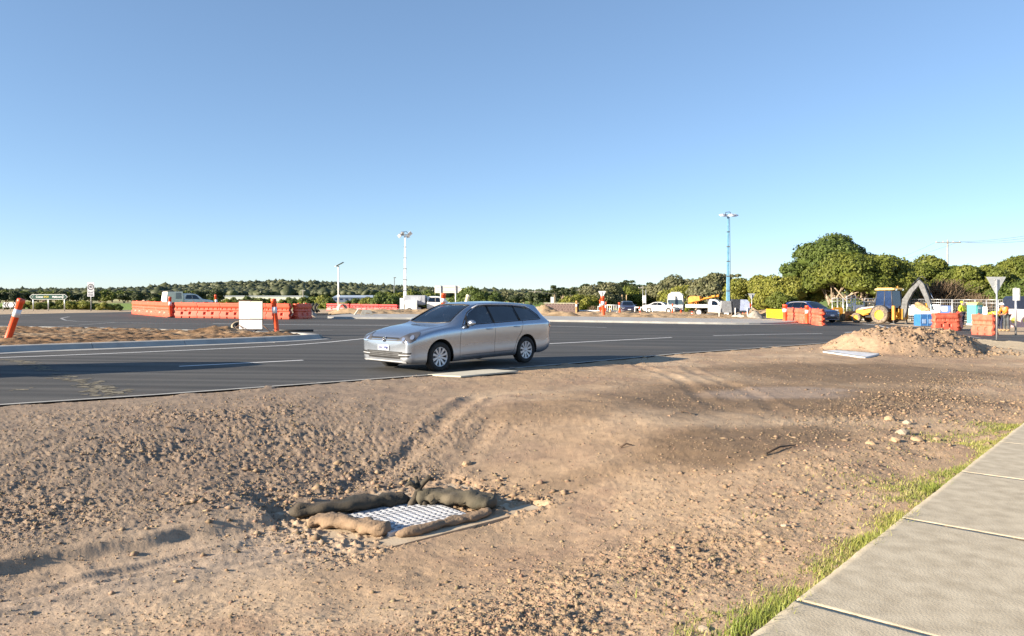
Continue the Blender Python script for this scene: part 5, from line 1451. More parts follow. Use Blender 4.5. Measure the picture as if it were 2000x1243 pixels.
m = MB(); m.tube([(hw - .50, -.04, zc + .16), (hw - .30, -.04, zc), (hw - .50, -.04, zc - .16)], .022, 4); m.build("arrow", M_signwhite, sg_)
lettering("Cowes", .25, M_signwhite, sg_, (-hw + 1.0, -.042, zc), bold=.006); lettering("B420", .24, M_signyellow, sg_, (-.22, -.042, zc), bold=.004); lettering("Melbourne", .24, M_signwhite, sg_, (.92, -.042, zc), bold=.006)
for x_ in (63, 94, 127):
    m = MB(); m.tube([((x_ - 95) * k, .03, -.1), ((x_ - 95) * k, .03, zc + .1)], .045, 8); m.build("post", M_steel, sg_)
# 40 sign
p = at(177.5, 74); k = 74 / FPX; s40 = empty("speed_sign", p, 0, "shade-toned white speed sign reading 40 in a black ring above a small plate", "sign")
za, zb2, zc2, zd = [zat(v, 74) - p.z for v in (552, 568.7, 569.5, 579.5)]; w_ = 6.6 * k
M_signshade = mat("shaded_sign_white", (.55, .56, .60), .5, var=.03)  # white plates with their shade put into the base colour
MB().box((0, -.02, (za + zb2) / 2), (w_ * 2, .02, za - zb2)).build("plate", M_signshade, s40); MB().box((0, -.02, (zc2 + zd) / 2), (w_ * 2, .02, zc2 - zd)).build("lower_plate", M_signshade, s40)
zc = (za + zb2) / 2 - .02; m = MB(); m.lathe([(.225, -.034), (.31, -.034), (.31, -.030), (.225, -.030)], 28, 'y', c=(0, 0, zc), closed=True); m.build("ring", M_ink, s40)
lettering("40", .36, M_ink, s40, (0, -.034, zc), bold=.012, sx=.9); lettering("ROAD", .17, M_ink, s40, (0, -.034, (zc2 + zd) / 2 + .11), bold=.006); lettering("WORK", .17, M_ink, s40, (0, -.034, (zc2 + zd) / 2 - .11), bold=.006)
m = MB(); m.tube([(0, .02, -.1), (0, .02, za - .05)], .04, 8); m.build("post", M_steel, s40)
# chevron hazard sign far left
Y = 70; p = at(20, Y); k = Y / FPX; ch = empty("chevron_sign", p, 0, "low black and white arrow board on short posts at the far left", "sign")
za = zat(591, Y) - p.z; zb2 = zat(600.5, Y) - p.z; zc = (za + zb2) / 2; hh = (za - zb2) / 2
MB().box((0, 0, zc), (24 * k, .03, hh * 2)).build("board", M_signwhite, ch)
for i, (x_, dr_) in enumerate(((-9, -1), (-4.5, -1), (4.5, 1), (9, 1))):
    m = MB(); a = x_ * k; m.prism([(a, zc + hh * .95), (a + .13, zc + hh * .95), (a + .13 + dr_ * .14, zc), (a + .13, zc - hh * .95), (a, zc - hh * .95), (a + dr_ * .14, zc)], -.022, -.016, 'y'); m.build("chevron", M_ink, ch)
for x_ in (-14, 0): m = MB(); m.tube([(x_ * k, .04, -.1), (x_ * k, .04, zc + hh)], .04, 6); m.build("post", M_steel, ch)
# blank arrow sign seen from behind
Y = 74; p = at(875, Y); k = Y / FPX; bs_ = empty("arrow_sign", p, 0, "pale arrow shaped sign back on two posts behind the silver car", "sign")
za = zat(558.8, Y) - p.z; zb2 = zat(572.5, Y) - p.z; zc = (za + zb2) / 2; hh = (za - zb2) / 2
m = MB(); m.prism([(-26 * k, zb2 + .08), (-25 * k, zb2), (20 * k, zb2), (27 * k, zc), (21 * k, za), (-25 * k, za), (-26 * k, za - .08)], -.02, .02, 'y'); m.build("board", mat("cream_sign_back", (.80, .74, .62), .5, var=.03), bs_)
for x_ in (861, 890): m = MB(); m.tube([((x_ - 875) * k, -.06, -.1), ((x_ - 875) * k, -.06, za + .02)], .055, 8); m.build("post", M_steel, bs_)
for z_ in (zc + .2, zc - .2): m = MB(); m.box((0, -.03, z_), (44 * k, .02, .04)); m.build("rail", M_signback, bs_)
# give way triangles
def giveway(px, base, top, wpx, label, Y=None, back=True, tri=None, post_r=.035, face=None):
    p = G(px, base) if Y is None else at(px, Y); Yv = p.y; k = Yv / FPX
    t = empty("give_way_sign", p, 0, label, "sign", None); za = zat(top, Yv) - p.z; hw = wpx / 2 * k; th = hw * 1.72
    m = MB(); m.prism([(-hw, za), (-hw + .02, za - .05), (-.03, za - th), (.03, za - th), (hw - .02, za - .05), (hw, za)], -.012, .012, 'y'); m.build("triangle", M_signback if back else M_signwhite, t)
    m = MB(); m.tube([(0, -.045 if back else .045, -.1), (0, -.045 if back else .045, za - .12)], post_r, 8); m.build("post", M_steel, t)
    m = MB()
    for z_ in (za - .12, za - .42): m.box((0, -.03, z_), (.16, .03, .035))
    m.build("bracket", M_steel, t)
    if face: m = MB(); m.prism([(-.03, za - .10), (.03, za - .10), (.02, za - th * .7), (-.02, za - th * .7)], -.024, -.018, 'y'); m.build("marking", M_ink, t)
    return t
giveway(1945.5, 664, 541, 38, "large give way sign seen from behind, on the right beside the soil heap")
giveway(1468, 612, 573.5, 14, "small grey give way sign back by the gravel heap", Y=72)
giveway(1176, 619, 569, 15, "white give way triangle above a thick orange post", Y=67, back=False, face=True)
p = G(1984, 655); t = empty("sign_post", p, 0, "plain white sign pole near the right edge beside the worker in orange", "pole")
zt_ = zat(562, p.y) - p.z; m = MB(); m.tube([(0, 0, -.05), (0, 0, zt_)], .05, 8); m.build("pole", M_steel, t); MB().box((.03, 0, zt_ - .35), (.05, .5, .62)).build("plate", M_signback, t)
Y = 130; p = at(1078.5, Y); t = empty("roadside_sign", p, 0, "small plain white sign in the green paddock behind the silver car", "sign")
za = zat(581, Y) - p.z; MB().box((0, 0, za - .45), (.52, .03, .98)).build("plate", M_signwhite, t); m = MB(); m.tube([(0, .03, 0), (0, .03, za)], .05, 6); m.build("post", M_steel, t)
Y = 100; p = at(1258.5, Y); t = empty("roadside_sign", p, 0, "white sign plate on a tall pole right of the dark plum car", "sign")
za = zat(566, Y) - p.z; MB().box((0, 0, zat(585, Y) - p.z), (.42, .03, 1.0)).build("plate", M_signwhite, t)
for dx in (-.2, .2): m = MB(); m.tube([(dx, .03, 0), (dx, .03, za)], .04, 6); m.build("post", M_steel, t)
for px_ in (1215, 1223.5):
    Y = 110; p = at(px_, Y); m = MB(); m.tube([(p.x, p.y, p.z), (p.x, p.y, zat(576, Y))], .07, 6); tag(m.build("timber_post", mat("pale_timber", (.50, .36, .20), .8)), "thin pale timber post above the dark plum car, " + ("left" if px_ < 1220 else "right") + " of the pair", "post")
# small pole far centre
Y = 150; p = at(770, Y); t = empty("camera_pole", p, 0, "thin dark pole with a small head left of the left light mast", "pole")
za = zat(543.5, Y) - p.z; m = MB(); m.tube([(0, 0, 0), (0, 0, za * .6), (.02, 0, za)], [.13, .10, .07], 6); m.build("pole", mat("dark_pole", (.16, .17, .18), .6), t); MB().box((.12, 0, za + .08), (.45, .2, .16)).build("head", M_greysteel, t)

# ---- solar lamp
Y = 86; p = at(661, Y); t = empty("solar_lamp", p, 0, "white pole with a tilted solar panel lamp behind the red barriers", "street lamp"); za = zat(520, Y) - p.z
m = MB(); m.tube([(0, 0, 0), (0, 0, za)], .085, 8); m.build("pole", M_whitepaint, t); MB().box((.18, 0, za + .22), (.92, .5, .07), ry=R(-28)).build("solar_panel", mat("solar_cells", (.02, .025, .05), .15, coat=1), t)
m = MB(); m.box((-.18, 0, za + .05), (.5, .3, .08), ry=R(-28)); m.tube([(0, 0, za - .2), (-.1, 0, za)], .05, 6); m.build("lamp_head", M_whitepaint, t); MB().box((0, 0, zat(578, Y) - p.z), (.30, .2, .22)).build("junction_box", M_whitepaint, t)
# ---- light masts
def light_mast(px, Y, top, label, col, boxcol, style=0, base_py=None):
    p = at(px, Y); t = empty("light_tower", p, 0, label, "light tower"); za = zat(top, Y) - p.z
    n = 6; z0 = 1.2
    for k_ in range(n):
        r_ = (.17 - .018 * k_) * (.78 if style else .9); a = z0 + (za - z0) * k_ / n; b = z0 + (za - z0) * (k_ + 1) / n
        m = MB(); m.box((0, 0, (a + b) / 2), (r_ * 2, r_ * 2, b - a - .02)); m.build("mast_section", col, t)
        m = MB(); m.box((0, 0, b - .02), (r_ * 2 + .06, r_ * 2 + .06, .07)); m.build("collar", M_greysteel, t)
    if style:
        m = MB(); m.tube([(.2, 0, 1.4), (.22, .02, za * .5), (.14, 0, za)], .02, 5); m.build("coiled_cable", M_black, t)
    m = MB(); m.tube([(-.6, 0, za + .12), (.6, 0, za + .12)], .04, 6); m.build("crossbar", M_greysteel, t)
    for i, (x_, y_, tl) in enumerate(((-.55, -.12, 50), (-.28, .12, 20), (.30, .10, -15), (.56, -.12, -40)) if not style else ((-.52, -.1, 6), (-.22, .15, -6), (.28, -.15, -4), (.62, .1, -8))):
        h_ = MB()
        if style: h_.lathe([(.05, .12), (.16, .06), (.34, -.02), (.35, -.05), (.1, -.04), (0, -.04)], 14, 'z')
        else: h_.box((0, 0, 0), (.34, .16, .36))
        o = h_.build("floodlight", mat("pale_lamp_shell", (.62, .64, .66), .35, metal=.4), t); o.location = (x_, y_, za + .12 + (.05 if style else (.12 if i % 2 else -.12))); o.rotation_euler = (R(20), R(tl), 0)
    m = MB(); m.tube([(-.3, 0, za + .12), (-.2, 0, za + .42), (.15, 0, za + .45), (.35, 0, za + .2)], .03, 6); m.build("bracket", M_black, t)
    return t, za
lm, za = light_mast(791, 79, 461, "white light mast standing left of the service truck", mat("white_mast", (.78, .80, .82), .4), M_black)
m = MB(); m.box((-.28, -.1, .95), (.42, .5, 1.2)); m.build("generator_case", mat("pale_generator_case", (.62, .66, .70), .4), lm); m = MB(); m.box((.25, -.1, .9), (.60, .6, 1.15)); m.build("control_box", M_black, lm)
MB().box((0, -.2, .15), (1.3, .9, .28)).build("base", M_greysteel, lm)
for z_ in (.6, .9, 1.25): MB().box((.25, -.41, z_), (.26, .02, .16)).build("gauge", M_greysteel, lm)
l2, za = light_mast(1422, 69, 424, "tall blue light mast on a trailer in front of the white tray truck", mat("blue_mast", (.16, .36, .52), .4, var=.1), M_greysteel, 1)
m = MB(); m.prism([(-.85, .55), (.20, .55), (.12, 1.62), (-.72, 1.62)], -.62, -.02, 'y'); m.build("generator_case", mat("grey_generator_case", (.26, .27, .28), .5), l2, bevel=.03)
m = MB(); m.prism([(.22, .55), (1.75, .55), (1.72, 1.5), (1.5, 1.75), (.22, 1.78)], -.60, .6, 'y'); m.build("canopy", mat("dark_generator_canopy", (.045, .05, .06), .45), l2, bevel=.04)
m = MB(); m.prism([(.9, .75), (1.78, .75), (1.76, 1.5), (1.52, 1.74), (.95, 1.75)], -.625, -.605, 'y'); m.build("canopy_door", mat("blue_white_canopy_door", (.42, .48, .66), .4), l2)
for sg in (-1, 1): wheel(l2, .75, sg * .62, .30, .18, 5, True, None, M_tyreD)
for x_ in (-1.0, .45, 1.55): m = MB(); m.tube([(x_, -.7, 1.0), (x_, -.7, .06)], .045, 6); m.box((x_, -.7, .04), (.22, .22, .05)); m.build("stabiliser", M_whitepaint, l2)
MB().tube([(-.8, 0, .42), (-2.0, 0, .40)], .05, 6).build("drawbar", M_greysteel, l2); m = MB(); m.lathe([(.10, -.05), (.13, 0), (.10, .05)], 14, 'y', c=(-1.25, -.2, .75), closed=True); m.build("jockey_wheel", M_rubber, l2)
m = MB(); m.prism([(-.35, .1), (.25, .36), (1.0, .34), (1.1, .12), (.7, .0)], -1.5, -.9, 'y'); o = m.build("tarpaulin", mat("cream_tarpaulin", (.72, .68, .60), .7, var=.1), None, bevel=.03); o.location = l2.location; tag(o, "cream coloured tarpaulin lump at the foot of the blue light mast", "tarpaulin")
# ---- brown block wall behind the silver car
A = at(1064, 84); B = at(1130, 82); L_ = (B - A).length; rz = math.atan2(B.y - A.y, B.x - A.x)
bw = empty("block_wall", A, rz, "low brown stacked block wall right behind the silver car's tail", "wall"); M_blk = mat("brown_block", (.17, .12, .11), .9, var=.3, scale=4)
bme = MB().box((0, 0, 0), (.34, .28, .26)).mesh("block"); bme.materials.append(M_blk)
nb = int(L_ / .36)
for r_ in range(4):
    for k_ in range(nb):
        o = link("block", bme, None, bw); o.location = (.18 + k_ * .36 + (.08 if r_ % 2 else 0), random.Random(r_ * 50 + k_).uniform(-.02, .02), .14 + r_ * .275)
MB().box((L_ / 2, .06, .55), (L_, .10, 1.06)).build("backing", M_under, bw); MB().box((L_ / 2, 0, 1.17), (L_ + .1, .34, .06)).build("coping", M_conc, bw)
# guard rail / white pipes along the dug area
def rail(px0, px1, Y0, Y1, z, r, label, mt, posts=0):
    a, b = at(px0, Y0), at(px1, Y1); t = empty("pipe_rail", a, 0, label, "rail"); d = b - a
    m = MB(); m.tube([(0, 0, z), (d.x, d.y, z + d.z)], r, 6); m.build("rail", mt, t)
    for i in range(posts): f = i / max(1, posts - 1); m = MB(); m.tube([(d.x * f, d.y * f, d.z * f - .05), (d.x * f, d.y * f, z + d.z * f + .05)], r * .8, 6); m.build("post", mt, t)
rail(1131, 1205, 84, 84, .35, .10, "low white pipe rail left of the dark plum car", M_whitepaint, 4)
rail(1168, 1184, 78, 78, .9, .04, "small white frame behind the orange give way post", M_whitepaint, 2)
rail(1182, 1212, 96, 96, .95, .05, "white railing left of the dark plum car", M_whitepaint, 8)
rail(1240, 1275, 90, 88, .75, .07, "white rail between the plum car and the white saloon", M_whitepaint, 4)
# black and tan curved mesh panel left centre with its stand
Y = 66; p = at(608, Y); k = Y / FPX; t = empty("rubber_mat_roll", p, 0, "black rubber rolls with pale curved stripes right of the long orange wall", "rubber roll")
m = MB()
H_ = zat(594, Y) - p.z - .28
for i in range(4):
    x_ = (-11 + i * 7) * k; pts = [(x_ + .15, 0, .28), (x_ - .08, 0, .28 + H_ * .3), (x_ - .10, 0, .28 + H_ * .65), (x_ + .10, 0, .28 + H_)]
    mm = MB(); mm.tube(pts, .17, 8); mm.build("roll", M_rubber, t); mm = MB(); mm.tube([(a + .17, -.08, c) for a, b, c in pts], .06, 6); mm.build("pale_edge", mat("dull_olive_edge", (.16, .15, .09), .8), t)
Y = 50; p = at(594, Y); p = G(594, 621); t = empty("empty_sign_stand", p, 0, "bare cream sign stand with splayed feet right of the orange wall", "sign stand"); k = p.y / FPX
m = MB(); m.tube([(0, 0, .42), (0, 0, 29 * k)], .05, 6); m.build("upright", mat("cream_stand", (.74, .60, .42), .6), t)
for sg in (-1, 1): m = MB(); m.tube([(0, 0, .42), (sg * 26 * k, -.4, .02)], .045, 6); m.build("foot", MATS["cream_stand"], t)
# concrete junk on the island
def junk(px, Y, label, mt, shape, cat="concrete piece", name="concrete_fragment", rz=0, kind=None):
    p = at(px, Y); m = MB(); shape(m); o = m.build(name, mt); o.location = (p.x, p.y, p.z + .1); o.rotation_euler = (0, 0, rz); tag(o, label, cat); return o
junk(716, 61, "pale concrete headwall piece with a dark opening on the centre island", M_conc, lambda m: (m.prism([(-.7, 0), (-.5, .05), (-.35, .42), (-.15, .50), (.35, .42), (.55, 0), (.35, 0), (.2, .22), (-.05, .25), (-.15, 0)], -.3, .3, 'y')), rz=.2)
junk(693, 62, "thin pale concrete slab leaning on the headwall piece", M_conc, lambda m: m.prism([(-.1, 0), (0, 0), (.35, .5), (.27, .52)], -.3, .3, 'y'), rz=.3)
junk(668, 72, "grey concrete pipe ring below the solar lamp", M_conc, lambda m: m.lathe([(.32, -.4), (.42, -.4), (.42, .4), (.32, .4)], 20, 'y', c=(0, 0, .4), closed=True), name="pipe_ring", rz=.5)

# ---- utility poles with wires
def upole(px, Y, top, label, arm=2.6, r=.16, rz=0):
    p = at(px, Y); t = empty("utility_pole", p, rz, label, "power pole"); za = zat(top, Y) - p.z
    m = MB(); m.tube([(0, 0, 0), (0, 0, za)], [r, r * .7], 8); m.build("pole", mat("weathered_pole", (.36, .33, .29), .9, var=.2), t)
    m = MB(); m.box((0, -.1, za - .45), (arm, .12, .12)); m.build("crossarm", MATS["weathered_pole"], t)
    for x_ in (-arm * .46, -arm * .2, arm * .2, arm * .46): m = MB(); m.lathe([(.04, 0), (.07, .05), (.03, .18), (0, .2)], 8, 'z', c=(x_, -.1, za - .39)); m.build("insulator", M_whitepaint, t)
    return Vector((p.x, p.y, p.z + za - .2))
def wire(A, B, sag, label, r=.018):
    P = [A.lerp(B, f) + Vector((0, 0, -sag * 4 * f * (1 - f))) for f in np.linspace(0, 1, 22)]
    m = MB(); m.tube(P, r, 4, caps=False); tag(m.build("power_line", mat("dark_cable", (.10, .10, .11), .6)), label, "cable", "overhead wires right")
P1 = upole(1851, 120, 469, "power pole with a wide crossarm rising over the right trees", 4.0)
for i, (dx, py, px2, lb) in enumerate(((-1.8, 451, 2040, "topmost overhead wire running right from the power pole"), (0, 456, 2045, "middle overhead wire running right from the power pole"), (1.8, 464, 2040, "lowest overhead wire running right from the power pole"))):
    Yb = 85; B = Vector(((px2 + 60 - 1000) / FPX * Yb, Yb, zat(py - 6, Yb))); wire(P1 + Vector((dx, 0, -.1)), B, .5, lb)
for dx, px2, py, lb in ((-1.8, 1700, 512, "upper overhead wire sloping down left from the power pole"), (1.8, 1640, 530, "lower overhead wire sloping down left behind the trees")):
    Yb = 230; wire(P1 + Vector((dx, 0, -.1)), Vector(((px2 - 1000) / FPX * Yb, Yb, zat(py, Yb))), 1.0, lb)
PA_ = upole(1045, 300, 568, "distant power pole in front of the pines above the silver car", 5.0, .22); PB_ = upole(1131.5, 290, 565, "distant power pole left of the give way triangle", 1.2, .25)
wire(PA_, PB_, 1.2, "distant overhead wire between two far power poles", .05); wire(PB_, Vector((300 * .2, 250, PB_.z)), 1.0, "distant overhead wire passing behind the brown bushes", .05)
upole(1256, 170, 559, "thin power pole behind the white sign plate", 2.2, .14)
upole(592, 260, 566, "distant pale power pole in front of the wooded hill", 1.5, .2)

# ---- long shed far off, farm buildings
def shed(px0, px1, Y, eave, ridge, label, wallc, roofc, depth=14, win=0):
    a = at(px0, Y); b = at(px1, Y); L = b.x - a.x; t = empty("shed", ((a.x + b.x) / 2, Y, a.z), 0, label, "shed"); ze = zat(eave, Y) - a.z; zr = zat(ridge, Y + depth / 2) - a.z
    m = MB(); m.box((0, depth / 2, ze / 2), (L, depth, ze)); m.build("wall", wallc, t)
    m = MB(); m.add([(-L / 2 - .3, -.4, ze), (L / 2 + .3, -.4, ze), (L / 2 + .3, depth / 2, zr), (-L / 2 - .3, depth / 2, zr), (L / 2 + .3, depth + .4, ze), (-L / 2 - .3, depth + .4, ze)], [(0, 1, 2, 3), (3, 2, 4, 5), (0, 3, 5), (1, 4, 2)]); m.build("roof", roofc, t)
    for k_ in range(win): m = MB(); m.box((-L / 2 + L * (k_ + .5) / win, -.03, ze * .6), (L / win * .5, .06, ze * .35)); m.build("window", M_cabglass, t)
    return t
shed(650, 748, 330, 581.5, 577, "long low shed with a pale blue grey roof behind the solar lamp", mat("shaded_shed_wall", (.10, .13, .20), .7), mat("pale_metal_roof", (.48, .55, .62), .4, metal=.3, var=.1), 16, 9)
shed(425, 590, 380, 579.5, 578.0, "very long low pale greenhouse in front of the wooded hill", mat("pale_greenhouse_wall", (.55, .58, .52), .6), mat("pale_greenhouse_roof", (.66, .68, .62), .5), 12, 0)
shed(262, 300, 380, 580.5, 579, "pale low roof behind the left end of the barrier wall", mat("cream_wall", (.60, .54, .44), .7), MATS["pale_greenhouse_roof"], 10, 0)
shed(1270, 1305, 125, 584, 580, "pale fenced building behind the white saloon", mat("cream_wall", (.60, .54, .44), .7), mat("grey_roof", (.42, .42, .42), .5), 6, 3)

# ---- drop inlet pit: concrete surround, grate, silt socks
pit = empty("drainage_pit", (PC.x, PC.y, PZ), PA, "square drain grate in a concrete surround ringed by silt socks", "drain")
Gx, Gy, Gw, Gh = -.10, -.18, .80, .68      # grate centre and size, local
def pitmesh():
    m = MB(); z0, z1 = -.35, .0
    for (x0, x1, y0, y1) in ((-1.0, 1.0, -.73, Gy - Gh / 2), (-1.0, 1.0, Gy + Gh / 2, .73), (-1.0, Gx - Gw / 2, Gy - Gh / 2, Gy + Gh / 2), (Gx + Gw / 2, 1.0, Gy - Gh / 2, Gy + Gh / 2)):
        m.box(((x0 + x1) / 2, (y0 + y1) / 2, (z0 + z1) / 2), (x1 - x0, y1 - y0, z1 - z0))
    return m
M_pitc = mat("silty_concrete", (.52, .43, .31), .9, scale=4, col2=(.38, .28, .18), bump=.004, bscale=50)
pitmesh().build("surround", M_pitc, pit)
MB().box((Gx, Gy, -.30), (Gw, Gh, .04)).build("pit_floor", M_under, pit)
gbar = MB().box((0, 0, 0), (Gw - .04, .030, .045)).mesh("grate_bar"); M_galv = mat("bright_galvanised_grate", (.52, .53, .55), .5, metal=.0, var=.08, scale=12); gbar.materials.append(M_galv)
def cross_mesh():
    m = MB(); n = 9; hgt = Gh - .04
    for i in range(24):
        y0 = -hgt / 2 + hgt * i / 24; y1 = -hgt / 2 + hgt * (i + 1) / 24; a = .012 * (1 if i % 2 else -1)
        m.add([(-a - .011, y0, 0), (-a + .011, y0, 0), (a + .011, y1, 0), (a - .011, y1, 0), (-a - .011, y0, .035), (-a + .011, y0, .035), (a + .011, y1, .035), (a - .011, y1, .035)], [(4, 5, 6, 7), (0, 3, 2, 1), (0, 1, 5, 4), (1, 2, 6, 5), (2, 3, 7, 6), (3, 0, 4, 7)])
    return m.mesh("cross_bar")
cbar = cross_mesh(); cbar.materials.append(M_galv)
for i in range(11):
    o = link("grate_bar", gbar, None, pit); o.location = (Gx, Gy - Gh / 2 + .03 + (Gh - .06) * i / 10, .012)
for i in range(12):
    o = link("cross_bar", cbar, None, pit); o.location = (Gx - Gw / 2 + .04 + (Gw - .08) * i / 11, Gy, .004)
fr = MB()
for (a, b, c, d) in ((Gx, Gy - Gh / 2 + .01, Gw, .02), (Gx, Gy + Gh / 2 - .01, Gw, .02), (Gx - Gw / 2 + .01, Gy, .02, Gh - .04), (Gx + Gw / 2 - .01, Gy, .02, Gh - .04)): fr.box((a, b, .0), (c, d, .07))
fr.build("grate_frame", M_galv, pit)
def sock(pts, r, label, mt, seed=0, n=26):
    P = [Vector(p) for p in pts]; Q = smooth2(P, 3); out = []; L = len(Q); rn = random.Random(seed); V = []; nn = 20
    M = pit.matrix_world
    for i, p in enumerate(Q):
        f = i / (L - 1); rad = r * min(1, (math.sin(math.pi * min(f, 1 - f) * 2.2) if min(f, 1 - f) < .22 else 1) + .12)
        t_ = (Q[min(i + 1, L - 1)] - Q[max(i - 1, 0)]).normalized(); s1 = t_.cross(Vector((0, 0, 1))).normalized(); u1 = s1.cross(t_)
        for k_ in range(nn):
            a = 2 * math.pi * k_ / nn
            nz_ = float(fbm(np.array([f * 9 + seed * 3.3]), np.array([math.cos(a) * 1.2 + seed]), 200 + seed, 3)[0]); n5_ = float(fbm(np.array([f * 34 + seed]), np.array([a * .9 + seed]), 240 + seed, 2)[0]); wr = 0.05 * math.sin(f * L * 1.1 + 4 * math.sin(a + seed)) + .50 * nz_ + .26 * n5_
            rr_ = rad * (1 + wr); zz_ = math.sin(a) * rr_ * .66; V.append(p + s1 * math.cos(a) * rr_ * 1.22 + u1 * (zz_ - .012))
    F = [(i * nn + k_, i * nn + (k_ + 1) % nn, (i + 1) * nn + (k_ + 1) % nn, (i + 1) * nn + k_) for i in range(L - 1) for k_ in range(nn)] + [tuple(range(nn))[::-1], tuple(range((L - 1) * nn, L * nn))]
    m = MB(); m.add(V, F, True); o = m.build("silt_sock", mt); o.location = pit.location; o.rotation_euler = pit.rotation_euler
    tag(o, label, "silt sock", "silt socks around the drain"); return o
M_sock = mat("dark_silt_sock", (.030, .029, .022), .85, scale=5, col2=(.085, .065, .042), bump=.008, bscale=60)
M_sockm = mat("muddy_silt_sock", (.27, .185, .115), .95, scale=5, col2=(.20, .14, .09), bump=.012, bscale=40)
M_sockg = mat("olive_silt_sock", (.065, .060, .040), .85, scale=4, col2=(.11, .09, .06), bump=.008, bscale=50)

sock([(-.92, .40, .09), (-.55, .30, .10), (-.2, .20, .09), (.14, .14, .08)], .088, "long dark silt sock along the left far side of the grate", M_sock, 1)
sock([(.20, .12, .09), (.36, -.08, .11), (.48, -.28, .10), (.66, -.50, .07)], .10, "olive grey silt sock on the right side of the grate", M_sockg, 2)
sock([(-.82, .20, .05), (-.70, -.02, .07), (-.58, -.24, .07), (-.48, -.50, .05)], .075, "mud caked silt sock at the near left side of the grate", M_sockm, 3)
sock([(-.46, -.56, .03), (-.2, -.60, .045), (.1, -.58, .04), (.34, -.60, .03), (.52, -.56, .05)], .050, "mud buried silt sock along the front edge of the grate", M_sockm, 4)
# tied knot standing up where the two socks meet
m = MB(); rn = random.Random(5)
m.tube([(0, 0, -.02), (.0, 0, .07), (.0, .0, .12)], [.05, .035, .02], 8)
for (dx, dy, dz, r_) in ((-.07, -.03, .16, .022), (.08, .02, .20, .025), (-.03, .05, .19, .018), (.05, -.06, -.02, .03), (-.05, -.07, -.03, .028)):
    m.tube([(0, 0, .09), (dx * .5, dy * .5, .09 + (dz - .09) * .6), (dx, dy, dz), (dx * 1.5, dy * 1.3, dz - .03)], [.022, r_, r_ * 1.1, r_ * .4], 6)
o = m.build("sock_tie", M_sock); w_ = pit.matrix_world; c_, s_ = math.cos(PA), math.sin(PA)
o.location = (PC.x + .19 * c_ - .06 * s_, PC.y + .19 * s_ + .06 * c_, PZ + .07); tag(o, "knotted dark fabric end standing up between two silt socks", "silt sock tie"); o.scale = (1.15, 1.15, .95)
# concrete slab at the road edge and pale metal plate
a1, a2, a3, a4 = G(834, 733), G(955, 724.5), G(1012, 728.5), G(900, 737)
def slabq(name, pts, z, th, mt, label, cat, bev=.006):
    c = sum((Vector((p.x, p.y, 0)) for p in pts), Vector()) / 4; m = MB()
    m.prism([(p.x - c.x, p.y - c.y) for p in pts], 0, th, 'z'); o = m.build(name, mt, None, bevel=bev); o.location = (c.x, c.y, gz(c.x, c.y) + z); tag(o, label, cat); return o
slabq("concrete_slab", [a1, a2, a3, a4], .0, .03, mat("pale_precast_concrete", (.50, .47, .38), .85, var=.06, scale=2, bump=.002), "pale concrete slab lying at the road edge below the silver car", "concrete slab")
b1_, b2_, b3_, b4_ = VG(1607, 689), VG(1632, 684), VG(1717, 695), VG(1690, 700)
o = slabq("metal_plate", [b1_, b2_, b3_, b4_], -.02, .05, mat("pale_steel_plate", (.66, .68, .70), .5, metal=.2, var=.08), "pale rectangular steel plate on damp soil in front of the soil heap", "metal plate")
o.location.z = (b1_.z + b3_.z) / 2 + .005
mm = MB(); d_ = (b3_ - b2_); 
for e0_, e1_ in ((b1_, b4_), (b2_, b3_)):
    mm.tube([Vector((e0_.x, e0_.y, 0)) - Vector((o.location.x, o.location.y, -.055)), Vector((e1_.x, e1_.y, 0)) - Vector((o.location.x, o.location.y, -.055))], .012, 4)
mm.build("edge_angle", M_greysteel, o)
# ================================================================ FENCE, TOILET, WORKERS
M_fence = mat("fence_steel", (.62, .64, .66), .4, metal=.5, var=.08)
M_banner = mat("white_banner", (.78, .80, .82), .6, var=.05, scale=1.5); M_bblue = mat("blue_banner_print", (.06, .13, .36), .6); M_bgreen = mat("green_print", (.35, .60, .08), .6)
fmesh = {}
def fence_panel(a, b, label, banner=None):
    d = b - a; L = Vector((d.x, d.y)).length; rz = math.atan2(d.y, d.x)
    t = empty("site_fence", a, rz, label, "fence", "temporary fence panels behind the works"); H = 1.95
    m = MB()
    for z_ in (.12, H, H * .86): m.tube([(0, 0, z_), (L, 0, z_ )], .022, 6)
    for x_ in (0.02, L / 2, L - .02): m.tube([(x_, 0, 0), (x_, 0, H)], .026, 6)
    m.build("frame", M_fence, t)
    m = MB(); n = int(L / .16)
    for i in range(1, n): m.box((L * i / n, 0, H / 2), (.008, .006, H - .1))
    for i in range(1, 7): m.box((L / 2, 0, H * i / 7), (L, .006, .008))
    m.build("mesh_wires", M_fence, t)['kind'] = 'stuff'
    for x_ in (.1, L - .1): MB().box((x_, 0, .07), (.22, .6, .14)).build("concrete_foot", M_conc, t)
    if banner:
        for (x0, x1, z0, z1, mt_) in banner: MB().box((L * (x0 + x1) / 2, -.035, (z0 + z1) / 2), (L * (x1 - x0), .012, z1 - z0)).build("banner", mt_, t)
fx = [(1625, 66), (1647, 66), (1688, 67), (1730, 68.5), (1775, 69), (1816, 68), (1860, 67), (1905, 65), (1950, 63), (2005, 61), (2060, 60)]
fl = ["narrow fence panel directly right of the dark blue car", "fence panel with a green printed banner behind the loader's front wheels", "fence panel hidden behind the loader's cab", "fence panel behind the raised digging arm", "fence panel with a white banner right of the digging arm", "fence panel with blue and white banners above the left barrier", "fence panel behind the worker in yellow", "fence panel with a white board right of the portable toilet", "fence panel behind the worker in orange", "fence panel at the right picture edge"]
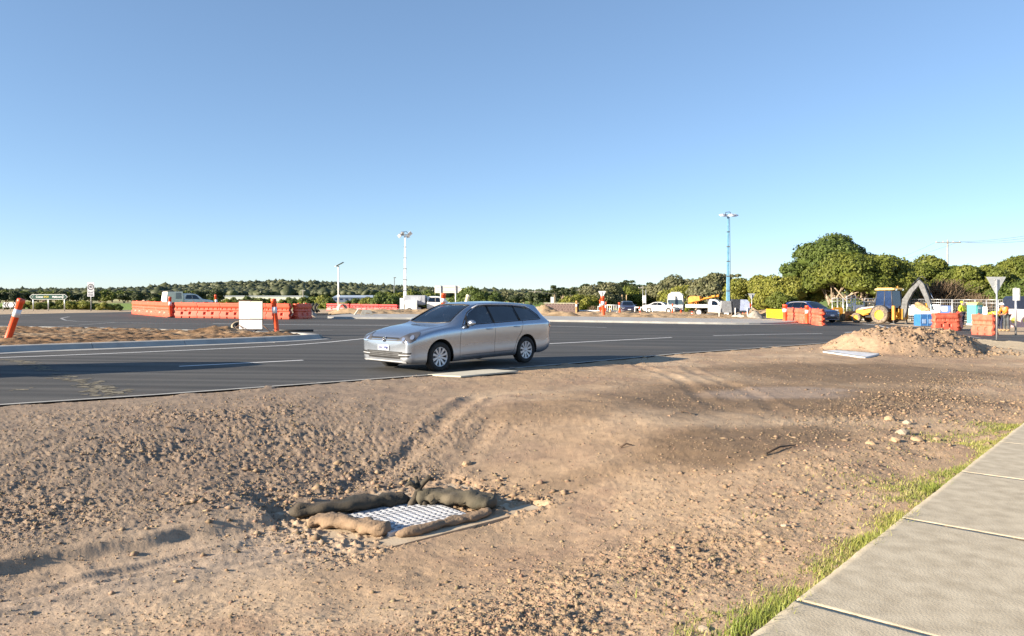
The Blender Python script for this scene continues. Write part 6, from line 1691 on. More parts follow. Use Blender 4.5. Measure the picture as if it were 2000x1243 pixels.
bn = {1: [(.45, .95, .45, 1.35, M_banner), (.62, .80, .85, 1.2, M_bgreen)], 4: [(.0, 1, .5, 1.45, M_banner)], 5: [(.0, .45, .5, 1.5, M_banner), (.5, .95, .55, 1.4, M_bblue), (.55, .8, .9, 1.35, M_banner)], 7: [(.1, .55, .5, 1.35, M_banner)]}
for i in range(len(fx) - 1):
    fence_panel(at(*fx[i]), at(fx[i + 1][0] - 1, fx[i + 1][1]), fl[i], bn.get(i))
# bright gate bars at the left fence end
p = at(1654, 63); t = empty("fence_gate", p, R(25), "bright narrow gate leaf of upright bars between the dark blue car and the loader", "gate")
m = MB()
for x_ in (0, .5, 1.0): m.tube([(x_, 0, 0), (x_, 0, 2.15)], .03, 6)
for z_ in (.15, 1.1, 2.12): m.tube([(0, 0, z_), (1.0, 0, z_)], .025, 6)
m.build("gate_frame", M_fence, t); MB().box((.2, -.04, 1.35), (.34, .02, .26)).build("notice", M_signwhite, t); MB().box((.75, -.04, 1.45), (.34, .02, .26)).build("notice", M_signwhite, t)
p = at(1637, 62); t = empty("works_sign", p, R(10), "small yellow and white works notice board low beside the gate", "sign"); MB().box((0, 0, .75), (.85, .04, .85)).build("board", M_yellow, t); MB().box((-.15, -.025, .75), (.3, .01, .5)).build("white_patch", M_signwhite, t)
for x_ in (-.35, .35): MB().tube([(x_, .05, 0), (x_, .05, .4)], .025, 6).build("leg", M_greysteel, t)
# portable toilet
M_teal = mat("teal_plastic", (.10, .47, .44), .4, var=.06); M_teal2 = mat("pale_teal_door", (.20, .56, .60), .4, var=.05); M_roofy = mat("pale_yellow_plastic", (.66, .62, .22), .45)
p = at(1904, 56); t = empty("portable_toilet", p, R(24), "teal portable toilet with a pale rounded roof behind the barriers", "toilet"); t.scale = (.66, .66, .72)
MB().box((0, 0, 1.12), (1.1, 1.1, 1.96)).build("cabin", M_teal, t, bevel=.03)
MB().box((0, 0, .10), (1.24, 1.24, .14)).build("skid_base", mat("pale_grey_skid", (.60, .66, .66), .6), t, bevel=.02)
m = MB(); m.prism([(-.60, 2.10), (.60, 2.10), (.58, 2.2), (.36, 2.34), (0, 2.39), (-.36, 2.34), (-.58, 2.2)], -.6, .6, 'y'); m.build("roof", M_roofy, t, bevel=.03)
m = MB(); m.prism([(-.38, .25), (.38, .25), (.38, 1.9), (.25, 2.02), (-.25, 2.02), (-.38, 1.9)], -.585, -.552, 'y'); m.build("door", M_teal2, t, bevel=.01)
MB().box((0, -.595, 1.78), (.40, .012, .20)).build("door_notice", M_signwhite, t); MB().box((.30, -.60, 1.15), (.05, .03, .14)).build("latch", M_signwhite, t)
for z_ in (.55, 1.35): MB().box((0, -.592, z_), (.60, .012, .03)).build("door_rib", M_teal, t)
# blue crate
p = at(1805, 53); t = empty("blue_crate", p, R(6), "blue crate with white panels standing below the loader's digging arm", "crate")
M_blue = mat("blue_plastic", (.04, .17, .45), .45, var=.08)
m = MB()
for sg in (-1, 1): m.box((0, sg * .35, .42), (1.05, .04, .82)); m.box((sg * .52, 0, .42), (.04, .68, .82))
m.box((0, 0, .04), (1.0, .66, .05)); m.build("crate_shell", M_blue, t, bevel=.01)
for x_ in (-.26, .22): MB().box((x_, -.38, .34), (.26, .02, .30)).build("label_plate", mat("pale_blue_print", (.30, .42, .62), .5), t)
for x_ in (-.5, 0, .5): MB().box((x_, -.378, .42), (.04, .012, .80)).build("rib", mat("light_blue_rib", (.16, .36, .62), .5), t)
m = MB(); m.tube([(.7, .3, 0), (.62, .3, 1.5)], .03, 6); m.tube([(1.15, .3, 0), (1.08, .3, 1.5)], .03, 6)
for k_ in range(5): m.tube([(.68, .3, .2 + k_ * .3), (1.12, .3, .2 + k_ * .3)], .02, 5)
o = m.build("step_ladder", mat("pale_blue_ladder", (.35, .50, .62), .4)); o.location = t.location; tag(o, "pale blue ladder standing between the blue crate and the barrier", "ladder")
# dark vehicle part at far right edge and hi-vis mesh guard
def mesh_guard(px, Y, label):
    p = at(px, Y); t = empty("safety_guard", p, R(-12), label, "guard")
    MB().box((0, 0, .72), (1.15, .04, 1.05)).build("panel", mat("pale_pink_mesh", (.72, .50, .48), .6, var=.1), t)
    for x_ in (-.32, .32): m = MB(); m.lathe([(.17, -.03), (.17, -.024), (0, -.024)], 12, 'y', c=(x_, 0, .62)); m.build("reflector_patch", mat("yellow_patch", (.80, .70, .12), .5), t)
    m = MB(); m.tube([(-.58, 0, 0), (-.58, 0, 1.28), (.58, 0, 1.26), (.58, 0, 0)], .03, 6); m.build("frame", M_whitepaint, t)
mesh_guard(1992, 45.5, "pale pink mesh guard with yellow patches at the right edge")
p = at(1999, 57); t = empty("tipper_body", p, R(-5), "dark navy truck body at the right picture edge above the pink guard", "truck"); m = MB(); m.prism([(-.35, .9), (2.6, .9), (2.6, 2.2), (-.3, 2.2), (-.5, 2.0)], 0, 1.9, 'y'); m.build("body", mat("dark_navy_steel", (.02, .03, .06), .5), t, bevel=.03)
MB().box((1.1, .9, .72), (2.9, 1.2, .2)).build("chassis", M_under, t)
for sg in (0.1, 1.7): wheel(t, 1.5, sg, .45, .25, 6, True)

# ---- people: one continuous skinned body, clothes as their own shells
M_skin = mat("skin", (.45, .26, .18), .6, var=.05); M_hiy = mat("hi_vis_yellow", (.70, .80, .03), .6, var=.06); M_hio = mat("hi_vis_orange", (.88, .20, .02), .6, var=.08); M_navy = mat("navy_work_cloth", (.018, .024, .06), .85, var=.2); M_greyt = mat("grey_work_trousers", (.07, .08, .09), .85, var=.2); M_hat = mat("hard_hat_white", (.82, .82, .84), .3)
def skinned(name, pts, edges, radii, mt, parent, root=0, sub=2):
    me = bpy.data.meshes.new(name); me.from_pydata(pts, edges, []); o = bpy.data.objects.new(name, me); COL.objects.link(o)
    md = o.modifiers.new("s", 'SKIN'); md.use_smooth_shade = True
    for i, v in enumerate(me.skin_vertices[0].data):
        v.radius = (radii[i], radii[i]) if not isinstance(radii[i], tuple) else radii[i]; v.use_root = (i == root)
    if sub: o.modifiers.new("u", 'SUBSURF').levels = sub - 1
    dg = bpy.context.evaluated_depsgraph_get(); dg.update(); m2 = bpy.data.meshes.new_from_object(o.evaluated_get(dg)); bpy.data.objects.remove(o); bpy.data.meshes.remove(me)
    m2.name = name; m2.materials.clear(); r = link(name, m2, mt, parent)
    for q in m2.polygons: q.use_smooth = True
    return r
def person(loc, rz, label, top, legs, J, hat=None, hair=None):
    """J: joints in metres, person faces -Y"""
    t = empty("person", loc, rz, label, "person")
    n = list(J); ix = {k: i for i, k in enumerate(n)}; P = [J[k] for k in n]
    rad = dict(pelvis=(.15, .115), belly=(.145, .11), chest=(.17, .12), neck=.055, head=.09, crown=.085, shL=.07, shR=.07, elL=.045, elR=.045, wrL=.03, wrR=.03, haL=.035, haR=.035, hiL=.10, hiR=.10, knL=.062, knR=.062, anL=.042, anR=.042, toL=.04, toR=.04)
    E_ = [('pelvis', 'belly'), ('belly', 'chest'), ('chest', 'neck'), ('neck', 'head'), ('head', 'crown')] + [(a + s_, b + s_) for s_ in 'LR' for a, b in (('sh', 'el'), ('el', 'wr'), ('wr', 'ha'), ('hi', 'kn'), ('kn', 'an'), ('an', 'to'))] + [('chest', 'shL'), ('chest', 'shR'), ('pelvis', 'hiL'), ('pelvis', 'hiR')]
    skinned("body", P, [(ix[a], ix[b]) for a, b in E_], [rad[k] for k in n], M_skin, t, ix['pelvis'])
    def sub_skin(name, keys, ed, g, mt, root):
        k2 = list(keys); i2 = {k: i for i, k in enumerate(k2)}
        rr = [tuple(a + g for a in rad[k]) if isinstance(rad[k], tuple) else rad[k] + g for k in k2]
        skinned(name, [J[k] for k in k2], [(i2[a], i2[b]) for a, b in ed], rr, mt, t, i2[root])
    sub_skin("jacket", ['pelvis', 'belly', 'chest', 'shL', 'shR', 'elL', 'elR', 'wrL', 'wrR'], [('pelvis', 'belly'), ('belly', 'chest'), ('chest', 'shL'), ('chest', 'shR'), ('shL', 'elL'), ('elL', 'wrL'), ('shR', 'elR'), ('elR', 'wrR')], .022, top, 'pelvis')
    sub_skin("trousers", ['pelvis', 'hiL', 'hiR', 'knL', 'knR', 'anL', 'anR'], [('pelvis', 'hiL'), ('pelvis', 'hiR'), ('hiL', 'knL'), ('hiR', 'knR'), ('knL', 'anL'), ('knR', 'anR')], .018, legs, 'pelvis')
    for s_ in 'LR':
        a, b = Vector(J['an' + s_]), Vector(J['to' + s_]); m = MB(); m.tube([a + Vector((0, .05, -.02)), a + Vector((0, 0, -.03)), b + Vector((0, -.03, 0))], [.055, .06, .045], 8); m.build("boot", mat("tan_boot", (.35, .24, .13), .8), t)
        h_ = Vector(J['ha' + s_]); d_ = (h_ - Vector(J['wr' + s_])).normalized(); sd = d_.cross(Vector((0, 1, 0))).normalized()
        for k_ in range(4): o_ = sd * (.018 * (k_ - 1.5)); MB().tube([h_ + o_, h_ + o_ + d_ * .04, h_ + o_ + d_ * (.075 if k_ in (1, 2) else .06) + Vector((0, -.015, 0))], [.010, .009, .007], 6).build("finger", M_skin, t)
        MB().tube([h_ + sd * .03 - d_ * .02, h_ + sd * .055 + d_ * .02], [.011, .009], 6).build("thumb", M_skin, t)
    hd_ = Vector(J['head']); cr = Vector(J['crown'])
    m = MB(); m.ico(hd_ + Vector((0, -.095, -.005)), .018, 1); m.build("nose", M_skin, t)
    for sg in (-1, 1):
        m = MB(); m.ico(hd_ + Vector((sg * .035, -.082, .03)), .012, 1); m.build("eye", M_black, t); m = MB(); m.ico(hd_ + Vector((sg * .095, 0, 0)), .024, 1, sc=(.5, 1, 1.2)); m.build("ear", M_skin, t)
    if hat: m = MB(); m.lathe([(.155, -.01), (.125, .0), (.122, .05), (.09, .10), (.04, .125), (0, .13)], 16, 'z', c=tuple(cr + Vector((0, .0, .0)))); m.build("hard_hat", hat, t)
    else: m = MB(); m.ico(cr + Vector((0, .012, .01)), .105, 2, sc=(1, 1, .85), smooth=True); m.build("cap", hair or M_hiy, t)
    return t
ST = dict(pelvis=(0, 0, .95), belly=(0, 0, 1.12), chest=(0, .0, 1.32), neck=(0, 0, 1.50), head=(0, -.02, 1.60), crown=(0, 0, 1.68), shL=(.19, 0, 1.42), shR=(-.19, 0, 1.42), elL=(.26, .0, 1.14), elR=(-.26, .0, 1.14), wrL=(.24, -.14, .92), wrR=(-.24, -.14, .92), haL=(.23, -.18, .85), haR=(-.23, -.18, .85),
          hiL=(.09, 0, .90), hiR=(-.09, 0, .90), knL=(.11, -.02, .49), knR=(-.11, -.02, .49), anL=(.12, .03, .09), anR=(-.12, .03, .09), toL=(.13, -.12, .04), toR=(-.13, -.12, .04))
person(at(1879, 52.6), R(30), "person in a hi-vis yellow shirt and navy trousers, standing left of the teal toilet", M_hiy, M_navy, dict(ST, elL=(.38, 0, 1.16), wrL=(.24, -.1, 1.02), haL=(.18, -.1, 1.0), elR=(-.38, 0, 1.16), wrR=(-.24, -.1, 1.02), haR=(-.18, -.1, 1.0)), None, M_hiy)
per3 = dict(ST, belly=(0, -.05, 1.1), chest=(0, -.14, 1.27), neck=(0, -.24, 1.41), head=(0, -.32, 1.47), crown=(0, -.34, 1.55), shL=(.18, -.16, 1.36), shR=(-.18, -.16, 1.36), elL=(.22, -.30, 1.12), elR=(-.22, -.30, 1.12), wrL=(.12, -.46, 1.0), wrR=(-.12, -.46, 1.0), haL=(.09, -.52, .98), haR=(-.09, -.52, .98))
person(at(1966, 44.5), R(-75), "person in orange hi-vis jacket and white hard hat, leaning over near the right edge", M_hio, M_greyt, per3, M_hat)
bend = dict(ST, pelvis=(0, .05, .90), belly=(0, -.10, 1.0), chest=(0, -.30, 1.03), neck=(0, -.46, 1.0), head=(0, -.55, .97), crown=(0, -.63, 1.0), shL=(.18, -.36, 1.06), shR=(-.18, -.36, 1.06), elL=(.22, -.42, .80), elR=(-.22, -.42, .80), wrL=(.14, -.5, .58), wrR=(-.14, -.5, .58), haL=(.12, -.52, .52), haR=(-.12, -.52, .52), hiL=(.1, .05, .86), hiR=(-.1, .05, .86), knL=(.12, -.02, .48), knR=(-.12, -.02, .48))
person(at(1953, 44.8), R(-85), "person in hi-vis yellow bending down behind the right hand barrier and sign post", M_hiy, M_navy, bend, None, M_hiy)

# driver of the silver car
drv = {k: v for k, v in ST.items()}
drv.update(pelvis=(0, 0, .50), belly=(0, .04, .66), chest=(0, .10, .86), neck=(0, .12, 1.04), head=(0, .08, 1.14), crown=(0, .09, 1.21), shL=(.18, .08, .95), shR=(-.18, .08, .95), elL=(.24, -.14, .80), elR=(-.24, -.14, .80), wrL=(.15, -.36, .92), wrR=(-.15, -.36, .92), haL=(.13, -.42, .96), haR=(-.13, -.42, .96), hiL=(.09, -.02, .48), hiR=(-.09, -.02, .48), knL=(.12, -.42, .56), knR=(-.12, -.42, .56), anL=(.12, -.62, .26), anR=(-.12, -.62, .26), toL=(.12, -.74, .24), toR=(-.12, -.74, .24))
ca_, sa_ = math.cos(ang), math.sin(ang); lx, ly = 2.02, -.37 * -1
person((wagon.location.x + lx * ca_ - ly * sa_, wagon.location.y + lx * sa_ + ly * ca_, wagon.location.z + .0), ang - R(90), "person in dark clothes driving the silver estate car", M_navy, M_greyt, drv, None, M_black)

# ================================================================ VEGETATION
rng = np.random.default_rng(7)
F_dark = foliage("dark_foliage", (.085, .120, .026), (.125, .165, .036), (.058, .088, .022))
F_green = foliage("green_foliage", (.120, .150, .026), (.185, .20, .036), (.080, .105, .022))
F_olive = foliage("olive_foliage", (.20, .215, .035), (.28, .27, .055), (.13, .15, .03))
F_pine = foliage("pine_foliage", (.055, .075, .032), (.095, .11, .045), (.040, .055, .028))
F_brown = foliage("dry_brush", (.30, .22, .14), (.40, .30, .20), (.18, .12, .08))
F_grey = foliage("grey_green_scrub", (.15, .16, .075), (.22, .21, .115), (.09, .10, .05))
def leaf_quads(C, Nn, size, jit, rg):
    n = len(C); a = rg.normal(size=(n, 3)); N = Nn + jit * a; N /= np.linalg.norm(N, axis=1)[:, None]
    t = np.cross(N, rg.normal(size=(n, 3))); t /= np.linalg.norm(t, axis=1)[:, None] + 1e-9; b = np.cross(N, t)
    s_ = size * rg.uniform(.55, 1.3, (n, 1)); as_ = rg.uniform(.45, .9, (n, 1))
    V = np.stack([C - t * s_, C - b * s_ * as_, C + t * s_, C + b * s_ * as_], 1).reshape(-1, 3)
    return V, np.arange(n * 4).reshape(n, 4)
def crown(seed, w, d, h, lobes, n, leaf, flat=.75, base=.0, lobe_r=.42, gap=.15, name="crown"):
    """foliage dome: leaf clumps spread over many overlapping lobes, with small solid hearts"""
    rg = np.random.default_rng(seed); L = []
    for i in range(lobes):
        a = rg.uniform(0, 2 * math.pi); r = math.sqrt(rg.uniform(0, 1)) * .80; z = math.sqrt(max(0, 1 - r * r)) * rg.uniform(.45, 1.0) if i % 3 else rg.uniform(.1, .5) * (1 - .3 * r)
        L.append((math.cos(a) * r * w / 2, math.sin(a) * r * d / 2, base + z * h * .80, lobe_r * rg.uniform(.6, 1.15) * min(w, d) / 2))
    L = np.array(L); Vs = []; Fs = []; off = 0
    wts = L[:, 3] ** 2; wts /= wts.sum(); pick = rg.choice(len(L), n, p=wts); D = rg.normal(size=(n, 3)); D[:, 2] = np.abs(D[:, 2]) * .9 - .25 * np.abs(rg.normal(size=n)); D /= np.linalg.norm(D, axis=1)[:, None]
    R_ = L[pick, 3] * (1 - .22 * rg.uniform(0, 1, n) ** 2 + .05 * rg.normal(size=n))
    # secondary clumping on the lobe surface
    cl = fbm(D[:, 0] * 2.6 + pick * 3.1, D[:, 1] * 2.6 + D[:, 2] * 2.1, seed, 3); R_ = R_ * (1 + .22 * cl)
    C = L[pick, :3] + D * R_[:, None] * np.array([1, 1, flat]); keep = cl > -.75 + gap
    # drop what is buried in another lobe
    C = C[keep]; D = D[keep]; bur = np.zeros(len(C), bool)
    for l in L: bur |= (((C - l[:3]) / (l[3] * np.array([1, 1, flat]))) ** 2).sum(1) < .60
    C = C[~bur]; D = D[~bur]
    V, F = leaf_quads(C, D, leaf, .55, rg); Vs.append(V); Fs.append(F); off = len(V)
    bm = bmesh.new(); bmesh.ops.create_icosphere(bm, subdivisions=1, radius=1); iv = np.array([v.co[:] for v in bm.verts]); it_ = np.array([[v.index for v in f.verts] for f in bm.faces]); bm.free()
    for l in L:
        k_ = iv * (l[3] * .80) * np.array([1, 1, flat]) * (1 + .15 * rg.normal(size=(len(iv), 1))) + l[:3]; Vs.append(k_); q = np.concatenate([it_, it_[:, 2:3]], 1) + off; Fs.append(q); off += len(k_)
    V = np.concatenate(Vs); F = np.concatenate(Fs)
    me = bpy.data.meshes.new(name); me.vertices.add(len(V)); me.vertices.foreach_set("co", V.astype(np.float32).ravel())
    quad = F[:, 2] != F[:, 3]; nq = int(quad.sum()); Fq = F[quad]; Ft = F[~quad][:, :3]; loops = np.concatenate([Fq.ravel(), Ft.ravel()]).astype(np.int32)
    me.loops.add(len(loops)); me.loops.foreach_set("vertex_index", loops); st = np.concatenate([np.arange(nq) * 4, nq * 4 + np.arange(len(Ft)) * 3]).astype(np.int32)
    me.polygons.add(len(st)); me.polygons.foreach_set("loop_start", st); me.update(calc_edges=True)
    return me, L
def trunk_mesh(seed, L, h0, r, stems=1, spread=.5, name="trunk", reach=1.0):
    rn = random.Random(seed); m = MB()
    pk = sorted(range(len(L)), key=lambda i: rn.random())
    for s_ in range(stems):
        bx, by = rn.uniform(-spread, spread), rn.uniform(-spread, spread) * .6
        for j in range(3 if stems > 1 else 6):
            l = L[pk[(s_ * 3 + j) % len(L)]]; q = [(bx, by, -.15), (bx + (l[0] - bx) * .22 + rn.uniform(-.15, .15), by + (l[1] - by) * .2, h0 * .5), (bx + (l[0] - bx) * .55, by + (l[1] - by) * .5, h0 * .5 + (l[2] - h0 * .5) * .55 + rn.uniform(-.2, .2)), (l[0], l[1], h0 * .5 + (l[2] - h0 * .5) * reach)]
            m.tube(q, [r, r * .75, r * .45, r * .15], 6)
    return m.mesh(name)
def tree(name, cr, tr, fol, px, Y, label, cat, group=None, sc=1.0, rz=0, sz=None, bark=None, dz=0):
    p = at(px, Y) if not isinstance(px, Vector) else px
    t = empty(name, (p.x, p.y, p.z + dz), rz, label, cat, group); t.scale = (sc, sc, sz or sc)
    c = link("crown", cr, fol, t)
    if tr is not None: link("trunk", tr, bark or M_bark, t)
    return t
def fit_tree(name, seed, x0, x1, top, Y, label, fol, n=9000, leaf=.16, lobes=26, base_frac=.35, stems=1, cat="tree", flat=.8, group=None, r=.16, depth=1.0, lobe_r=.40, gap=.0, bark=None, spread=.8):
    """a tree sized from its outline in the photograph"""
    pc = at((x0 + x1) / 2, Y); w = (x1 - x0) / FPX * Y * 1.12; H = zat(top, Y) - pc.z; b = H * base_frac
    me, L = crown(seed, w, w * depth, H - b, lobes, int(n * 1.7), leaf * .8, flat, b, lobe_r * 1.12, gap)
    tr = trunk_mesh(seed, L, b + .3, r, stems, spread)
    return tree(name, me, tr, fol, (x0 + x1) / 2, Y, label, cat, group, bark=bark)
# the big wind clipped trees on the right
fit_tree("moonah_tree", 11, 1535, 1712, 449, 84, "tallest rounded dark green tree, standing above all others on the right", F_dark, 30000, .17, 46, .30, 2, lobe_r=.30, r=.22)
fit_tree("moonah_tree", 12, 1584, 1762, 488, 72, "broad rounded tree with many pale stems behind the dark blue car", F_green, 30000, .15, 44, .42, 12, lobe_r=.28, r=.13, spread=2.6)
fit_tree("moonah_tree", 13, 1690, 1800, 520, 78, "shadowy rounded tree directly behind the loader's cab", F_dark, 16000, .16, 26, .18, 4, lobe_r=.36, spread=2)
fit_tree("moonah_tree", 14, 1752, 1868, 495, 80, "rounded green tree behind the loader's digging arm", F_green, 20000, .16, 30, .22, 3, lobe_r=.34, spread=2)
fit_tree("moonah_tree", 15, 1850, 1962, 504, 74, "dense bright green rounded tree behind the portable toilet", F_green, 22000, .15, 32, .28, 3, lobe_r=.34, spread=2)
fit_tree("moonah_tree", 16, 1915, 2062, 503, 82, "dark green tree running out of the picture on the right", F_green, 22000, .16, 34, .25, 3, lobe_r=.32, spread=2)
fit_tree("moonah_tree", 31, 1680, 1790, 508, 92, "dark tree filling the gap behind the loader, left of the digging arm", F_dark, 12000, .18, 24, .15, 2, lobe_r=.36)
fit_tree("moonah_tree", 32, 1815, 1910, 508, 90, "dark green tree behind and below the power pole", F_dark, 12000, .18, 24, .15, 2, lobe_r=.36)
fit_tree("moonah_tree", 33, 1900, 1975, 508, 92, "dark tree filling the gap above the give way sign", F_dark, 12000, .18, 22, .15, 2, lobe_r=.36)
fit_tree("moonah_tree", 17, 1955, 2075, 548, 68, "low dark foliage behind the sign pole at the right edge", F_dark, 12000, .15, 20, .35, 3, lobe_r=.38, spread=2)
fit_tree("coastal_shrub_tree", 18, 1478, 1600, 528, 76, "sunlit yellow green tree left of the dark blue car", F_olive, 22000, .15, 34, .14, 5, lobe_r=.33, spread=2.5, r=.09)
fit_tree("coastal_shrub_tree", 19, 1424, 1520, 528, 84, "olive green tree directly right of the blue light mast", F_olive, 16000, .16, 26, .14, 4, lobe_r=.36, spread=2)
fit_tree("coastal_shrub_tree", 20, 1500, 1562, 560, 70, "low olive bush behind the yellow panel", F_green, 8000, .13, 14, .06, 2, lobe_r=.45, spread=1)
fit_tree("coastal_tree", 21, 1340, 1440, 533, 105, "grey green tree behind the tray truck and blue mast", F_grey, 14000, .22, 30, .15, 4, lobe_r=.33, spread=3)
fit_tree("coastal_tree", 22, 1270, 1366, 542, 115, "domed olive grey tree behind the minibus", F_grey, 14000, .24, 28, .12, 4, lobe_r=.35, spread=3)
fit_tree("coastal_shrub_tree", 23, 1295, 1400, 566, 112, "low olive bush between the minibus and the tray truck", F_olive, 8000, .2, 18, .06, 3, lobe_r=.4, spread=2)
fit_tree("coastal_shrub_tree", 24, 1205, 1290, 566, 118, "dark bushy tree behind the plum car and white sign plate", F_green, 9000, .24, 20, .08, 3, lobe_r=.4, spread=2)
fit_tree("dry_scrub_tree", 25, 1128, 1218, 556, 112, "brownish sparse scrub tree behind the give way triangle", F_grey, 14000, .18, 26, .05, 4, lobe_r=.36, gap=.4, spread=3)
fit_tree("coastal_shrub_tree", 26, 1105, 1165, 578, 108, "low green shrub left of the give way triangle", F_olive, 7000, .17, 14, .03, 2, lobe_r=.45, spread=1)
fit_tree("coastal_shrub_tree", 27, 1630, 1700, 585, 70, "low bush between the pale stems and the loader", F_green, 6000, .13, 12, .04, 2, lobe_r=.45, spread=1)
# dry brush masses: real twigs
def brush(seed, x0, x1, top, Y, label, n=900, mt=None):
    pc = at((x0 + x1) / 2, Y); w = (x1 - x0) / FPX * Y; H = zat(top, Y) - pc.z; rg = np.random.default_rng(seed); V = []; F = []
    for i in range(n):
        a = rg.uniform(0, 2 * math.pi); b = np.array([rg.normal() * w * .16, rg.normal() * w * .10, rg.uniform(0, .3) * H]); el = rg.uniform(.25, 1.45); ln = rg.uniform(.35, 1.0) * (H if el > .9 else w * .42)
        d = np.array([math.cos(a) * math.cos(el), math.sin(a) * math.cos(el) * .7, math.sin(el)]); p = b; r_ = .035
        sd = np.cross(d, [0, 0, 1]); sd /= np.linalg.norm(sd) + 1e-6
        for s_ in range(3):
            q = p + d * ln / 3; k_ = len(V); r2 = r_ * .65; V += [p - sd * r_, p + sd * r_, q + sd * r2, q - sd * r2, p + np.array([0, 0, r_]), q + np.array([0, 0, r2])]; F += [(k_, k_ + 1, k_ + 2, k_ + 3), (k_ + 1, k_ + 4, k_ + 5, k_ + 2), (k_ + 4, k_, k_ + 3, k_ + 5)]
            p = q; r_ = r2; d = d + rg.normal(size=3) * .22 + np.array([0, 0, -.05]); d /= np.linalg.norm(d)
    V = np.array(V); V[:, 2] = np.clip(V[:, 2], 0, H)
    me = npmesh("dry_shrub", V, np.array(F)); o = link("dry_shrub", me, mt or F_brown); o.location = pc; tag(o, label, "shrub"); return o
brush(1, 1790, 1885, 545, 71, "large tangle of dry brown branches right of the loader's digging arm", 2200)
brush(2, 1868, 1925, 572, 70, "dry brown branches above the worker in yellow", 1100)
brush(3, 1905, 1940, 578, 66, "small tangle of dry twigs right of the portable toilet roof", 500)
brush(4, 1148, 1168, 597, 90, "bare twiggy shrub on the dug soil left of the give way post", 300)
brush(5, 1560, 1580, 545, 78, "bare brown twigs among the trees above the dark blue car", 260)
# shrubs along the far left roadside and behind the barriers
shr = []
for k_ in range(4):
    me, L = crown(60 + k_, 5.0, 4.0, 2.2, 15, 3200, .15, .8, .0, .45); me.name = "crown"; shr.append((me, trunk_mesh(60 + k_, L, .7, .07, 3, .8)))
tops = [(8, 600, 76, 2), (28, 598, 78, 1), (48, 592, 80, 1), (72, 594, 78, 1), (95, 590, 84, 3), (112, 590, 82, 0), (136, 591, 80, 1), (156, 590, 80, 1), (178, 593, 82, 0), (202, 595, 79, 1), (222, 597, 79, 0), (236, 601, 77, 2)]
col_ = {0: F_green, 1: F_olive, 2: F_dark, 3: F_brown}; nm_ = {0: "green", 1: "yellow green", 2: "dark green", 3: "dry brown"}
where = ["below the chevron board", "left of the leaning post", "between leaning post and direction sign", "at the direction sign's left post", "behind the direction sign's middle post", "between middle and right sign posts", "at the direction sign's right post", "between the direction sign and the 40 sign", "at the foot of the 40 sign", "just right of the 40 sign", "farther right of the 40 sign", "last before the orange wall"]
shm = {}
for i, (px_, tp, Y, c_) in enumerate(tops):
    key = (i % 4, c_)
    if key not in shm: mm_ = shr[i % 4][0].copy(); mm_.materials.clear(); mm_.materials.append(col_[c_]); shm[key] = mm_
    H = zat(tp - 3, Y) - at(px_, Y).z; t = tree("roadside_shrub", shm[key], shr[i % 4][1], None, px_, Y, "%s roadside shrub %s" % (nm_[c_], where[i]), "shrub", "roadside shrubs on the far left", sc=H / 2.0 * 1.0, rz=i * 1.3)
    t.scale = (H / 2.05 * 1.3, H / 2.05 * 1.0, H / 2.05)
# belt of bushes behind the barrier walls and trucks
belt = [(300, 582, 120), (330, 584, 118), (418, 581, 125), (440, 583, 122), (462, 582, 126), (486, 580, 130), (508, 582, 124), (530, 583, 128), (556, 582, 120), (574, 584, 118), (600, 580, 112), (626, 577, 108), (644, 583, 106), (690, 585, 112), (706, 583, 116), (722, 580, 110), (738, 577, 106), (752, 574, 104), (768, 571, 110), (782, 572, 106), (806, 569, 118), (824, 571, 122), (842, 572, 116), (908, 566, 108), (922, 564, 112), (938, 567, 106), (952, 570, 108), (964, 577, 104)]
LM = [(300, "the left end of the orange wall"), (365, "the white pickup"), (425, "the post behind the orange wall"), (490, "the blank white sign"), (537, "the orange post on the island nose"), (606, "the rubber rolls"), (661, "the solar lamp"), (716, "the concrete headwall piece"), (770, "the thin camera pole"), (791, "the white light mast"), (845, "the service truck"), (902, "the leaning pale post"), (960, "the silver car's rear roof")]
_used = set()
def belt_label(i, px_, c_):
    c = {0: "green", 1: "yellow green", 2: "dark green"}[c_]
    for d, nm in sorted((abs(px_ - a), (a, b)) for a, b in LM):
        for w in (["just right of"] if px_ > nm[0] + 4 else ["just left of"] if px_ < nm[0] - 4 else ["directly behind"]) + ["farther " + ("right" if px_ > nm[0] else "left") + " of"]:
            l = "%s coastal bush %s %s" % (c, w, nm[1])
            if l not in _used: _used.add(l); return l
for i, (px_, tp, Y) in enumerate(belt):
    c_ = (0, 2, 0, 1)[i % 4] if px_ < 900 else (0, 2)[i % 2]; key = (i % 4, c_)
    if key not in shm: mm_ = shr[i % 4][0].copy(); mm_.materials.clear(); mm_.materials.append(col_[c_]); shm[key] = mm_
    H = zat(tp, Y) - at(px_, Y).z; t = tree("coastal_bush", shm[key], None, None, px_, Y, belt_label(i, px_, c_), "bush", "belt of coastal bushes behind the works", rz=i * .9)
    t.scale = (H / 2.05 * .8, H / 2.05 * .8, H / 2.05)
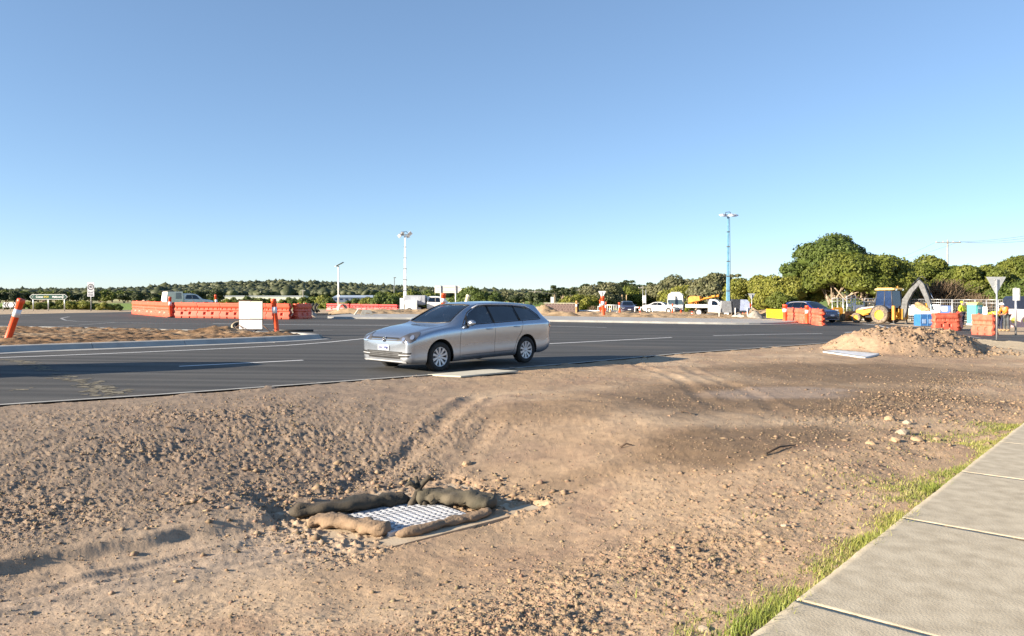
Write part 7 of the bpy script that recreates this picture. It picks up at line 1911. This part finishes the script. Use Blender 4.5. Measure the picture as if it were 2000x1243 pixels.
# distant tree line, each tree a thing; crowns shared
far = []
for k_ in range(5):
    me, L = crown(80 + k_, 9.0, 8.0, 4.6, 14, 1500, .42, .72, 1.2, .42, .2); me.name = "crown"; far.append((me, trunk_mesh(80 + k_, L, 2.2, .2, 2, 1.0)))
pines = []
for k_ in range(3):
    rn = random.Random(90 + k_); me, L = crown(90 + k_, 8.0, 7.0, 5.2, 11, 1100, .40, .42, 5.0, .36, .35); me.name = "crown"; pines.append((me, trunk_mesh(90 + k_, L, 9, .26, 1, .2)))
fm = {}
def far_tree(kind, i, px_, tp, Y, fol, label, group, wf=1.0):
    src = (far if kind == 'f' else pines)[i]; key = (kind, i, fol.name)
    if key not in fm: mm_ = src[0].copy(); mm_.materials.clear(); mm_.materials.append(fol); fm[key] = mm_
    H = zat(tp, Y) - at(px_, Y).z; h0 = 5.6 if kind == 'f' else 10.0
    t = tree("distant_tree" if kind == 'f' else "pine_tree", fm[key], src[1], None, px_, Y, label, "tree", group, rz=px_ * .7)
    t.scale = (H / h0 * wf, H / h0 * wf, H / h0)
rn = random.Random(3)
prof = [(0, 566), (30, 567), (60, 569), (90, 567), (130, 568), (150, 573), (175, 570), (200, 563), (215, 570), (240, 567), (262, 571), (300, 571), (330, 569), (380, 567), (420, 565)]
for i in range(46):
    px_ = -30 + i * 10 + rn.uniform(-4, 4); tp = np.interp(px_, [p[0] for p in prof], [p[1] for p in prof]) + rn.uniform(-1.0, 3.0)
    far_tree('f', i % 5, px_, tp, 300 + (i % 3) * 30 + rn.uniform(-8, 8), (F_pine, F_grey, F_dark)[i % 3] if i % 4 else F_green, "bushy tree in the long tree line behind the left paddock", "tree line behind the left paddock", 1.0)
prof = [(960, 574), (985, 566), (1010, 569), (1040, 565), (1062, 567), (1080, 559), (1100, 561), (1128, 556), (1150, 552), (1178, 549), (1200, 553), (1230, 548), (1262, 552), (1290, 560), (1320, 556)]
for i in range(44):
    px_ = 930 + i * 9.3 + rn.uniform(-3, 3); tp = np.interp(px_, [p[0] for p in prof], [p[1] for p in prof]) + rn.uniform(2, 12)
    far_tree('f', i % 5, px_, tp, 300 + (i % 4) * 22, (F_pine, F_grey, F_grey, F_dark)[i % 4], "grey green tree in the tree line beyond the centre paddock", "tree line beyond the centre paddock", .95)
pl = ["first pine from the left above the block wall", "small pine right of the first one above the block wall", "pine between block wall and give way triangle", "broad pine left of the give way triangle", "tall pine just left of the give way triangle", "tall pine right of the give way triangle", "leaning pine above the orange stakes", "tallest pine left of the white sign plate", "thin pine directly behind the white sign plate", "rightmost broad pine beyond the white saloon"]
for i, (px_, tp) in enumerate(((1083, 555), (1098, 559), (1118, 556), (1140, 552), (1170, 547), (1196, 549), (1212, 548), (1226, 544), (1246, 549), (1267, 549))):
    far_tree('p', i % 3, px_, tp, 250 + (i % 3) * 12, F_pine, pl[i], "pines on the skyline", .85)
# pines right: wispy crowns behind the mast
for i, (px_, tp, lb) in enumerate(((1385, 536, "wispy eucalypt left of the blue mast"), (1437, 531, "wispy eucalypt right of the blue mast"), (1330, 544, "wispy eucalypt above the minibus"))):
    far_tree('p', i % 3, px_, tp, 150, F_grey, lb, None, .8)
# wooded rises far away: one mass
def far_wood():
    rg = np.random.default_rng(5); bm = bmesh.new(); bmesh.ops.create_icosphere(bm, subdivisions=1, radius=1); iv = np.array([v.co[:] for v in bm.verts]); it_ = np.array([[v.index for v in f.verts] for f in bm.faces]); bm.free()
    n = 5200; px_ = rg.uniform(-120, 1700, n); Y = rg.uniform(560, 1180, n); X = (px_ - 1000) / FPX * Y
    Z = gz(X, Y) + 2.5 * fbm(X * .004, Y * .004, 62, 3) - .05
    s_ = rg.uniform(2.0, 5.2, n)[:, None, None] * np.array([1.15, 1.15, .8])
    k_ = 1 + .28 * rg.normal(size=(n, len(iv), 1)); V = iv[None] * k_ * s_ + np.stack([X, Y, Z + 2.4], -1)[:, None, :]
    F = it_[None] + (np.arange(n) * len(iv))[:, None, None]
    Vt = V.reshape(-1, 3); 
    C = Vt[rg.integers(0, len(Vt), 60000)]; D = rg.normal(size=(60000, 3)); LV, LF = leaf_quads(C, D, .9, .6, rg)
    me = npmesh("far_wood", Vt, F.reshape(-1, 3)); o = link("far_wood", me, F_wood); tag(o, "far wooded rise along the horizon", "woodland", kind='stuff')
    me2 = npmesh("far_wood_foliage", LV, LF); o2 = link("far_wood_foliage", me2, F_wood); tag(o2, "ragged leaf sprays over the far wooded rise", "woodland", kind='stuff')
F_wood = foliage("far_wood_leaves", (.085, .10, .048), (.14, .145, .078), (.06, .075, .04))
far_wood()

# ================================================================ SOIL, STONES, GRASS
# broken ground on the roundabout island
IP = [Vector(p[:2]) for p in Gs([(640, 615), (700, 616), (850, 616.5), (1050, 620), (1180, 622), (1300, 624), (1420, 625.5), (1520, 626), (1540, 623), (1480, 617), (1400, 613.5), (1250, 611), (1100, 608), (1000, 606), (860, 606), (740, 605), (640, 607)])]
def bump_at(px, py, r, h): q = G(px, py); return (q.x, q.y, r, h)
sp_ = soil_patch("island_earth", [(p.x, p.y) for p in IP], .16, 150, step=.22, base=.06, albedo=(.42, .30, .18), edge=1.6, bumps=[bump_at(1052, 617, 2.0, .75), bump_at(1068, 618, 1.6, .7), bump_at(1095, 620, 1.6, .4), bump_at(625, 612, 3, .7), bump_at(675, 615, 2.6, .5), bump_at(1470, 622, 2.6, .4), bump_at(1235, 621, 3, .3), bump_at(1310, 622, 3, .2), bump_at(750, 614, 3, .35), bump_at(830, 614, 3, .3), bump_at(1510, 622, 2.4, .7), bump_at(1160, 619, 3, .3)])
tag(sp_, kind='structure')
# pinkish heap behind the yellow panel
def heap(px, Y, top, w, label, alb, seed):
    p = at(px, Y); H = zat(top, Y) - p.z; R_ = w / FPX * Y / 2; n = 40; Vx, Vy = np.meshgrid(np.linspace(-1, 1, n), np.linspace(-1, 1, n), indexing='ij'); x = Vx.ravel(); y = Vy.ravel(); r = np.sqrt(x * x + y * y)
    z = H * np.clip(1 - r, 0, 1) ** .9 * (1 + .15 * fbm(x * 4, y * 4, seed, 4)) - .05; me = npmesh("soil_heap", np.stack([x * R_, y * R_, z], -1), grid_faces(n, n)); c = np.tile(np.array([alb]), (len(x), 1)); set_albedo(me, lerp3(c, np.array(alb) * .7, sstep(0, .5, fbm(x * 6, y * 6, seed, 3))))
    o = link("soil_heap", me, M_soil); o.location = p; tag(o, label, "soil heap")
heap(1532, 70, 591, 62, "brown cone of soil behind the yellow panel and dark blue car", (.36, .24, .17), 5)
heap(1474, 66, 604, 44, "grey gravel heap at the foot of the leaning post by the blue mast", (.36, .33, .28), 6)
heap(606, 64, 603, 30, "grey rubble heap right of the black rubber rolls", (.34, .31, .27), 7)

def clods(name, n, region, smin, smax, seed, label, cat, alb=(.40, .28, .18), flat=.7, power=2.2, dens=None):
    rg = np.random.default_rng(seed); x, y = region(rg, n * 3)
    h, rough, du, dv, f, rr, d = verge_h(x, y); ok = (d > .03) & (f < -.03) & (rg.uniform(0, 1, len(x)) < np.clip(dens(rough, du, dv, f, rr, x, y), 0, 1))
    inpit = (np.abs(du) < .96) & (np.abs(dv) < .70) & (rg.uniform(0, 1, len(x)) > .12); ok &= ~inpit
    x, y, h = x[ok][:n], y[ok][:n], h[ok][:n]; n = len(x)
    bm = bmesh.new(); bmesh.ops.create_icosphere(bm, subdivisions=1, radius=1); iv = np.array([v.co[:] for v in bm.verts]); it_ = np.array([[v.index for v in q.verts] for q in bm.faces]); bm.free()
    if smax < .05:   # small ones: octahedra
        iv = np.array([(1, 0, 0), (-1, 0, 0), (0, 1, 0), (0, -1, 0), (0, 0, 1), (0, 0, -1)], float); it_ = np.array([(0, 2, 4), (2, 1, 4), (1, 3, 4), (3, 0, 4), (2, 0, 5), (1, 2, 5), (3, 1, 5), (0, 3, 5)])
    s_ = smin + (smax - smin) * rg.uniform(0, 1, n) ** power; s_ = s_ * (0.55 + y / 9.0) if smax < .02 else s_ * (.7 + y / 20)
    k_ = (1 + .34 * rg.normal(size=(n, len(iv), 1)).clip(-1.7, 1.8)); a = rg.uniform(0, 2 * math.pi, n); st = rg.uniform(.7, 1.5, n)
    V = iv[None] * k_ * s_[:, None, None]; V[..., 0] *= st[:, None]; V[..., 2] *= flat
    ca, sa = np.cos(a)[:, None], np.sin(a)[:, None]; X = V[..., 0] * ca - V[..., 1] * sa; Y_ = V[..., 0] * sa + V[..., 1] * ca
    V = np.stack([X + x[:, None], Y_ + y[:, None], V[..., 2] + (h + s_ * flat * .12)[:, None]], -1); F = it_[None] + (np.arange(n) * len(iv))[:, None, None]
    me = npmesh(name, V.reshape(-1, 3), F.reshape(-1, 3)); o = link(name, me, M_clod); tag(o, label, cat, kind='stuff'); return o
def clod_mat():
    m, n, b = nt("soil_clod"); ge = nd(n, 'ShaderNodeNewGeometry'); cr = nd(n, 'ShaderNodeValToRGB'); el = cr.color_ramp.elements
    el[0].color = (.21, .145, .09, 1); el[1].color = (.40, .29, .19, 1); e = el.new(.55); e.color = (.33, .23, .145, 1); e = el.new(.9); e.color = (.37, .26, .165, 1)
    n.links.new(ge.outputs['Random Per Island'], cr.inputs[0]); tc = nd(n, 'ShaderNodeTexCoord'); no = nd(n, 'ShaderNodeTexNoise'); no.inputs['Scale'].default_value = 40; n.links.new(tc.outputs['Object'], no.inputs[0])
    mx = nd(n, 'ShaderNodeMix', data_type='RGBA', blend_type='MULTIPLY'); mx.inputs[0].default_value = .5; n.links.new(cr.outputs[0], mx.inputs[6]); n.links.new(no.outputs['Color'], mx.inputs[7]); n.links.new(mx.outputs[2], b.inputs['Base Color']); b.inputs['Roughness'].default_value = .95
    return m
M_clod = clod_mat()
def reg_all(rg, n):
    """spread so that near ground gets most of the small grains"""
    y = 1 / rg.uniform(1 / 30, 1 / 3.2, n); t = rg.uniform(-.9, .85, n); return t * y, y
def reg_near(rg, n):
    y = 1 / rg.uniform(1 / 9, 1 / 3.2, n); t = rg.uniform(-.72, .74, n); return t * y, y
clods("soil_crumbs", 72000, reg_all, .003, .009, 1, "fine soil crumbs scattered over the whole verge", "soil crumbs", dens=lambda r, du, dv, f, rr, x, y: .12 + r * .9)
clods("soil_clods", 13000, reg_all, .006, .024, 2, "broken soil clods on the rough parts of the verge", "soil clods", dens=lambda r, du, dv, f, rr, x, y: .03 + r ** 1.5 * .8, power=3)
clods("soil_rubble", 1500, lambda rg, n: (lambda y, f: (np.array([FA.x + fdir.x * a - fnor.x * b for a, b in zip(y, f)]), np.array([FA.y + fdir.y * a - fnor.y * b for a, b in zip(y, f)])))(rg.uniform(-.6, 12, n), np.abs(rg.normal(1.1, .7, n))), .008, .032, 3, "larger broken clods lining the footpath edge", "soil clods", dens=lambda r, du, dv, f, rr, x, y: .8, power=3)
clods("pit_rubble", 380, lambda rg, n: (PC.x + rg.normal(0, .75, n), PC.y + rg.normal(0, .6, n)), .010, .045, 4, "dried mud lumps round the drain surround", "mud lumps", dens=lambda r, du, dv, f, rr, x, y: (np.maximum(np.abs(du) / 1.0, np.abs(dv) / .72) > .78) * (dv < .75) * 1.0, power=2)
# single stones one can point at
def stone(px, py, r, label, col, sc=(1.2, .9, .7), seed=0):
    p = VG(px, py); m = MB(); m.ico((0, 0, 0), r, 2, seed, .13, sc); o = m.build("stone", col); o.location = (p.x, p.y, p.z + r * .12); o.rotation_euler = (0, 0, seed); tag(o, label, "stone", "loose stones")
M_st = mat("tan_stone", (.36, .25, .15), .85, scale=10, col2=(.36, .25, .15), bump=.004, bscale=30); M_st2 = mat("pale_stone", (.36, .29, .21), .85, scale=10, var=.15, bump=.004, bscale=30)
rgh = np.random.default_rng(12)
clods("heap_clods", 1100, lambda rg, n: (12.9 + rg.normal(.5, 1.5, n), 24.6 + rg.normal(0, 1.1, n)), .010, .042, 5, "clods tumbling down the soil heap by the road bend", "soil clods", dens=lambda r, du, dv, f, rr, x, y: (rr < 1.25) * .5 + .1, power=2.5)
stone(912, 908, .058, "round tan stone on the slope above the silt socks", M_st, seed=1)
stone(157, 787, .055, "small white stone at the road edge far left", M_st2, seed=2)
stone(1532, 1028, .022, "small pale stone in the middle of the dirt right of the drain", M_st2, seed=3)
for i, (a, b, r_, lb) in enumerate(((1764, 848, .085, "largest pale stone in the rubble near the footpath"), (1748, 862, .06, "tan stone just below the largest pale one"), (1790, 862, .055, "tan stone right of the largest pale one"), (1738, 820, .07, "tan stone at the top of the rubble patch"), (1772, 828, .06, "pale stone at the top right of the rubble patch"), (1700, 868, .05, "small tan stone left of the rubble patch"), (1830, 860, .05, "reddish stone toward the grass right of the rubble"), (1500, 1232, .03, "pale stone at the bottom edge beside the slab corner"), (1375, 1232, .028, "pale stone at the bottom edge left of the grass"))):
    stone(a, b, r_, lb, M_st2 if i in (0, 4, 7, 8) else M_st, seed=10 + i)
stone(1258, 699, .05, "small dark stone near the road edge right of the car shadow", M_st, seed=22)
# sticks
M_stick = mat("dark_twig", (.09, .06, .04), .9, var=.3)
for i, (a, b, c_, d_, lb) in enumerate(((1492, 890, 1555, 872, "dark twig lying on the damp soil"), (325, 836, 345, 846, "small dark twig on the left bank"), (1212, 876, 1235, 872, "short dark twig on the dirt right of the drain"), (1330, 806, 1352, 812, "short twig in a wheel track on the verge"))):
    P0, P1 = VG(a, b), VG(c_, d_); m = MB(); m.tube([P0 + Vector((0, 0, .015)), P0.lerp(P1, .5) + Vector((0, .02, .04)), P1 + Vector((0, 0, .015))], [.014, .011, .005], 6); tag(m.build("twig", M_stick), lb, "twig")

# grass along the footpath
def grass(name, n, fn, hmin, hmax, seed, label, mt, lean=(0, 0)):
    rg = np.random.default_rng(seed); s_, f = fn(rg, n); x = FA.x + fdir.x * s_ + fnor.x * f; y = FA.y + fdir.y * s_ + fnor.y * f
    h0 = verge_h(x, y)[0]; h0 = np.where(f > -.02, np.maximum(h0, gz(x, y) + .0), h0)
    n = len(x); H = rg.uniform(hmin, hmax, n) * (.5 + .9 * rg.uniform(0, 1, n)); a = rg.uniform(0, 2 * math.pi, n); b = rg.uniform(.15, .95, n); w = rg.uniform(.0022, .0048, n) * (0.8 + y / 14)
    dx = np.cos(a) + lean[0]; dy = np.sin(a) + lean[1]; sdx, sdy = -np.sin(a), np.cos(a); V = []
    for t in (0, .5, 1.0):
        hx = x + dx * H * b * t ** 2; hy = y + dy * H * b * t ** 2; hz = h0 - .01 + H * t * (1 - .25 * t * b); ww = w * (1 - t) if t < 1 else 0 * w
        V.append(np.stack([hx - sdx * ww, hy - sdy * ww, hz], -1));
        if t < 1: V.append(np.stack([hx + sdx * ww, hy + sdy * ww, hz], -1))
    V = np.stack(V, 1).reshape(-1, 3); k_ = np.arange(n)[:, None] * 5
    F = np.concatenate([k_ + np.array([0, 1, 3]), k_ + np.array([0, 3, 2]), k_ + np.array([2, 3, 4])])
    me = npmesh(name, V, F); o = link(name, me, mt); tag(o, label, "grass", kind='stuff')
M_grass = foliage("fresh_grass", (.22, .27, .05), (.40, .38, .10), (.12, .18, .03), .5); M_grassd = foliage("dry_grass", (.42, .36, .14), (.50, .42, .20), (.22, .24, .07), .6)
def g_edge(rg, n):
    s_ = rg.uniform(-.15, 8.6, n * 2); dn = fbm(s_ * 1.3, s_ * 0 + 3, 7, 3); wd = np.interp(s_, [0, .25, .5, 1.3, 2.4, 3.2, 4.0, 5, 5.6, 6.3, 6.6, 8.2, 8.8], [.22, .30, .12, .20, .18, .26, .42, .10, .04, .10, .55, .45, .2]) * (1 + .5 * dn)
    f = -np.abs(rg.normal(0, .5, n * 2)) * wd * 1.55 + .01; ok = (rg.uniform(0, 1, n * 2) < .72 + 1.5 * fbm(s_ * 3.2, f * 6, 8, 2)); return s_[ok][:n], f[ok][:n]
grass("verge_grass", 19000, g_edge, .015, .042, 1, "bright green grass along the footpath edge", M_grass)
grass("dry_verge_grass", 6000, g_edge, .018, .055, 2, "yellowed grass blades among the green along the footpath edge", M_grassd)
def g_tuft(rg, n):
    c = rg.integers(0, 5, n); cs = np.array([.10, .38, 1.9, 2.5, 3.9])[c]; cf = np.array([-.10, -.06, -.05, -.04, -.1])[c]; return cs + rg.normal(0, .12, n), cf + rg.normal(0, .05, n)
grass("grass_tufts", 2200, g_tuft, .035, .085, 3, "taller grass tufts at the near end of the footpath edge", M_grass)
def g_spr(rg, n): return rg.uniform(0, 6, n), -rg.uniform(.2, 1.6, n) ** 1.2 * .6
grass("sparse_grass", 260, g_spr, .02, .06, 4, "sparse grass sprouts in the soil beside the footpath", M_grass)
